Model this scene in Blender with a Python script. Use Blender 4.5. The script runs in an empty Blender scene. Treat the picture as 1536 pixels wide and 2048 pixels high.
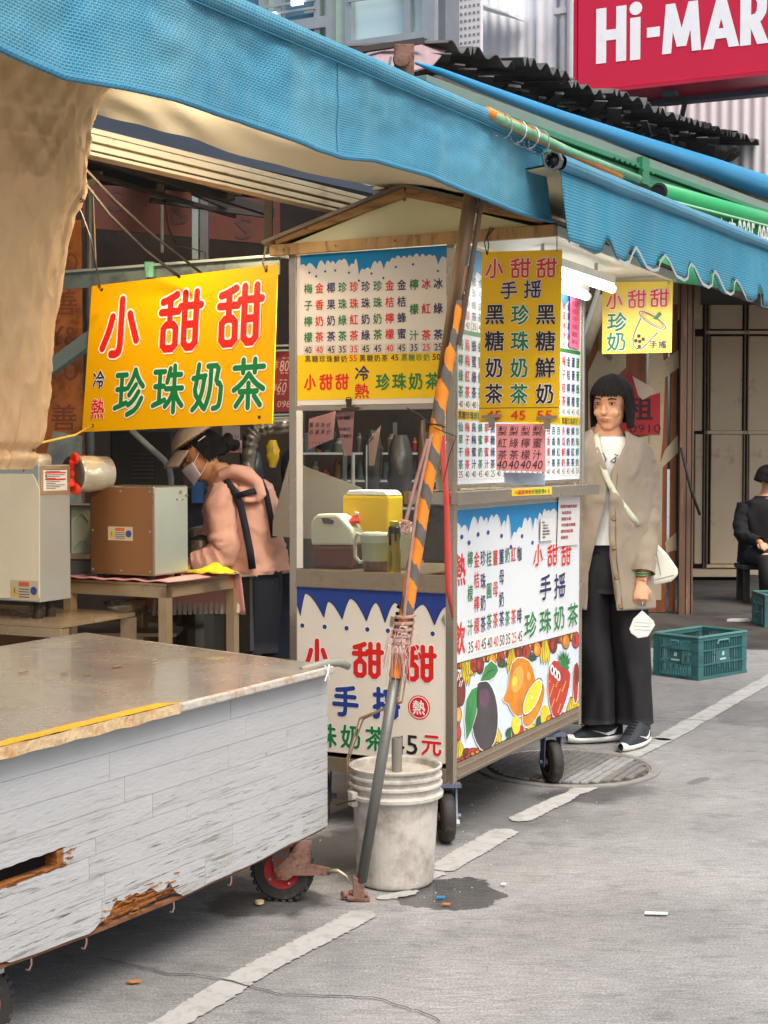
import bpy, math, random
from mathutils import Vector, Matrix, noise
random.seed(7)
sc = bpy.context.scene
COL = sc.collection
rad = math.radians
# ------------------------------------------------------------ camera
FPX = 2954.0; EYE = 1.35; CX, CY = 768.0, 1024.0
PITCH = math.atan(119 / FPX)
cam_d = bpy.data.cameras.new('camera')
cam = bpy.data.objects.new('camera', cam_d); COL.objects.link(cam)
cam_d.sensor_fit = 'HORIZONTAL'; cam_d.sensor_width = 36.0
cam_d.lens = FPX / 1536 * 36.0
cam_d.clip_start = 0.05; cam_d.clip_end = 500
cam.location = (0, 0, EYE); cam.rotation_euler = (math.pi / 2 - PITCH, 0, 0)
sc.camera = cam
# ------------------------------------------------------------ light
world = bpy.data.worlds.new('World'); sc.world = world; world.use_nodes = True
wn = world.node_tree; bgn = wn.nodes['Background']
sky = wn.nodes.new('ShaderNodeTexSky'); sky.sky_type = 'NISHITA'; sky.sun_disc = False
SUN_EL, SUN_ROT = rad(58), rad(150)
sky.sun_elevation = SUN_EL; sky.sun_rotation = SUN_ROT
sky.air_density = 1.0; sky.dust_density = 6.0; sky.ozone_density = 0.6
wn.links.new(sky.outputs[0], bgn.inputs[0]); bgn.inputs[1].default_value = 0.15
sun_d = bpy.data.lights.new('sun', 'SUN'); sun_d.energy = 1.5; sun_d.angle = rad(30); sun_d.color = (1.0, 0.97, 0.92)
sun = bpy.data.objects.new('sun', sun_d); COL.objects.link(sun)
sd = Vector((math.sin(SUN_ROT) * math.cos(SUN_EL), math.cos(SUN_ROT) * math.cos(SUN_EL), math.sin(SUN_EL)))
sun.rotation_euler = sd.to_track_quat('Z', 'Y').to_euler()
sun.location = (3, -3, 8)
sc.view_settings.view_transform = 'Standard'; sc.view_settings.look = 'None'
sc.view_settings.exposure = 0.5; sc.view_settings.gamma = 1.0; sc.view_settings.use_curve_mapping = False
sc.cycles.max_bounces = 8; sc.cycles.transparent_max_bounces = 12
sc.cycles.use_denoising = True
sc.cycles.sample_clamp_indirect = 6.0
# ------------------------------------------------------------ geometry of the place
AZ = math.atan(1482 / FPX)                       # the street runs this way
U = Vector((math.sin(AZ), math.cos(AZ), 0)); V = Vector((-math.cos(AZ), math.sin(AZ), 0)); ZU = Vector((0, 0, 1))
EYEP = Vector((0, 0, EYE))
def ray(x, y):
    dx = (x - CX) / FPX; dz = -(y - CY) / FPX
    return Vector((dx, math.cos(PITCH) + dz * math.sin(PITCH), -math.sin(PITCH) + dz * math.cos(PITCH)))
def plane_hit(x, y, P, n):
    r = ray(x, y); return EYEP + r * ((Vector(P) - EYEP).dot(n) / r.dot(n))
def at(x, y, Y):
    r = ray(x, y); return EYEP + r * (Y / r.y)
def on_z(x, y, z=0.0): return plane_hit(x, y, (0, 0, z), ZU)
class Fr:                                        # a flat frame: origin, right, up, normal
    def __init__(s, o, ex, ey):
        s.o = Vector(o); s.x = Vector(ex).normalized(); s.y = Vector(ey).normalized(); s.n = s.x.cross(s.y).normalized()
    def __call__(s, a, b, l=0.0): return s.o + s.x * a + s.y * b + s.n * l
    def px(s, x, y):
        P = plane_hit(x, y, s.o, s.n) - s.o
        xx = s.x.dot(s.x); xy = s.x.dot(s.y); pa = P.dot(s.x); pb = P.dot(s.y); d = 1 - xy * xy
        return ((pa - xy * pb) / d, (pb - xy * pa) / d)
    def shifted(s, l): return Fr(s.o + s.n * l, s.x, s.y)
def lin(h):
    h = h.lstrip('#'); o = []
    for i in (0, 2, 4):
        c = int(h[i:i + 2], 16) / 255
        o.append(c / 12.92 if c <= .04045 else ((c + .055) / 1.055) ** 2.4)
    return tuple(o)
# ------------------------------------------------------------ materials
MATS = {}
def mat(name, col, rough=.55, metal=0., var=.12, scale=6., stretch=(1, 1, 1), bump=0., bscale=60., dirt=None, dirt_amt=.4, dirt_scale=5., dirt_w=.12, coat=0., emit=None, estr=0., trans=0., alpha=1., rvar=.0, uv=False, spec=.5, rot=0., sheen=0., wrinkle=None):
    if name in MATS: return MATS[name]
    m = bpy.data.materials.new(name); m.use_nodes = True; MATS[name] = m
    nt = m.node_tree; N = nt.nodes; L = nt.links; b = N['Principled BSDF']
    if isinstance(col, str): col = lin(col)
    b.inputs['Roughness'].default_value = rough; b.inputs['Metallic'].default_value = metal
    b.inputs['Specular IOR Level'].default_value = spec
    b.inputs['Coat Weight'].default_value = coat; b.inputs['Transmission Weight'].default_value = trans
    b.inputs['Alpha'].default_value = alpha
    if sheen: b.inputs['Sheen Weight'].default_value = sheen
    if emit: b.inputs['Emission Color'].default_value = (*emit, 1); b.inputs['Emission Strength'].default_value = estr
    tc = N.new('ShaderNodeTexCoord'); mp = N.new('ShaderNodeMapping'); L.new(tc.outputs['UV' if uv else 'Object'], mp.inputs[0])
    mp.inputs['Scale'].default_value = stretch; mp.inputs['Rotation'].default_value = (0, 0, rot)
    no = N.new('ShaderNodeTexNoise'); no.inputs['Scale'].default_value = scale; no.inputs['Detail'].default_value = 8; no.inputs['Roughness'].default_value = .62
    L.new(mp.outputs[0], no.inputs[0])
    mr = N.new('ShaderNodeMapRange'); mr.inputs[1].default_value = .25; mr.inputs[2].default_value = .75
    mr.inputs[3].default_value = 1 - var; mr.inputs[4].default_value = 1 + var * .7; L.new(no.outputs[0], mr.inputs[0])
    mx = N.new('ShaderNodeVectorMath'); mx.operation = 'SCALE'; mx.inputs[0].default_value = col; L.new(mr.outputs[0], mx.inputs['Scale'])
    out = mx.outputs[0]
    if dirt is not None:
        if isinstance(dirt, str): dirt = lin(dirt)
        n2 = N.new('ShaderNodeTexNoise'); n2.inputs['Scale'].default_value = dirt_scale; n2.inputs['Detail'].default_value = 10; n2.inputs['Roughness'].default_value = .7
        L.new(mp.outputs[0], n2.inputs[0])
        r2 = N.new('ShaderNodeMapRange'); t = .62 - dirt_amt * .3
        r2.inputs[1].default_value = t; r2.inputs[2].default_value = t + dirt_w; L.new(n2.outputs[0], r2.inputs[0])
        mm = N.new('ShaderNodeMix'); mm.data_type = 'RGBA'; L.new(r2.outputs[0], mm.inputs[0]); L.new(out, mm.inputs[6]); mm.inputs[7].default_value = (*dirt, 1)
        sc_ = N.new('ShaderNodeMath'); sc_.operation = 'MULTIPLY'; sc_.inputs[1].default_value = min(1, .35 + dirt_amt); L.new(r2.outputs[0], sc_.inputs[0]); L.new(sc_.outputs[0], mm.inputs[0])
        out = mm.outputs[2]
    L.new(out, b.inputs['Base Color'])
    if rvar:
        rr = N.new('ShaderNodeMapRange'); rr.inputs[1].default_value = .3; rr.inputs[2].default_value = .7
        rr.inputs[3].default_value = max(.03, rough - rvar); rr.inputs[4].default_value = min(1, rough + rvar); L.new(no.outputs[0], rr.inputs[0]); L.new(rr.outputs[0], b.inputs['Roughness'])
    if wrinkle:                                   # (scale, strength, stretch): creased cloth relief
        m4 = N.new('ShaderNodeMapping'); m4.inputs['Scale'].default_value = wrinkle[2]; L.new(tc.outputs['Object'], m4.inputs[0])
        n4 = N.new('ShaderNodeTexNoise'); n4.noise_type = 'RIDGED_MULTIFRACTAL'; n4.inputs['Scale'].default_value = wrinkle[0]; n4.inputs['Detail'].default_value = 3; n4.inputs['Roughness'].default_value = .45; n4.inputs['Distortion'].default_value = .6; L.new(m4.outputs[0], n4.inputs[0])
        b4 = N.new('ShaderNodeBump'); b4.inputs['Strength'].default_value = wrinkle[1]; b4.inputs['Distance'].default_value = .09; L.new(n4.outputs[0], b4.inputs['Height']); L.new(b4.outputs[0], b.inputs['Normal'])
    if bump:
        n3 = N.new('ShaderNodeTexNoise'); n3.inputs['Scale'].default_value = bscale; n3.inputs['Detail'].default_value = 5; L.new(mp.outputs[0], n3.inputs[0])
        bp = N.new('ShaderNodeBump'); bp.inputs['Strength'].default_value = bump; bp.inputs['Distance'].default_value = .01
        L.new(n3.outputs[0], bp.inputs['Height'])
        if wrinkle: L.new(b4.outputs[0], bp.inputs['Normal'])
        L.new(bp.outputs[0], b.inputs['Normal'])
    return m
def ink(name, col, rough=.45): return mat(name, col, rough=rough, var=.06, scale=9)
# ------------------------------------------------------------ mesh builder
WL = {}
class MB:
    def __init__(s): s.v = []; s.f = []; s.m = []; s.uv = []; s.has_uv = False
    def add(s, vs, fs, m=0, uvs=None):
        b = len(s.v); s.v += [Vector(q) for q in vs]
        for k, f in enumerate(fs):
            s.f.append([b + i for i in f]); s.m.append(m)
            if uvs: s.uv.append([uvs[i] for i in f]); s.has_uv = True
            else: s.uv.append([(0, 0)] * len(f))
        return s
    def box(s, c, d, m=0, X=None, Y=None):
        X = Vector(X).normalized() if X else Vector((1, 0, 0)); Z = ZU
        if Y is None: Y = Z.cross(X).normalized()
        else: Y = Vector(Y).normalized(); Z = X.cross(Y).normalized()
        c = Vector(c); vs = [c + X * (i * d[0] / 2) + Y * (j * d[1] / 2) + Z * (k * d[2] / 2) for i in (-1, 1) for j in (-1, 1) for k in (-1, 1)]
        return s.add(vs, [(0, 1, 3, 2), (4, 6, 7, 5), (0, 4, 5, 1), (2, 3, 7, 6), (0, 2, 6, 4), (1, 5, 7, 3)], m)
    def bar(s, p0, p1, w, h, m=0, up=ZU):
        p0 = Vector(p0); p1 = Vector(p1); X = (p1 - p0).normalized(); Y = Vector(up).cross(X)
        if Y.length < 1e-4: Y = Vector((0, 1, 0)).cross(X)
        Y.normalize(); Z = X.cross(Y)
        vs = [p + Y * (j * w / 2) + Z * (k * h / 2) for p in (p0, p1) for j in (-1, 1) for k in (-1, 1)]
        return s.add(vs, [(0, 1, 3, 2), (4, 6, 7, 5), (0, 4, 5, 1), (2, 3, 7, 6), (0, 2, 6, 4), (1, 5, 7, 3)], m)
    def frbox(s, fr, a0, a1, b0, b1, l0, l1, m=0):
        vs = [fr(a, b, l) for a in (a0, a1) for b in (b0, b1) for l in (l0, l1)]
        return s.add(vs, [(0, 1, 3, 2), (4, 6, 7, 5), (0, 4, 5, 1), (2, 3, 7, 6), (0, 2, 6, 4), (1, 5, 7, 3)], m)
    def tube(s, path, r, n=10, m=0, cap=True, flat=1.0, up=None):
        P = [Vector(p) for p in path]; R = r if isinstance(r, (list, tuple)) else [r] * len(P)
        t0 = (P[1] - P[0]).normalized(); nx = Vector(up) if up else (Vector((0, 0, 1)) if abs(t0.z) < .9 else Vector((1, 0, 0)))
        rings = []; vs = []
        for i, p in enumerate(P):
            t = (P[min(i + 1, len(P) - 1)] - P[max(i - 1, 0)]).normalized()
            nx = (nx - t * nx.dot(t)).normalized(); ny = t.cross(nx)
            for k in range(n):
                an = 2 * math.pi * k / n; vs.append(p + (nx * math.cos(an) * flat + ny * math.sin(an)) * R[i])
        fs = [(i * n + k, i * n + (k + 1) % n, (i + 1) * n + (k + 1) % n, (i + 1) * n + k) for i in range(len(P) - 1) for k in range(n)]
        if cap: fs += [tuple(range(n))[::-1], tuple((len(P) - 1) * n + k for k in range(n))]
        return s.add(vs, fs, m)
    def lathe(s, c, prof, n=24, m=0, X=None, Y=None, Zd=None, sx=1., sy=1.):
        c = Vector(c); X = Vector(X or (1, 0, 0)); Y = Vector(Y or (0, 1, 0)); Zd = Vector(Zd or (0, 0, 1)); vs = []
        for r, z in prof:
            for k in range(n):
                an = 2 * math.pi * k / n; vs.append(c + X * (r * math.cos(an) * sx) + Y * (r * math.sin(an) * sy) + Zd * z)
        fs = [(i * n + k, i * n + (k + 1) % n, (i + 1) * n + (k + 1) % n, (i + 1) * n + k) for i in range(len(prof) - 1) for k in range(n)]
        if prof[0][0] > 1e-5: fs.append(tuple(range(n))[::-1])
        if prof[-1][0] > 1e-5: fs.append(tuple((len(prof) - 1) * n + k for k in range(n)))
        return s.add(vs, fs, m)
    def prism(s, fr, poly, l0, l1, m=0):
        n = len(poly); A = sum(poly[i][0] * poly[(i + 1) % n][1] - poly[(i + 1) % n][0] * poly[i][1] for i in range(n))
        if A < 0: poly = poly[::-1]
        vs = [fr(a, b, l0) for a, b in poly] + [fr(a, b, l1) for a, b in poly]
        fs = [tuple(range(n))[::-1], tuple(range(n, 2 * n))] + [(i, (i + 1) % n, n + (i + 1) % n, n + i) for i in range(n)]
        return s.add(vs, fs, m)
    def flat(s, fr, poly, l=0., m=0):
        n = len(poly); A = sum(poly[i][0] * poly[(i + 1) % n][1] - poly[(i + 1) % n][0] * poly[i][1] for i in range(n))
        if A < 0: poly = poly[::-1]
        return s.add([fr(a, b, l) for a, b in poly], [tuple(range(n))], m)
    def grid(s, fn, nu, nv, m=0, su=1., sv=1., closeu=False):
        vs = []; uvs = []
        for j in range(nv + 1):
            for i in range(nu + (0 if closeu else 1)):
                vs.append(fn(i / nu, j / nv)); uvs.append((i / nu * su, j / nv * sv))
        w = nu if closeu else nu + 1
        fs = [(j * w + i, j * w + (i + 1) % w, (j + 1) * w + (i + 1) % w, (j + 1) * w + i) for j in range(nv) for i in range(nu)]
        return s.add(vs, fs, m, uvs)
    def build(s, name, mats, parent=None, smooth=False, bevel=0., solid=0., sub=0, origin=None):
        me = bpy.data.meshes.new(name)
        xs = [v.x for v in s.v]; ys = [v.y for v in s.v]; zs = [v.z for v in s.v]
        o3 = Vector(((min(xs) + max(xs)) / 2, (min(ys) + max(ys)) / 2, min(zs))) if origin is None else Vector(origin)
        me.from_pydata([v - o3 for v in s.v], [], s.f)
        for m in (mats if isinstance(mats, (list, tuple)) else [mats]): me.materials.append(m)
        me.polygons.foreach_set('material_index', s.m)
        if s.has_uv:
            uvl = me.uv_layers.new(name='UVMap'); k = 0
            for q in s.uv:
                for c in q: uvl.data[k].uv = c; k += 1
        if smooth: me.polygons.foreach_set('use_smooth', [True] * len(s.f))
        me.update()
        o = bpy.data.objects.new(name, me); COL.objects.link(o)
        place(o, o3, parent)
        if bevel:
            b = o.modifiers.new('bevel', 'BEVEL'); b.width = bevel; b.segments = 2; b.limit_method = 'ANGLE'; b.angle_limit = rad(40)
        if solid:
            b = o.modifiers.new('solid', 'SOLIDIFY'); b.thickness = solid; b.offset = 0
        if sub:
            b = o.modifiers.new('sub', 'SUBSURF'); b.levels = sub; b.render_levels = sub
        return o
def place(o, w, parent=None):
    WL[o.name] = Vector(w)
    if parent: o.parent = parent; o.location = Vector(w) - WL[parent.name]
    else: o.location = w
def tag(o, label=None, cat=None, group=None, kind=None):
    if label: o['label'] = label
    if cat: o['category'] = cat
    if group: o['group'] = group
    if kind: o['kind'] = kind
    return o
def thing(name, loc, label, cat, group=None, kind=None):
    o = bpy.data.objects.new(name, None); COL.objects.link(o); o.empty_display_size = .1
    place(o, loc); return tag(o, label, cat, group, kind)
def struct(mb, name, m, **k): return tag(mb.build(name, m, **k), kind='structure')
def dup(root, loc, label=None, deep=True):
    def rec(o, p):
        c = o.copy(); COL.objects.link(c)
        if p: c.parent = p
        for ch in list(o.children): rec(ch, c)
        return c
    r = rec(root, None); r.location = loc; WL[r.name] = Vector(loc)
    if label: r['label'] = label
    return r
# ------------------------------------------------------------ lettering
GC = {}
def text_mesh(body, off=0.):
    k = (body, off)
    if k not in GC:
        c = bpy.data.curves.new('t', 'FONT'); c.body = body; c.size = 1; c.offset = off; c.resolution_u = 2
        o = bpy.data.objects.new('t', c); COL.objects.link(o)
        me = o.evaluated_get(bpy.context.evaluated_depsgraph_get()).to_mesh()
        vs = [(v.co.x, v.co.y) for v in me.vertices]; fs = [tuple(p.vertices) for p in me.polygons]
        bpy.data.objects.remove(o); bpy.data.curves.remove(c)
        xs = [v[0] for v in vs] or [0, 1]; ys = [v[1] for v in vs] or [0, 1]
        GC[k] = (vs, fs, min(xs), max(xs), min(ys), max(ys))
    return GC[k]
def glyph(mb, fr, body, a, b, w, h, m=0, off=.0, l=.001, em=None, skew=0.):
    """lettering centred at (a, b) of the frame, w by h metres"""
    vs, fs, x0, x1, y0, y1 = text_mesh(body, 0.)
    if em is None: em = ord(body[0]) > 0x2000 and len(body) == 1
    if em: x0, x1, y0, y1 = 0, 1, -.12, .88
    sh = [(0, 0)] if off <= .002 else ([(-off, -off), (off, -off), (off, off), (-off, off)] if off < .03 else [(off * math.cos(k * .785), off * math.sin(k * .785)) for k in range(8)])
    kx = w / (x1 - x0); ky = h / (y1 - y0)
    for i, (ox, oy) in enumerate(sh):
        q = [fr(a + ((x - x0) / (x1 - x0) - .5) * w + ox * .8 * kx + skew * ((y - y0) / (y1 - y0) - .5) * h, b + ((y - y0) / (y1 - y0) - .5) * h + oy * .8 * ky, l + .00005 * i) for x, y in vs]
        mb.add(q, fs, m)
W1 = [[(5, 86), (38, 86)], [(7, 56), (36, 56)], [(2, 17), (40, 27)], [(22, 86), (22, 22)]]
ST = {
 '小': [[(50, 95), (50, 14), (44, 6), (30, 7)], [(29, 68), (22, 45), (8, 18)], [(70, 70), (78, 50), (88, 27)]],
 '甜': [[(7, 84), (22, 87), (40, 94)], [(25, 89), (25, 47)], [(4, 67), (45, 67)], [(10, 46), (40, 46), (40, 7), (10, 7), (10, 46)], [(50, 74), (98, 74)], [(60, 95), (60, 7), (87, 7), (87, 95)], [(60, 44), (87, 44)]],
 '珍': W1 + [[(68, 95), (60, 76), (44, 58)], [(68, 95), (78, 76), (96, 60)], [(72, 64), (50, 43)], [(82, 49), (66, 31), (48, 22)], [(93, 35), (76, 12), (46, 2)]],
 '珠': W1 + [[(56, 91), (47, 64)], [(52, 78), (92, 78)], [(44, 50), (97, 50)], [(71, 96), (71, 2)], [(69, 48), (60, 28), (43, 14)], [(73, 48), (82, 28), (98, 14)]],
 '奶': [[(20, 95), (15, 65), (8, 38), (22, 25), (37, 8)], [(40, 72), (32, 35), (20, 16), (4, 4)], [(3, 68), (42, 72)], [(50, 91), (85, 91), (76, 56), (94, 54), (90, 14), (84, 6), (70, 5)], [(60, 91), (59, 48), (52, 22), (42, 5)]],
 '茶': [[(5, 82), (95, 82)], [(32, 97), (32, 72)], [(68, 97), (68, 72)], [(50, 69), (30, 50), (5, 38)], [(50, 69), (70, 50), (95, 38)], [(24, 34), (76, 34)], [(50, 50), (50, 2)], [(32, 25), (13, 6)], [(68, 25), (87, 6)]],
 '手': [[(16, 85), (50, 88), (82, 94)], [(12, 64), (88, 64)], [(3, 38), (97, 38)], [(50, 88), (50, 13), (43, 4), (26, 5)]],
 '搖': [[(3, 76), (33, 76)], [(18, 96), (18, 12), (14, 4), (4, 5)], [(3, 36), (34, 48)], [(45, 88), (68, 89), (94, 95)], [(49, 79), (53, 69)], [(68, 81), (68, 71)], [(90, 82), (83, 70)], [(52, 60), (92, 60)], [(40, 42), (98, 42)], [(69, 60), (69, 8)], [(48, 30), (48, 7), (91, 7), (91, 30)]],
 '冷': [[(5, 84), (18, 72)], [(4, 16), (20, 44)], [(62, 96), (48, 74), (28, 58)], [(62, 96), (76, 74), (96, 58)], [(48, 60), (76, 60)], [(36, 40), (88, 40), (84, 16), (74, 14)], [(60, 40), (60, 2)]],
 '元': [[(20, 90), (80, 90)], [(5, 62), (95, 62)], [(36, 62), (32, 30), (6, 5)], [(64, 62), (64, 12), (72, 5), (92, 6), (95, 26)]],
}
def ribbon(mb, fr, pts, w, l, m):
    P = [Vector(p).to_2d() if len(p) > 2 else Vector(p) for p in pts]
    closed = (P[0] - P[-1]).length < 1e-6 and len(P) > 3
    if len(P) > 2:
        Q = [P[0]]
        if closed:
            Q = []
            for i in range(len(P) - 1):
                a, b, c = P[i - 1 if i else -2], P[i], P[i + 1]
                Q += [b + (a - b) * min(.3, w * .5 / (a - b).length), b + (c - b) * min(.3, w * .5 / (c - b).length)]
            Q.append(Q[0].copy())
        else:
            for i in range(1, len(P) - 1):
                a, b, c = P[i - 1], P[i], P[i + 1]
                Q += [b + (a - b) * min(.35, w * .6 / (a - b).length), b + (c - b) * min(.35, w * .6 / (c - b).length)]
            Q.append(P[-1])
        P = Q
    n = len(P); Lf = []; Rt = []
    for i in range(n):
        if closed: d0 = (P[i] - P[i - 1 if i else -2]).normalized(); d1 = (P[(i + 1) if i < n - 1 else 1] - P[i]).normalized()
        else:
            d1 = (P[min(i + 1, n - 1)] - P[min(i, n - 2)]).normalized(); d0 = (P[max(i, 1)] - P[max(i - 1, 0)]).normalized()
        t = (d0 + d1).normalized(); nn = Vector((-t.y, t.x)); k = 1 / max(.5, nn.dot(Vector((-d1.y, d1.x))))
        Lf.append(P[i] + nn * (w / 2 * k)); Rt.append(P[i] - nn * (w / 2 * k))
    vs = [fr(p.x, p.y, l) for p in Rt] + [fr(p.x, p.y, l) for p in Lf]
    mb.add(vs, [(i, i + 1, n + i + 1, n + i) for i in range(n - 1)], m)
    if not closed:
        for e, (p, d) in enumerate(((P[0], P[0] - P[1]), (P[-1], P[-1] - P[-2]))):
            an = math.atan2(d.y, d.x); q = [p + Vector((math.cos(an + math.pi * (k / 8 - .5)), math.sin(an + math.pi * (k / 8 - .5)))) * (w / 2) for k in range(9)]
            mb.add([fr(z.x, z.y, l) for z in q], [tuple(range(9))], m)
def strokes(mb, fr, ch, a, b, w, h, sw, m=0, l=.001, skew=0.):
    if ch not in ST: glyph(mb, fr, ch, a, b, w * 1.1, h * 1.1, m, sw / max(w, h) * .42, l, em=True); return
    for k, s in enumerate(ST[ch]):
        ribbon(mb, fr, [(a + (x / 100 - .5) * w + skew * (y / 100 - .5) * h, b + (y / 100 - .5) * h) for x, y in s], sw, l + .00006 * k, m)
def word(mb, fr, s, p0, p1, w, h, sw, m=0, halo=None, hw=1.5, l=.0012):
    """characters of s centred from pixel p0 to pixel p1 on the frame, size in metres"""
    a0, b0 = fr.px(*p0); a1, b1 = fr.px(*p1); n = len(s)
    for i, ch in enumerate(s):
        t = i / (n - 1) if n > 1 else 0; a = a0 + (a1 - a0) * t; b = b0 + (b1 - b0) * t
        if halo is not None: strokes(mb, fr, ch, a, b, w, h, sw * hw, halo, l - .0008)
        strokes(mb, fr, ch, a, b, w, h, sw, m, l)
def rnd(a, b): return a + (b - a) * random.random()
def cloth_tube(mb, A, B, r, n=60, m=0, lump=.0):
    A = Vector(A); B = Vector(B); d = (B - A); L_ = d.length; d.normalize(); nx = ZU.cross(d).normalized(); ny = d.cross(nx)
    mb.grid(lambda s, t: A + d * (L_ * s) + (nx * math.cos(t * 6.2832) + ny * math.sin(t * 6.2832)) * (r + lump * noise.noise(Vector((s * L_ * 3, t * 4, 3)))), n, 16, m, su=L_, sv=6.28 * r)
def crease(o, amp, sc_, st=(1, 1, 1), seed=0., k2=.45):
    """press folds into a cloth mesh: sharp ridges where a noise field crosses zero"""
    me = o.data; me.update(); w = WL.get(o.name, Vector((0, 0, 0))); new = []
    for v in me.vertices:
        c = v.co + w; p = Vector((c.x * st[0], c.y * st[1], c.z * st[2])) * sc_ + Vector((seed, seed * .7, 0)); p += Vector((noise.noise(p * .5), noise.noise(p * .5 + Vector((9, 0, 0))), noise.noise(p * .5 + Vector((0, 9, 0))))) * .8
        r = max(0, 1 - abs(noise.noise(p)) * 3.2) ** 2; r2 = max(0, 1 - abs(noise.noise(p * 2.3 + Vector((3, 1, 7)))) * 3.2) ** 2; s_ = noise.noise(p * .8 + Vector((5, 5, 5)))
        new.append(v.co + v.normal * amp * (r - .25 + k2 * (r2 - .25) + 1.1 * s_))
    for v, c in zip(me.vertices, new): v.co = c
    me.update(); return o
def nz(*p): return noise.noise(Vector(p))
# ============================================================ THE GROUND
def ground_material():
    m = mat('concrete_ground', (.285, .285, .278), rough=.82, var=.16, scale=2.2, bump=0)
    nt = m.node_tree; N = nt.nodes; L = nt.links; b = N['Principled BSDF']
    base = b.inputs['Base Color'].links[0].from_socket
    tc = [n for n in N if n.type == 'TEX_COORD'][0]
    def noise_(sc_, det=6, stretch=None, rot=0, ro=.6):
        n = N.new('ShaderNodeTexNoise'); n.inputs['Scale'].default_value = sc_; n.inputs['Detail'].default_value = det; n.inputs['Roughness'].default_value = ro
        mp = N.new('ShaderNodeMapping'); mp.inputs['Rotation'].default_value = (0, 0, rot)
        if stretch: mp.inputs['Scale'].default_value = stretch
        L.new(tc.outputs['Object'], mp.inputs[0]); L.new(mp.outputs[0], n.inputs[0]); return n
    def rng(src, a, b_, c, d):
        r = N.new('ShaderNodeMapRange'); r.inputs[1].default_value = a; r.inputs[2].default_value = b_; r.inputs[3].default_value = c; r.inputs[4].default_value = d
        L.new(src, r.inputs[0]); return r.outputs[0]
    def mul(x, y):
        q = N.new('ShaderNodeMath'); q.operation = 'MULTIPLY'
        for i, z in enumerate((x, y)):
            if isinstance(z, (int, float)): q.inputs[i].default_value = z
            else: L.new(z, q.inputs[i])
        return q.outputs[0]
    fac = mul(rng(noise_(150, 3).outputs[0], .3, .7, .60, 1.34), rng(noise_(14, 9, (1, 5, 1), rad(8)).outputs[0], .3, .7, .76, 1.18))
    fac = mul(fac, rng(noise_(.9, 5).outputs[0], .35, .65, .84, 1.1))
    fac = mul(fac, rng(noise_(60, 4, ro=.8).outputs[0], .62, .70, 1.0, .55)); fac = mul(fac, rng(noise_(4.5, 10, (1, 2.0, 1), rad(30), .75).outputs[0], .53, .62, 1.0, .76)); fac = mul(fac, rng(noise_(260, 2).outputs[0], .62, .68, 1.0, 1.5))
    rough = rng(noise_(3, 5).outputs[0], .3, .7, .7, .92)
    nb = noise_(7, 8, ro=.6)
    for (x, y), rx, ry, ro, dark, rg, soft in STAINS_SHADE:
        P = on_z(x, y)
        mp = N.new('ShaderNodeMapping'); mp.vector_type = 'TEXTURE'; mp.inputs['Location'].default_value = (P.x, P.y, 0); mp.inputs['Rotation'].default_value = (0, 0, ro); mp.inputs['Scale'].default_value = (rx, ry, 1)
        L.new(tc.outputs['Object'], mp.inputs[0])
        ln = N.new('ShaderNodeVectorMath'); ln.operation = 'LENGTH'; L.new(mp.outputs[0], ln.inputs[0])
        ad = N.new('ShaderNodeMath'); ad.operation = 'MULTIPLY_ADD'; L.new(nb.outputs[0], ad.inputs[0]); ad.inputs[1].default_value = 1.3; L.new(ln.outputs['Value'], ad.inputs[2])
        k = rng(ad.outputs[0], 1.62 - soft, 1.66 + soft * .3, 1.0, 0.0)
        fac = mul(fac, rng(k, 0, 1, 1, dark)); rough = mul(rough, rng(k, 0, 1, 1, rg))
    sv = N.new('ShaderNodeVectorMath'); sv.operation = 'SCALE'; L.new(base, sv.inputs[0]); L.new(fac, sv.inputs['Scale']); L.new(sv.outputs[0], b.inputs['Base Color'])
    L.new(rough, b.inputs['Roughness'])
    bp = N.new('ShaderNodeBump'); bp.inputs['Strength'].default_value = .35; bp.inputs['Distance'].default_value = .004
    L.new(noise_(120, 4).outputs[0], bp.inputs['Height']); L.new(bp.outputs[0], b.inputs['Normal'])
    return m
STAINS_SHADE = [((905, 1788), .17, .17, .5, .34, .06, .02), ((700, 1700), .22, .34, -.4, .42, .45, .2), ((520, 1805), .20, .15, .3, .36, .7, .15),
          ((1190, 1588), .32, .16, .5, .6, .8, .3), ((960, 1620), .45, .5, 0, .62, .9, .5), ((1500, 1430), .3, .4, .3, .7, 1, .3), ((1180, 1240), 1.5, 1.2, .4, .6, 1, .5),
          ((300, 1900), .8, .5, .5, .62, 1, .6), ((1130, 1600), 1.1, .8, .6, .80, .95, .5), ((1250, 1400), 1.6, 1.3, .5, .82, 1, .6), ((1180, 1585), .30, .13, .9, .74, .8, .2), ((1400, 1560), .10, .03, .9, .6, 1, .2), ((1180, 1860), .5, .35, .2, .88, 1, .5)]  # leads with shade painted under the wooden cart; broad soft patches just darken
G = MB(); G.grid(lambda s, t: Vector((-60 + 120 * s, -40 + 160 * t, 0)), 2, 2)
struct(G, 'ground', ground_material(), origin=(0, 0, 0))
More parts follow.
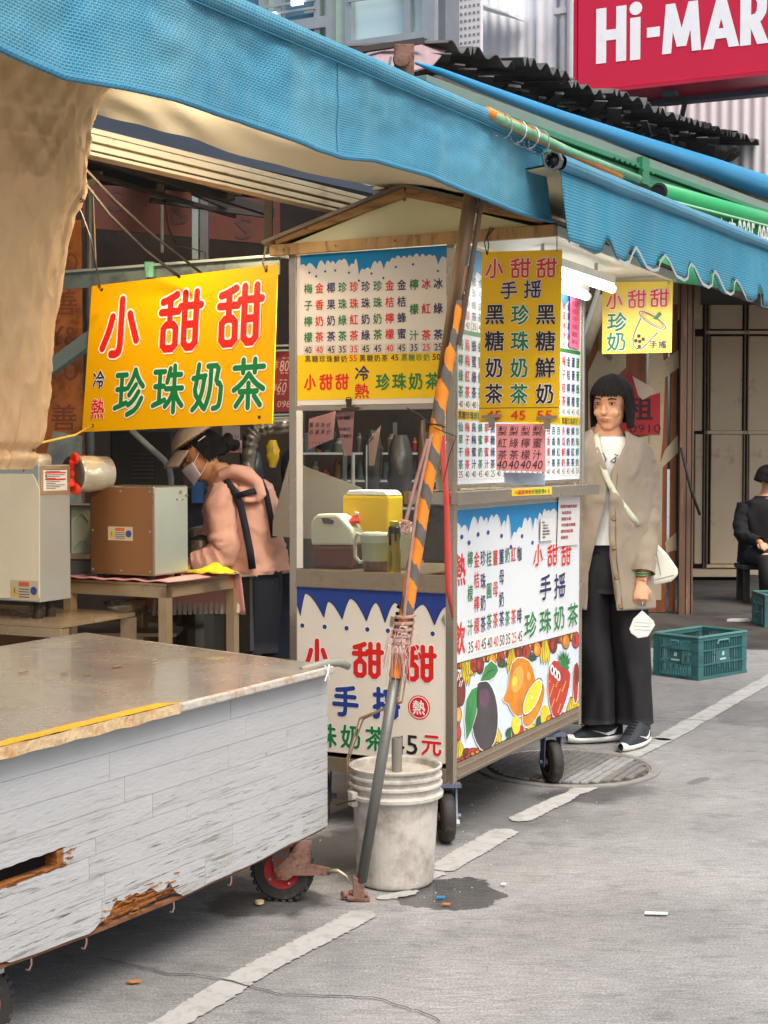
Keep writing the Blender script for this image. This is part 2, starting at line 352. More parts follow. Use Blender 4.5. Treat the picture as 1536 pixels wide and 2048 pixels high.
# painted edge line, worn, in pieces
def line_piece(x0, y0, x1, y1, w0=.092, seed=0, name='road_line', z=.004, ragged=.018):
    A = on_z(x0, y0); B = on_z(x1, y1); d = (B - A); L_ = d.length; d.normalize(); n = Vector((-d.y, d.x, 0)); k = max(8, int(L_ / .012)); mb = MB(); vs = []
    for i in range(k + 1):
        t = i / k; e = min(1, min(t, 1 - t) * L_ / .04 + .3 + .3 * nz(i * .4, seed, 0)) * (1 - .6 * max(0, nz(t * L_ * 5, seed, 21) - .25))
        l = w0 / 2 * e + ragged * .5 * nz(t * L_ * 5, seed, 1) + ragged * .8 * nz(t * L_ * 70, seed, 4); r = w0 / 2 * e + ragged * .5 * nz(t * L_ * 5, seed, 7) + ragged * .8 * nz(t * L_ * 70, seed, 9)
        vs += [A + d * (L_ * t) - n * r + ZU * z, A + d * (L_ * t) + n * l + ZU * z]
    mb.add(vs, [(2 * i, 2 * i + 2, 2 * i + 3, 2 * i + 1) for i in range(k)])
    return struct(mb, name, M_LINE)
M_LINE = mat('worn_line_paint', (.375, .38, .365), rough=.85, var=.16, scale=9, dirt='#8e8b84', dirt_amt=.45, dirt_scale=15, dirt_w=.12)
line_piece(300, 2075, 486, 1958, .088, seed=1); line_piece(470, 1968, 575, 1908, .086, seed=2, z=.0045); line_piece(556, 1920, 738, 1824, .090, seed=3)
line_piece(755, 1800, 835, 1783, .05, seed=4); line_piece(820, 1768, 880, 1742, .085, seed=5); line_piece(872, 1744, 1018, 1660, .10, seed=6)
line_piece(1030, 1644, 1182, 1572, .085, seed=8); LA, LB = on_z(1160, 1568), on_z(1236, 1527)
line_piece(1226, 1528, 1330, 1478, .10, seed=10); line_piece(1322, 1482, 1700, 1268, .105, seed=11)
# cracks in the concrete
M_CRACK = mat('crack_dirt', (.055, .052, .05), rough=.95)
def crack(pts, w=.004, seed=0):
    P = []
    for i in range(len(pts) - 1):
        A = on_z(*pts[i]); B = on_z(*pts[i + 1]); k = max(2, int((B - A).length / .02))
        for j in range(k): P.append(A.lerp(B, j / k) + Vector((rnd(-.005, .005), rnd(-.005, .005), 0)))
    P.append(on_z(*pts[-1])); vs = []
    for i, p in enumerate(P):
        d = (P[min(i + 1, len(P) - 1)] - P[max(0, i - 1)]).normalized(); n = Vector((-d.y, d.x, 0)); ww = w * (.5 + .9 * abs(nz(i * .37, seed, 3)))
        vs += [p - n * ww + ZU * .006, p + n * ww + ZU * .006]
    mb = MB(); mb.add(vs, [(2 * i, 2 * i + 2, 2 * i + 3, 2 * i + 1) for i in range(len(P) - 1)])
    struct(mb, 'crack', M_CRACK)
crack([(195, 1918), (262, 1932), (330, 1950), (385, 1952), (450, 1962), (490, 1974), (560, 1992), (680, 1996), (760, 2001), (850, 2030), (880, 2048)], .0034, 1)
crack([(1305, 1436), (1370, 1440), (1450, 1447), (1600, 1462)], .005, 2)
crack([(1260, 1232), (1350, 1234), (1536, 1240)], .01, 3)
# ------------------------------------------------------------ manhole
M_IRON = mat('cast_iron', (.05, .048, .045), rough=.7, metal=.3, var=.3, scale=20, dirt='#7a7064', dirt_amt=.4, dirt_scale=8, bump=.3)
M_IRON2 = mat('cast_iron_worn', (.30, .29, .27), rough=.6, metal=.3, var=.3, scale=15, bump=.2)
MC = on_z(1135, 1536)
mh = thing('manhole_cover', MC, 'round iron manhole cover with a raised checker tread under the drinks cart', 'manhole cover')
q = MB(); q.lathe(MC, [(.39, .001), (.39, .008), (.355, .009), (.35, .003), (.0, .003)], 48); q.build('rim', M_IRON2, mh)
q = MB(); q.lathe(MC, [(.345, .0035), (.34, .0065), (.0, .0065)], 48); q.build('plate', M_IRON, mh)
q = MB(); q9 = MB(); n = 13; ld = (LB - LA).normalized(); ln_ = Vector((-ld.y, ld.x, 0))
for i in range(-n, n + 1):
    for j in range(-n, n + 1):
        x = i * .034; y = j * .024 + (.012 if i % 2 else 0)
        if math.hypot(x, y) < .325:
            tp_0 = MC + U * y + V * x; onl = abs((tp_0 - LA).dot(ln_)) < .055 and -.03 < (tp_0 - LA).dot(ld) < .52
            (q9 if onl else q).box(tp_0 + ZU * .0095, (.013, .026, .007), X=U)
tag(q.build('tread', M_IRON2, mh), kind='stuff'); tag(q9.build('painted_tread', M_LINE, mh), kind='stuff')
# litter
def litter(name, px, poly, m, label, cat, z=.006, h=.003, rot=0., group=None):
    P = on_z(*px); c, s_ = math.cos(rot), math.sin(rot)
    fr = Fr(P + ZU * z, (c, s_, 0), (-s_, c, 0)); mb = MB(); mb.prism(fr, poly, 0, h)
    o = mb.build(name, m); return tag(o, label, cat, group)
M_PAPER = mat('paper', '#d8d6d0', rough=.8, var=.06)
M_LEAF = mat('dry_leaf', '#b0703a', rough=.8, var=.3, scale=40)
litter('paper_scrap', (1312, 1831), [(-.035, -.008), (.03, -.014), (.036, .004), (-.03, .012)], M_PAPER, 'small white paper scrap lying on the open concrete', 'litter')
litter('dry_leaf', (268, 1968), [(-.02, -.004), (-.005, -.012), (.02, -.004), (.012, .006), (-.006, .007)], M_LEAF, 'small orange dry leaf beside the crack', 'leaf')
litter('bottle_cap', (519, 1811), [(.013 * math.cos(a * .6), .013 * math.sin(a * .6)) for a in range(10)], mat('cap_cream', '#c9b58a'), 'cream bottle cap lying near the red wheel', 'bottle cap', h=.009)
litter('candy_wrapper', (881, 1800), [(-.012, -.006), (.012, -.004), (.014, .006), (-.01, .006)], mat('wrap_blue', '#2f86c4', rough=.3), 'bright blue wrapper floating in the puddle', 'litter', h=.005)
litter('wood_chip', (892, 1813), [(-.014, -.006), (.01, -.008), (.015, .002), (-.006, .008)], M_LEAF, 'brown wood chip in the puddle below the blue wrapper', 'litter', h=.004)
litter('paper_scrap', (1478, 1244), [(-.1, -.02), (-.02, -.035), (.09, -.01), (.06, .03), (-.05, .02)], M_PAPER, 'crumpled white scraps on the floor behind the green crate', 'litter', h=.02)
litter('paper_scrap', (1007, 1773), [(-.008, -.006), (.008, -.006), (.009, .006), (-.006, .007)], M_PAPER, 'tiny pale scrap on the right rim of the puddle', 'litter', h=.004)
q = MB(); pb = mb_pts = None
for k in range(260):
    x = rnd(640, 1536); y = rnd(1450, 2040); P = on_z(x, y); r = rnd(.001, .0028)
    q.box(P + ZU * r * .6, (r * 2, r * 1.4, r), X=(math.cos(k), math.sin(k), 0))
tag(q.build('grit', mat('grit', '#b9b4aa', rough=.9, var=.3, scale=30)), 'loose pale grit scattered over the concrete', 'grit', kind='stuff')

# ============================================================ BUILDINGS BEHIND
def corr_sheet(mb, A, B, h, period, amp, nrm, m=0, res=6, down=None):
    A = Vector(A); B = Vector(B); d = B - A; n_ = max(6, int(d.length / period * res)); dn = Vector(down) if down else ZU * h
    mb.grid(lambda s, t: A + d * s + dn * t + Vector(nrm) * (amp * math.sin(2 * math.pi * s * d.length / period)), n_, 1, m)
M_CORR = mat('white_corrugated', (.86, .89, .92), rough=.6, var=.05, scale=1.5, stretch=(1, 1, .15), dirt='#8d8a84', dirt_amt=.28, dirt_scale=1.6, dirt_w=.25)
BD = -V * 1.0                                   # facades run this way (image right)
W0 = at(962, 300, 15.5)
def wall_pt(x, y): return plane_hit(x, y, W0, U)
steel = thing('steel_warehouse', wall_pt(1200, 905) * 1.0 - ZU * wall_pt(1200, 905).z, 'white corrugated steel building rising behind the old roof', 'building')
for (x0, x1, off) in ((958, 1075, 0), (1078, 1118, .10), (1121, 1330, 0.02), (1332, 1640, .03)):
    A = wall_pt(x0, 420); B = wall_pt(x1, 420); A.z = 0; B.z = 0; q = MB()
    corr_sheet(q, A - U * off + ZU * 3.3, B - U * off + ZU * 3.3, 5.3, .105 if x0 != 1121 else .1, .009, -U)
    q.build('corrugated_sheet', M_CORR, steel, smooth=True)
q = MB(); A = wall_pt(1160, 30); q.tube([A - U * .25 + ZU * 2, A - U * .25 - ZU * 1.2], .05, 12); A = wall_pt(1142, 30)
q.tube([A - U * .2 + ZU * 2, A - U * .2 - ZU * 1.3], .045, 12); q.box(A - U * .2 - ZU * .02 + BD * .05, (.3, .12, .06), X=BD)
q.build('drain_pipe', mat('pipe_white', '#c9ccd0', rough=.5), steel)
q = MB(); A = wall_pt(966, 22); B = wall_pt(1058, 48)
q.add([A - U * .05, B - U * .05, B - U * .55 - ZU * .05, A - U * .55 - ZU * .02, A - U * .05 + ZU * .02, B - U * .05 + ZU * .02, B - U * .55 - ZU * .03, A - U * .55], [(0, 3, 2, 1), (4, 5, 6, 7), (0, 1, 5, 4), (2, 3, 7, 6), (1, 2, 6, 5), (3, 0, 4, 7)])
q.build('small_canopy', M_CORR, steel)
q = MB(); q.box(Vector((W0.x, W0.y, 6.1)) + BD * 3.6 + U * 2.3, (7.5, 4, 5.6), X=BD); q.build('wall', M_CORR, steel)
# perforated panel column
pf = thing('perforated_screen', at(915, 905, 14.6) * 1.0, 'white perforated metal screen panel beside the glass facade', 'panel')
FP = Fr(at(876, 150, 14.6), BD, ZU); a1 = FP.px(961, 100)[0]
q = MB(); q.frbox(FP, 0, a1, -2.4, 1.9, -.06, 0, 0); q.build('sheet', mat('screen_white', '#e4e6ea', rough=.4), pf)
q = MB()
for i in range(10):
    for j in range(34):
        a = (i + .5) * a1 / 10; b_ = -.7 + j * .048 * 1.45
        q.frbox(FP, a - .012, a + .012, b_ - .012, b_ + .012, 0.001, .003, 0)
tag(q.build('hole', mat('hole_dark', '#8a8f96'), pf), kind='stuff')
# glass building
M_GLASS = mat('facade_glass', (.55, .76, .80), rough=.06, metal=.0, var=.12, scale=.5, spec=1.0, coat=.6)
M_GLASSD = mat('facade_glass_dark', (.06, .16, .25), rough=.08, var=.3, scale=.7, spec=1.0, coat=.5)
M_GLASSL = mat('facade_glass_light', (.42, .58, .50), rough=.15, var=.2, scale=1.2, stretch=(1, 1, 3), coat=.5)
M_ALU = mat('aluminium_frame', '#aab2b4', rough=.4, metal=.6)
FG = Fr(at(440, 150, 14.0), BD, ZU)
gb = thing('glass_building', at(650, 905, 14.0), 'glass fronted building seen above the blue awning', 'building')
for (x0, x1, M_, dz) in ((380, 458, M_GLASS, 0), (464, 476, M_GLASSD, 0), (480, 530, M_GLASSD, 0), (534, 564, M_GLASSL, 0), (567, 640, M_GLASSD, .0), (644, 664, M_GLASSL, 0), (668, 702, M_GLASSL, 0), (706, 862, M_GLASS, .02), (866, 874, M_GLASSD, 0)):
    a0 = FG.px(x0, 60)[0]; a1_ = FG.px(x1, 60)[0]; q = MB(); q.frbox(FG, a0, a1_, -1.6, 1.9, -.03 - dz, -dz)
    q.build('pane', M_, gb)
for x in (461, 478, 532, 565, 642, 666, 704, 864, 822):
    a = FG.px(x, 60)[0]; q = MB(); q.frbox(FG, a - (.03 if x != 864 else .06), a + (.03 if x != 864 else .06), -1.6, 1.9, 0, .08); q.build('mullion', M_ALU, gb)
for (x0, x1, y, h) in ((540, 660, 66, .05), (705, 862, 96, .035), (540, 640, 36, .012), (540, 640, 20, .012), (706, 862, 4, .03)):
    a0, b0 = FG.px(x0, y); a1_ = FG.px(x1, y)[0]; q = MB(); q.frbox(FG, a0, a1_, b0 - h, b0 + h, .082, .10); q.build('transom', M_ALU, gb)
for x, y in ((547, 40), (600, 12), (551, 48)):
    a, b_ = FG.px(x, y); q = MB(); q.frbox(FG, a - .02, a + .1, b_ - .03, b_ + .03, .11, .13); q.build('lamp_strip', mat('lampw', '#ffffff', emit=(1, 1, 1), estr=1.2), gb)
q = MB(); q.frbox(FG, -3, FG.px(872, 60)[0], -1.6, 1.9, -.5, -.2); q.build('wall', mat('bwall', '#77808a'), gb)
# shop sign
FS = Fr(at(1154, 185, 13.2), (BD + U * .02), ZU)
sg = thing('shop_sign', at(1154, 905, 13.2), 'large red shop sign with white Latin letters on a steel bracket', 'sign')
M_RED = mat('sign_red', '#c8143c', rough=.35, var=.05, scale=1.2); M_SW = ink('sign_white', '#eef0f4', .4)
wS = FS.px(1750, 185)[0]
q = MB(); q.frbox(FS, 0, wS, 0, 1.55, -.42, 0); q.build('panel', M_RED, sg, bevel=.01)
q = MB(); q.frbox(FS, -.012, wS, -.03, 0, -.44, .02); q.frbox(FS, -.03, -.002, -.03, 1.6, -.44, .02); q.build('trim', mat('sign_trim', '#b01a3a', rough=.35), sg)
q = MB(); hS = FS.px(1195, 25)[1] - FS.px(1195, 129)[1]
def letter(ch, x0, x1, yt, yb, sw=.092):
    a0, bt = FS.px(x0, yt); a1_, _ = FS.px(x1, yt); bb = FS.px(x0, yb)[1]; w = a1_ - a0; h = bt - bb
    S = {'H': [[(0, 0), (0, 1)], [(1, 0), (1, 1)], [(0, .5), (1, .5)]], 'i': [[(0, 0), (0, 1)]], '-': [[(0, 0), (1, 0)]],
         'M': [[(0, 0), (.12, 1)], [(.12, 1), (.5, .12)], [(.5, .12), (.88, 1)], [(.88, 1), (1, 0)]], 'A': [[(0, 0), (.5, 1)], [(.5, 1), (1, 0)], [(.2, .3), (.8, .3)]],
         'R': [[(0, 0), (0, 1)], [(0, 1), (.55, 1), (.9, .9), (.95, .72), (.85, .55), (.5, .48), (0, .48)], [(.45, .48), (1, 0)]], 'T': [[(.5, 0), (.5, 1)], [(0, 1), (1, 1)]]}[ch]
    for k, s_ in enumerate(S):
        pts = [(a0 + x * w, bb + y * h) for x, y in s_]
        if len(pts) == 2:
            p, r_ = Vector(pts[0]), Vector(pts[1]); d = (r_ - p).normalized(); n_ = Vector((-d.y, d.x)) * sw / 2
            if abs(d.x) < .5:  # keep stems cut level
                n_ = Vector((sw / 2 / max(.5, abs(d.y)), 0))
            q.flat(FS, [tuple(p - n_), tuple(p + n_), tuple(r_ + n_), tuple(r_ - n_)], .004 + .0006 * k)
        else: ribbon(q, FS, pts, sw * .92, .004 + .0006 * k, 0)
letter('H', 1203, 1243, 17, 127); letter('i', 1271, 1271, 35, 120); letter('-', 1294, 1320, 66, 66, .085)
a, b_ = FS.px(1272, 17); q.flat(FS, [(a + .058 * math.cos(k * .52), b_ + .058 * math.sin(k * .52)) for k in range(12)], .004)
letter('M', 1334, 1394, 9, 108, .08); letter('A', 1417, 1469, 2, 99, .085); letter('R', 1492, 1527, -12, 91, .09); letter('T', 1548, 1600, -14, 84, .09)
q.build('lettering', M_SW, sg)
q = MB(); A = at(1190, 196, 13.6); B = at(1700, 170, 12.6)
A = plane_hit(1240, 205, FS.o - FS.n * .5, FS.n); B = plane_hit(1560, 174, FS.o - FS.n * .5, FS.n)
q.bar(A, B, .12, .12); q.bar(plane_hit(1340, 178, FS.o - FS.n * .2, FS.n), plane_hit(1340, 192, FS.o - FS.n * .2, FS.n), .12, .12, up=U); q.bar(A + BD * .6 - ZU * .05, A - BD * .1 - ZU * .9 + U * 1.6, .04, .04)
q.build('bracket', mat('bracket_steel', '#5f6f7c', rough=.5, metal=.5), sg)
# ------------------------------------------------------------ the old corrugated roof of the row
M_OLD = mat('old_corrugated', (.10, .098, .094), rough=.75, var=.5, scale=4, dirt='#5d5a52', dirt_amt=.35, dirt_scale=5, dirt_w=.2, bump=.4, bscale=20)
M_BEAM = mat('old_concrete', (.22, .225, .21), rough=.9, var=.35, scale=5, dirt='#2a2723', dirt_amt=.6, dirt_scale=6, dirt_w=.1, bump=.6, bscale=30)
RA = at(905, 84, 8.6); RB = at(1575, 302, 15.0); rd = (RB - RA); rl = rd.length; rdn = rd.normalized(); rn = Vector((-rdn.y, rdn.x, 0)).normalized()
rf = thing('corrugated_roof', (RA.x, RA.y, 0), 'sagging black corrugated roof with a jagged edge over the stall row', 'roof')
nsh = 9
for k in range(nsh):
    s0 = k / nsh * rl; s1 = (k + 1) / nsh * rl + .06; lift = .0 + .015 * (k % 2); q = MB(); off = rnd(-.04, .06)
    def fn(s, t, s0=s0, s1=s1, lift=lift, off=off):
        u_ = s0 + (s1 - s0) * s; p = RA + rdn * u_ + rn * (t * 2.4 + off) + ZU * (t * .25 + lift)
        rag = .05 * nz(u_ * 3.1, 4, 1) * (1 - t)
        return p + ZU * (.026 * math.sin(u_ * 2 * math.pi / .155) * (1 + .4 * nz(u_ * 1.3, 2, 0)) + rag) + rn * (rag * 1.5)
    q.grid(fn, int((s1 - s0) / .155 * 8), 3); q.build('roof_sheet', M_OLD, rf, smooth=False, solid=.006)
for k in range(60):                              # purlin stubs and torn edges under the sheets
    u_ = k / 46 * rl + rnd(-.03, .03); q = MB(); p = RA + rdn * u_ - ZU * rnd(.06, .13) + rn * rnd(.02, .25)
    q.bar(p, p + rdn * rnd(.1, .35) + rn * rnd(.05, .3) - ZU * rnd(-.02, .10), rnd(.04, .12), rnd(.006, .02)); q.build('torn_edge', M_OLD, rf)
for k in range(7):
    A = RA + rdn * (rl * k / 7) + rn * .5 - ZU * .19; B = RA + rdn * (rl * (k + 1) / 7 - .02) + rn * .5 - ZU * (.19 + rnd(-.01, .02))
    q = MB(); q.bar(A, B, .12, .30 + rnd(-.02, .03)); q.build('beam', M_BEAM, rf, bevel=.01)
q = MB(); q.add([RA + rn * .52 - ZU * .3, RB + rn * .52 - ZU * .3, RB + rn * .52 - ZU * 1.25, RA + rn * .52 - ZU * 1.25], [(0, 1, 2, 3)]); q.build('fascia', mat('fascia_dark', (.06, .055, .05), rough=.9, var=.4), rf, solid=.02)
# striped canopy end and rusty awning motor at the near end of that roof
q = MB(); P = [at(705, 118, 8.4), at(790, 88, 8.6), at(905, 86, 8.9), at(865, 132, 8.4), at(800, 150, 8.2), at(730, 128, 8.2)]
q.add(P, [tuple(range(6))]); tag(q.build('striped_canopy', mat('stripe_canvas', '#9c868a', rough=.7, var=.25, scale=8, stretch=(3, .4, 1)), solid=.01), 'faded pink striped canvas end beyond the blue awning', 'canopy')
q = MB(); q.bar(at(692, 104, 8.3), at(845, 82, 8.5), .05, .03); tag(q.build('roof_edge_bar', mat('dark_bar', '#2a2522')), 'dark thin bar lying over the striped canvas', 'metal bar')
mt = thing('awning_gearbox', at(800, 905, 7.0), 'rusty awning winch bracket with a round reel', 'winch')
M_RUST = mat('rusty_metal', '#8a6a5c', rough=.8, metal=.3, var=.3, scale=20, dirt='#5a3a2c', dirt_amt=.5, dirt_scale=12, bump=.3)
c = at(803, 122, 7.0); FM = Fr(c, (1, 0, 0), ZU)
q = MB(); q.frbox(FM, -.035, .06, -.07, .08, -.03, .0); q.build('housing', M_RUST, mt, bevel=.004)
q = MB(); q.lathe(c - Vector((0, .02, 0)), [(.038, 0), (.042, .012), (.038, .03), (.012, .034)], 18, X=(1, 0, 0), Y=(0, 0, 1), Zd=(0, -1, 0)); q.build('reel', M_RUST, mt)
q = MB(); q.tube([FM(-.05, .02), FM(-.06, -.03), FM(-.03, -.08), FM(0, -.09)], .006, 8); q.build('hook', M_ALU, mt)
# ============================================================ AWNINGS
def canvas_mat(name, c1, c2, cell, fade=None, fade_amt=.5, rough=.6, bump=.5, lines=False):
    m = mat(name, c1, rough=rough, var=.16, scale=3.2, uv=True)
    nt = m.node_tree; N = nt.nodes; L = nt.links; b = N['Principled BSDF']
    base = b.inputs['Base Color'].links[0].from_socket
    tc = [n for n in N if n.type == 'TEX_COORD'][0]
    br = N.new('ShaderNodeTexBrick'); br.offset = 0.0 if lines else .5; br.inputs['Scale'].default_value = 1.0
    br.inputs['Brick Width'].default_value = cell * (30 if lines else 1.0); br.inputs['Row Height'].default_value = cell * .66; br.inputs['Mortar Size'].default_value = cell * .22; br.inputs['Mortar Smooth'].default_value = 1.0
    L.new(tc.outputs['UV'], br.inputs[0])
    mx = N.new('ShaderNodeMix'); mx.data_type = 'RGBA'; L.new(base, mx.inputs[6]); mx.inputs[7].default_value = (*lin(c2), 1)
    n2 = N.new('ShaderNodeTexNoise'); n2.inputs['Scale'].default_value = 3.0; n2.inputs['Detail'].default_value = 10; n2.inputs['Roughness'].default_value = .65
    mp = N.new('ShaderNodeMapping'); mp.inputs['Scale'].default_value = (2.2, .45, 1); L.new(tc.outputs['UV'], mp.inputs[0]); L.new(mp.outputs[0], n2.inputs[0])
    r = N.new('ShaderNodeMapRange'); r.inputs[1].default_value = .4; r.inputs[2].default_value = .75; r.inputs[3].default_value = 0; r.inputs[4].default_value = fade_amt; L.new(n2.outputs[0], r.inputs[0])
    f_ = N.new('ShaderNodeMix'); f_.data_type = 'RGBA'; L.new(r.outputs[0], f_.inputs[0]); L.new(base, f_.inputs[6]); f_.inputs[7].default_value = (*lin(fade or c2), 1); L.new(f_.outputs[2], mx.inputs[6])
    ml = N.new('ShaderNodeMath'); ml.operation = 'MULTIPLY'; ml.inputs[1].default_value = .5; L.new(br.outputs['Fac'], ml.inputs[0]); L.new(ml.outputs[0], mx.inputs[0])
    L.new(mx.outputs[2], b.inputs['Base Color'])
    bp = N.new('ShaderNodeBump'); bp.inputs['Strength'].default_value = bump; bp.inputs['Distance'].default_value = .003; L.new(br.outputs['Fac'], bp.inputs['Height']); L.new(bp.outputs[0], b.inputs['Normal'])
    return m
M_AWN = canvas_mat('blue_canvas', '#167c9e', '#84b9c9', .0115, '#5f97a6', .85)
M_AWN2 = canvas_mat('blue_canvas_ribbed', '#27819f', '#4691a9', .014, '#66919d', .5, lines=True)
M_CREAM = mat('cream_canvas', '#cfc4a4', rough=.8, var=.12, scale=1.5, dirt='#9a8d6c', dirt_amt=.25, dirt_scale=2, dirt_w=.3)
M_RAIL = mat('aged_cream_aluminium', '#a3977c', rough=.45, metal=.35, var=.15, scale=3, stretch=(1, 1, 6), dirt='#7c6f58', dirt_amt=.4, dirt_scale=7)
HA = 2.30
A0 = on_z(1086, 284, HA); A1 = on_z(450, 8, HA); ad = (A0 - A1).normalized(); A2 = A0 - ad * 3.4
FA = Fr(A0, ad, ZU)                             # along the bar, to the image right
aw = thing('awning', (A0.x, A0.y, 0), 'long honeycomb blue awning with a wavy valance across the top left', 'awning')
bot = [(-900, -260), (-400, -60), (-100, 45), (0, 95), (80, 133), (155, 167), (260, 187), (360, 210), (500, 250), (600, 290), (640, 308), (695, 323), (768, 328), (868, 358), (920, 384), (958, 399), (1048, 430), (1080, 440), (1103, 444)]
bp_ = [FA.px(*p) for p in bot]
def interp(tab, x):
    for (x0, y0), (x1, y1) in zip(tab, tab[1:]):
        if x <= x1: return y0 + (y1 - y0) * (x - x0) / (x1 - x0 + 1e-9)
    return tab[-1][1]
aL = bp_[0][0]; aR = .0
def val(s, t, e=0):
    a = aL + (0 - aL) * s; bb = interp(bp_, a + .03); top = -.01
    a2 = a + (bp_[-1][0] - 0) * max(0, (s - .9) / .1) * t
    b_ = top + (bb - top) * t
    wv = .010 * math.sin(a * 9 + 1.4 * nz(a * 1.3, 3, 0)) * t + .016 * nz(a * 3.1, t * 2, 5) * t * (1.4 - t) + .008 * nz(a * 11, t * 5, 8) * (1.2 - t) + .01 * nz(a * 22 + t * 5, t * 2, 2) * t * (1 - t)
    return FA(a2, b_, wv + e)
q = MB(); q.grid(lambda s, t: val(s, t), 260, 22, 0, su=-aL, sv=.3); q.build('valance', M_AWN, aw, smooth=True, solid=.003)
q = MB(); q.grid(lambda s, t: val(s, .95 + .052 * t, .0035 + .003 * math.sin(t * 3.1)), 260, 3, 0, su=-aL, sv=.02); q.build('hem', canvas_mat('hem_canvas', '#2d7b9c', '#5595b0', .0125, '#437a90', .5), aw, smooth=True, solid=.003)
q = MB(); cloth_tube(q, A0 - ad * 3.4, A0, .024, 120, 0, .004); o = q.build('front_bar', M_AWN, aw, smooth=True); q = MB(); q.tube([A0 - ad * 3.4 - ZU * .026 + FA.n * .012, A0 - ZU * .026 + FA.n * .012], .0022, 5); q.build('seam', mat('seam_blue', '#3a86a2'), aw)
for a_ in (-2.35, -1.18, -.02):
    q = MB(); bb = interp(bp_, a_ + .03); q.tube([val(1 + a_ / -aL, t, .004) for t in [k / 10 for k in range(11)]], .0016, 4); q.build('seam', MATS['seam_blue'], aw)
# canopy cloth, blue above and cream underneath, sagging back to the rail
farp = [(-400, 60), (150, 216), (240, 236), (350, 266), (450, 298), (600, 342), (760, 372), (900, 395), (1010, 418), (1120, 440)]
fars = [on_z(x, y, 2.27) for x, y in farp]
def farpt(s):
    k = s * (len(fars) - 1); i = min(int(k), len(fars) - 2); return fars[i].lerp(fars[i + 1], k - i)
def can(s, t, e):
    near = A2.lerp(A0 - ad * .02, s); far = farpt(s); p = near.lerp(far, t)
    return p - ZU * (.085 * math.sin(math.pi * min(1, t * .95)) ** 2 * (.7 + .3 * math.sin(s * 9)) - e + .01 * nz(s * 12, t * 3, 1)) + ZU * .02 * (1 - t)
q = MB(); q.grid(lambda s, t: can(s, t, .004), 60, 14, 0, su=3.4, sv=1.2); q.build('top_cloth', M_AWN, aw, smooth=True)
q = MB(); q.grid(lambda s, t: can(s, t, -.002), 60, 14, 0); q.build('underside_cloth', M_CREAM, aw, smooth=True)
# rail
RL0 = on_z(-60, 205, 2.27); RL1 = on_z(800, 418, 2.27)
rl_ = thing('awning_rail', (RL0.x, RL0.y, 0), 'cream aluminium rail with long grooves running under the blue awning', 'rail')
d_ = (RL1 - RL0).normalized(); nn = Vector((d_.y, -d_.x, 0))
for h, w, z, off in ((.016, .05, .0, .0), (.020, .05, -.022, .006), (.006, .04, -.037, -.004), (.016, .05, -.050, .008), (.010, .05, -.067, .004)):
    q = MB(); q.bar(RL0 + ZU * z + nn * off, RL1 + ZU * z + nn * off, w, h); q.build('rail_strip', M_RAIL, rl_, bevel=.002)
q = MB(); c = on_z(762, 376, 2.30)
for k in range(3): q.bar(c + ZU * (.0 - .03 * k) - d_ * .16 + nn * .1, c + ZU * (.0 - .03 * k) + d_ * .03 + nn * .1, .05, .018)
q.build('bracket', M_RAIL, rl_, bevel=.002)
RL2 = on_z(790, 350, 2.40); RL3 = on_z(1180, 470, 2.40); q = MB()
for k in range(3): q.bar(RL2 - ZU * .026 * k, RL3 - ZU * .026 * k, .05, .02)
q.build('rail_strip', M_RAIL, rl_, bevel=.002)
# stall roof of dark blue sheet behind the rail
q = MB(); E0 = RL0 + ZU * .0 + nn * -.06; E1 = on_z(1010, 450, 2.33)
q.grid(lambda s, t: E0.lerp(E1, s) - Vector((d_.y, -d_.x, 0)) * (t * 4.2) + ZU * ((1 - s) * 1.0 * t ** .5 + s * .70 * t ** .9), 20, 16, 0)
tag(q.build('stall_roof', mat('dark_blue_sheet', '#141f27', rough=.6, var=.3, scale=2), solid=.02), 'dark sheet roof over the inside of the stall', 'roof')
# second awning, scalloped valance
B0 = on_z(1119, 330, 2.20); B1 = at(1620, 528, 7.0); bd = (B1 - B0); bl = bd.length; bd.normalize()
FB = Fr(B0, bd, ZU)
a2 = thing('awning', (B0.x, B0.y, 0), 'ribbed blue awning with a scalloped white edged valance on the right', 'awning')
sc2 = [(1137, 486), (1160, 495), (1186, 506), (1196, 503), (1201, 490), (1208, 476), (1216, 487), (1228, 516), (1245, 527), (1256, 524), (1262, 508), (1269, 495), (1277, 507), (1290, 534), (1303, 541), (1314, 539), (1318, 523), (1327, 511), (1335, 520), (1350, 552), (1366, 561), (1373, 556), (1375, 536), (1379, 528), (1386, 534), (1402, 567), (1414, 575), (1422, 570), (1423, 552), (1427, 543), (1434, 552), (1448, 583), (1458, 589), (1465, 585), (1466, 567), (1470, 560), (1477, 568), (1491, 598), (1501, 602), (1507, 597), (1508, 580), (1512, 572), (1519, 590), (1521, 612), (1545, 615), (1600, 634), (1640, 640)]
sc2 = [FB.px(*p) for p in sc2]; topL = FB.px(1121, 352); 
sm = []
for i in range(len(sc2) - 1):
    for k in range(4):
        t = k / 4; sm.append((sc2[i][0] + (sc2[i + 1][0] - sc2[i][0]) * t, sc2[i][1] + (sc2[i + 1][1] - sc2[i][1]) * t))
sm.append(sc2[-1])
def v2(a, b_, t): return FB(a, b_, .015 * nz(a * 3, b_ * 2, 4) * t + .012 * math.sin(a * 7) * t)
vs = []; uv = []; nr = 8
for i, (a, b_) in enumerate(sm):
    aT = topL[0] + (a - sm[0][0]) * (sm[-1][0] - topL[0]) / (sm[-1][0] - sm[0][0])
    for j in range(nr + 1):
        t = j / nr; aa = aT + (a - aT) * t; bb = (b_ + .0) * t + -.015 * (1 - t); vs.append(v2(aa, bb, t)); uv.append((aa, bb))
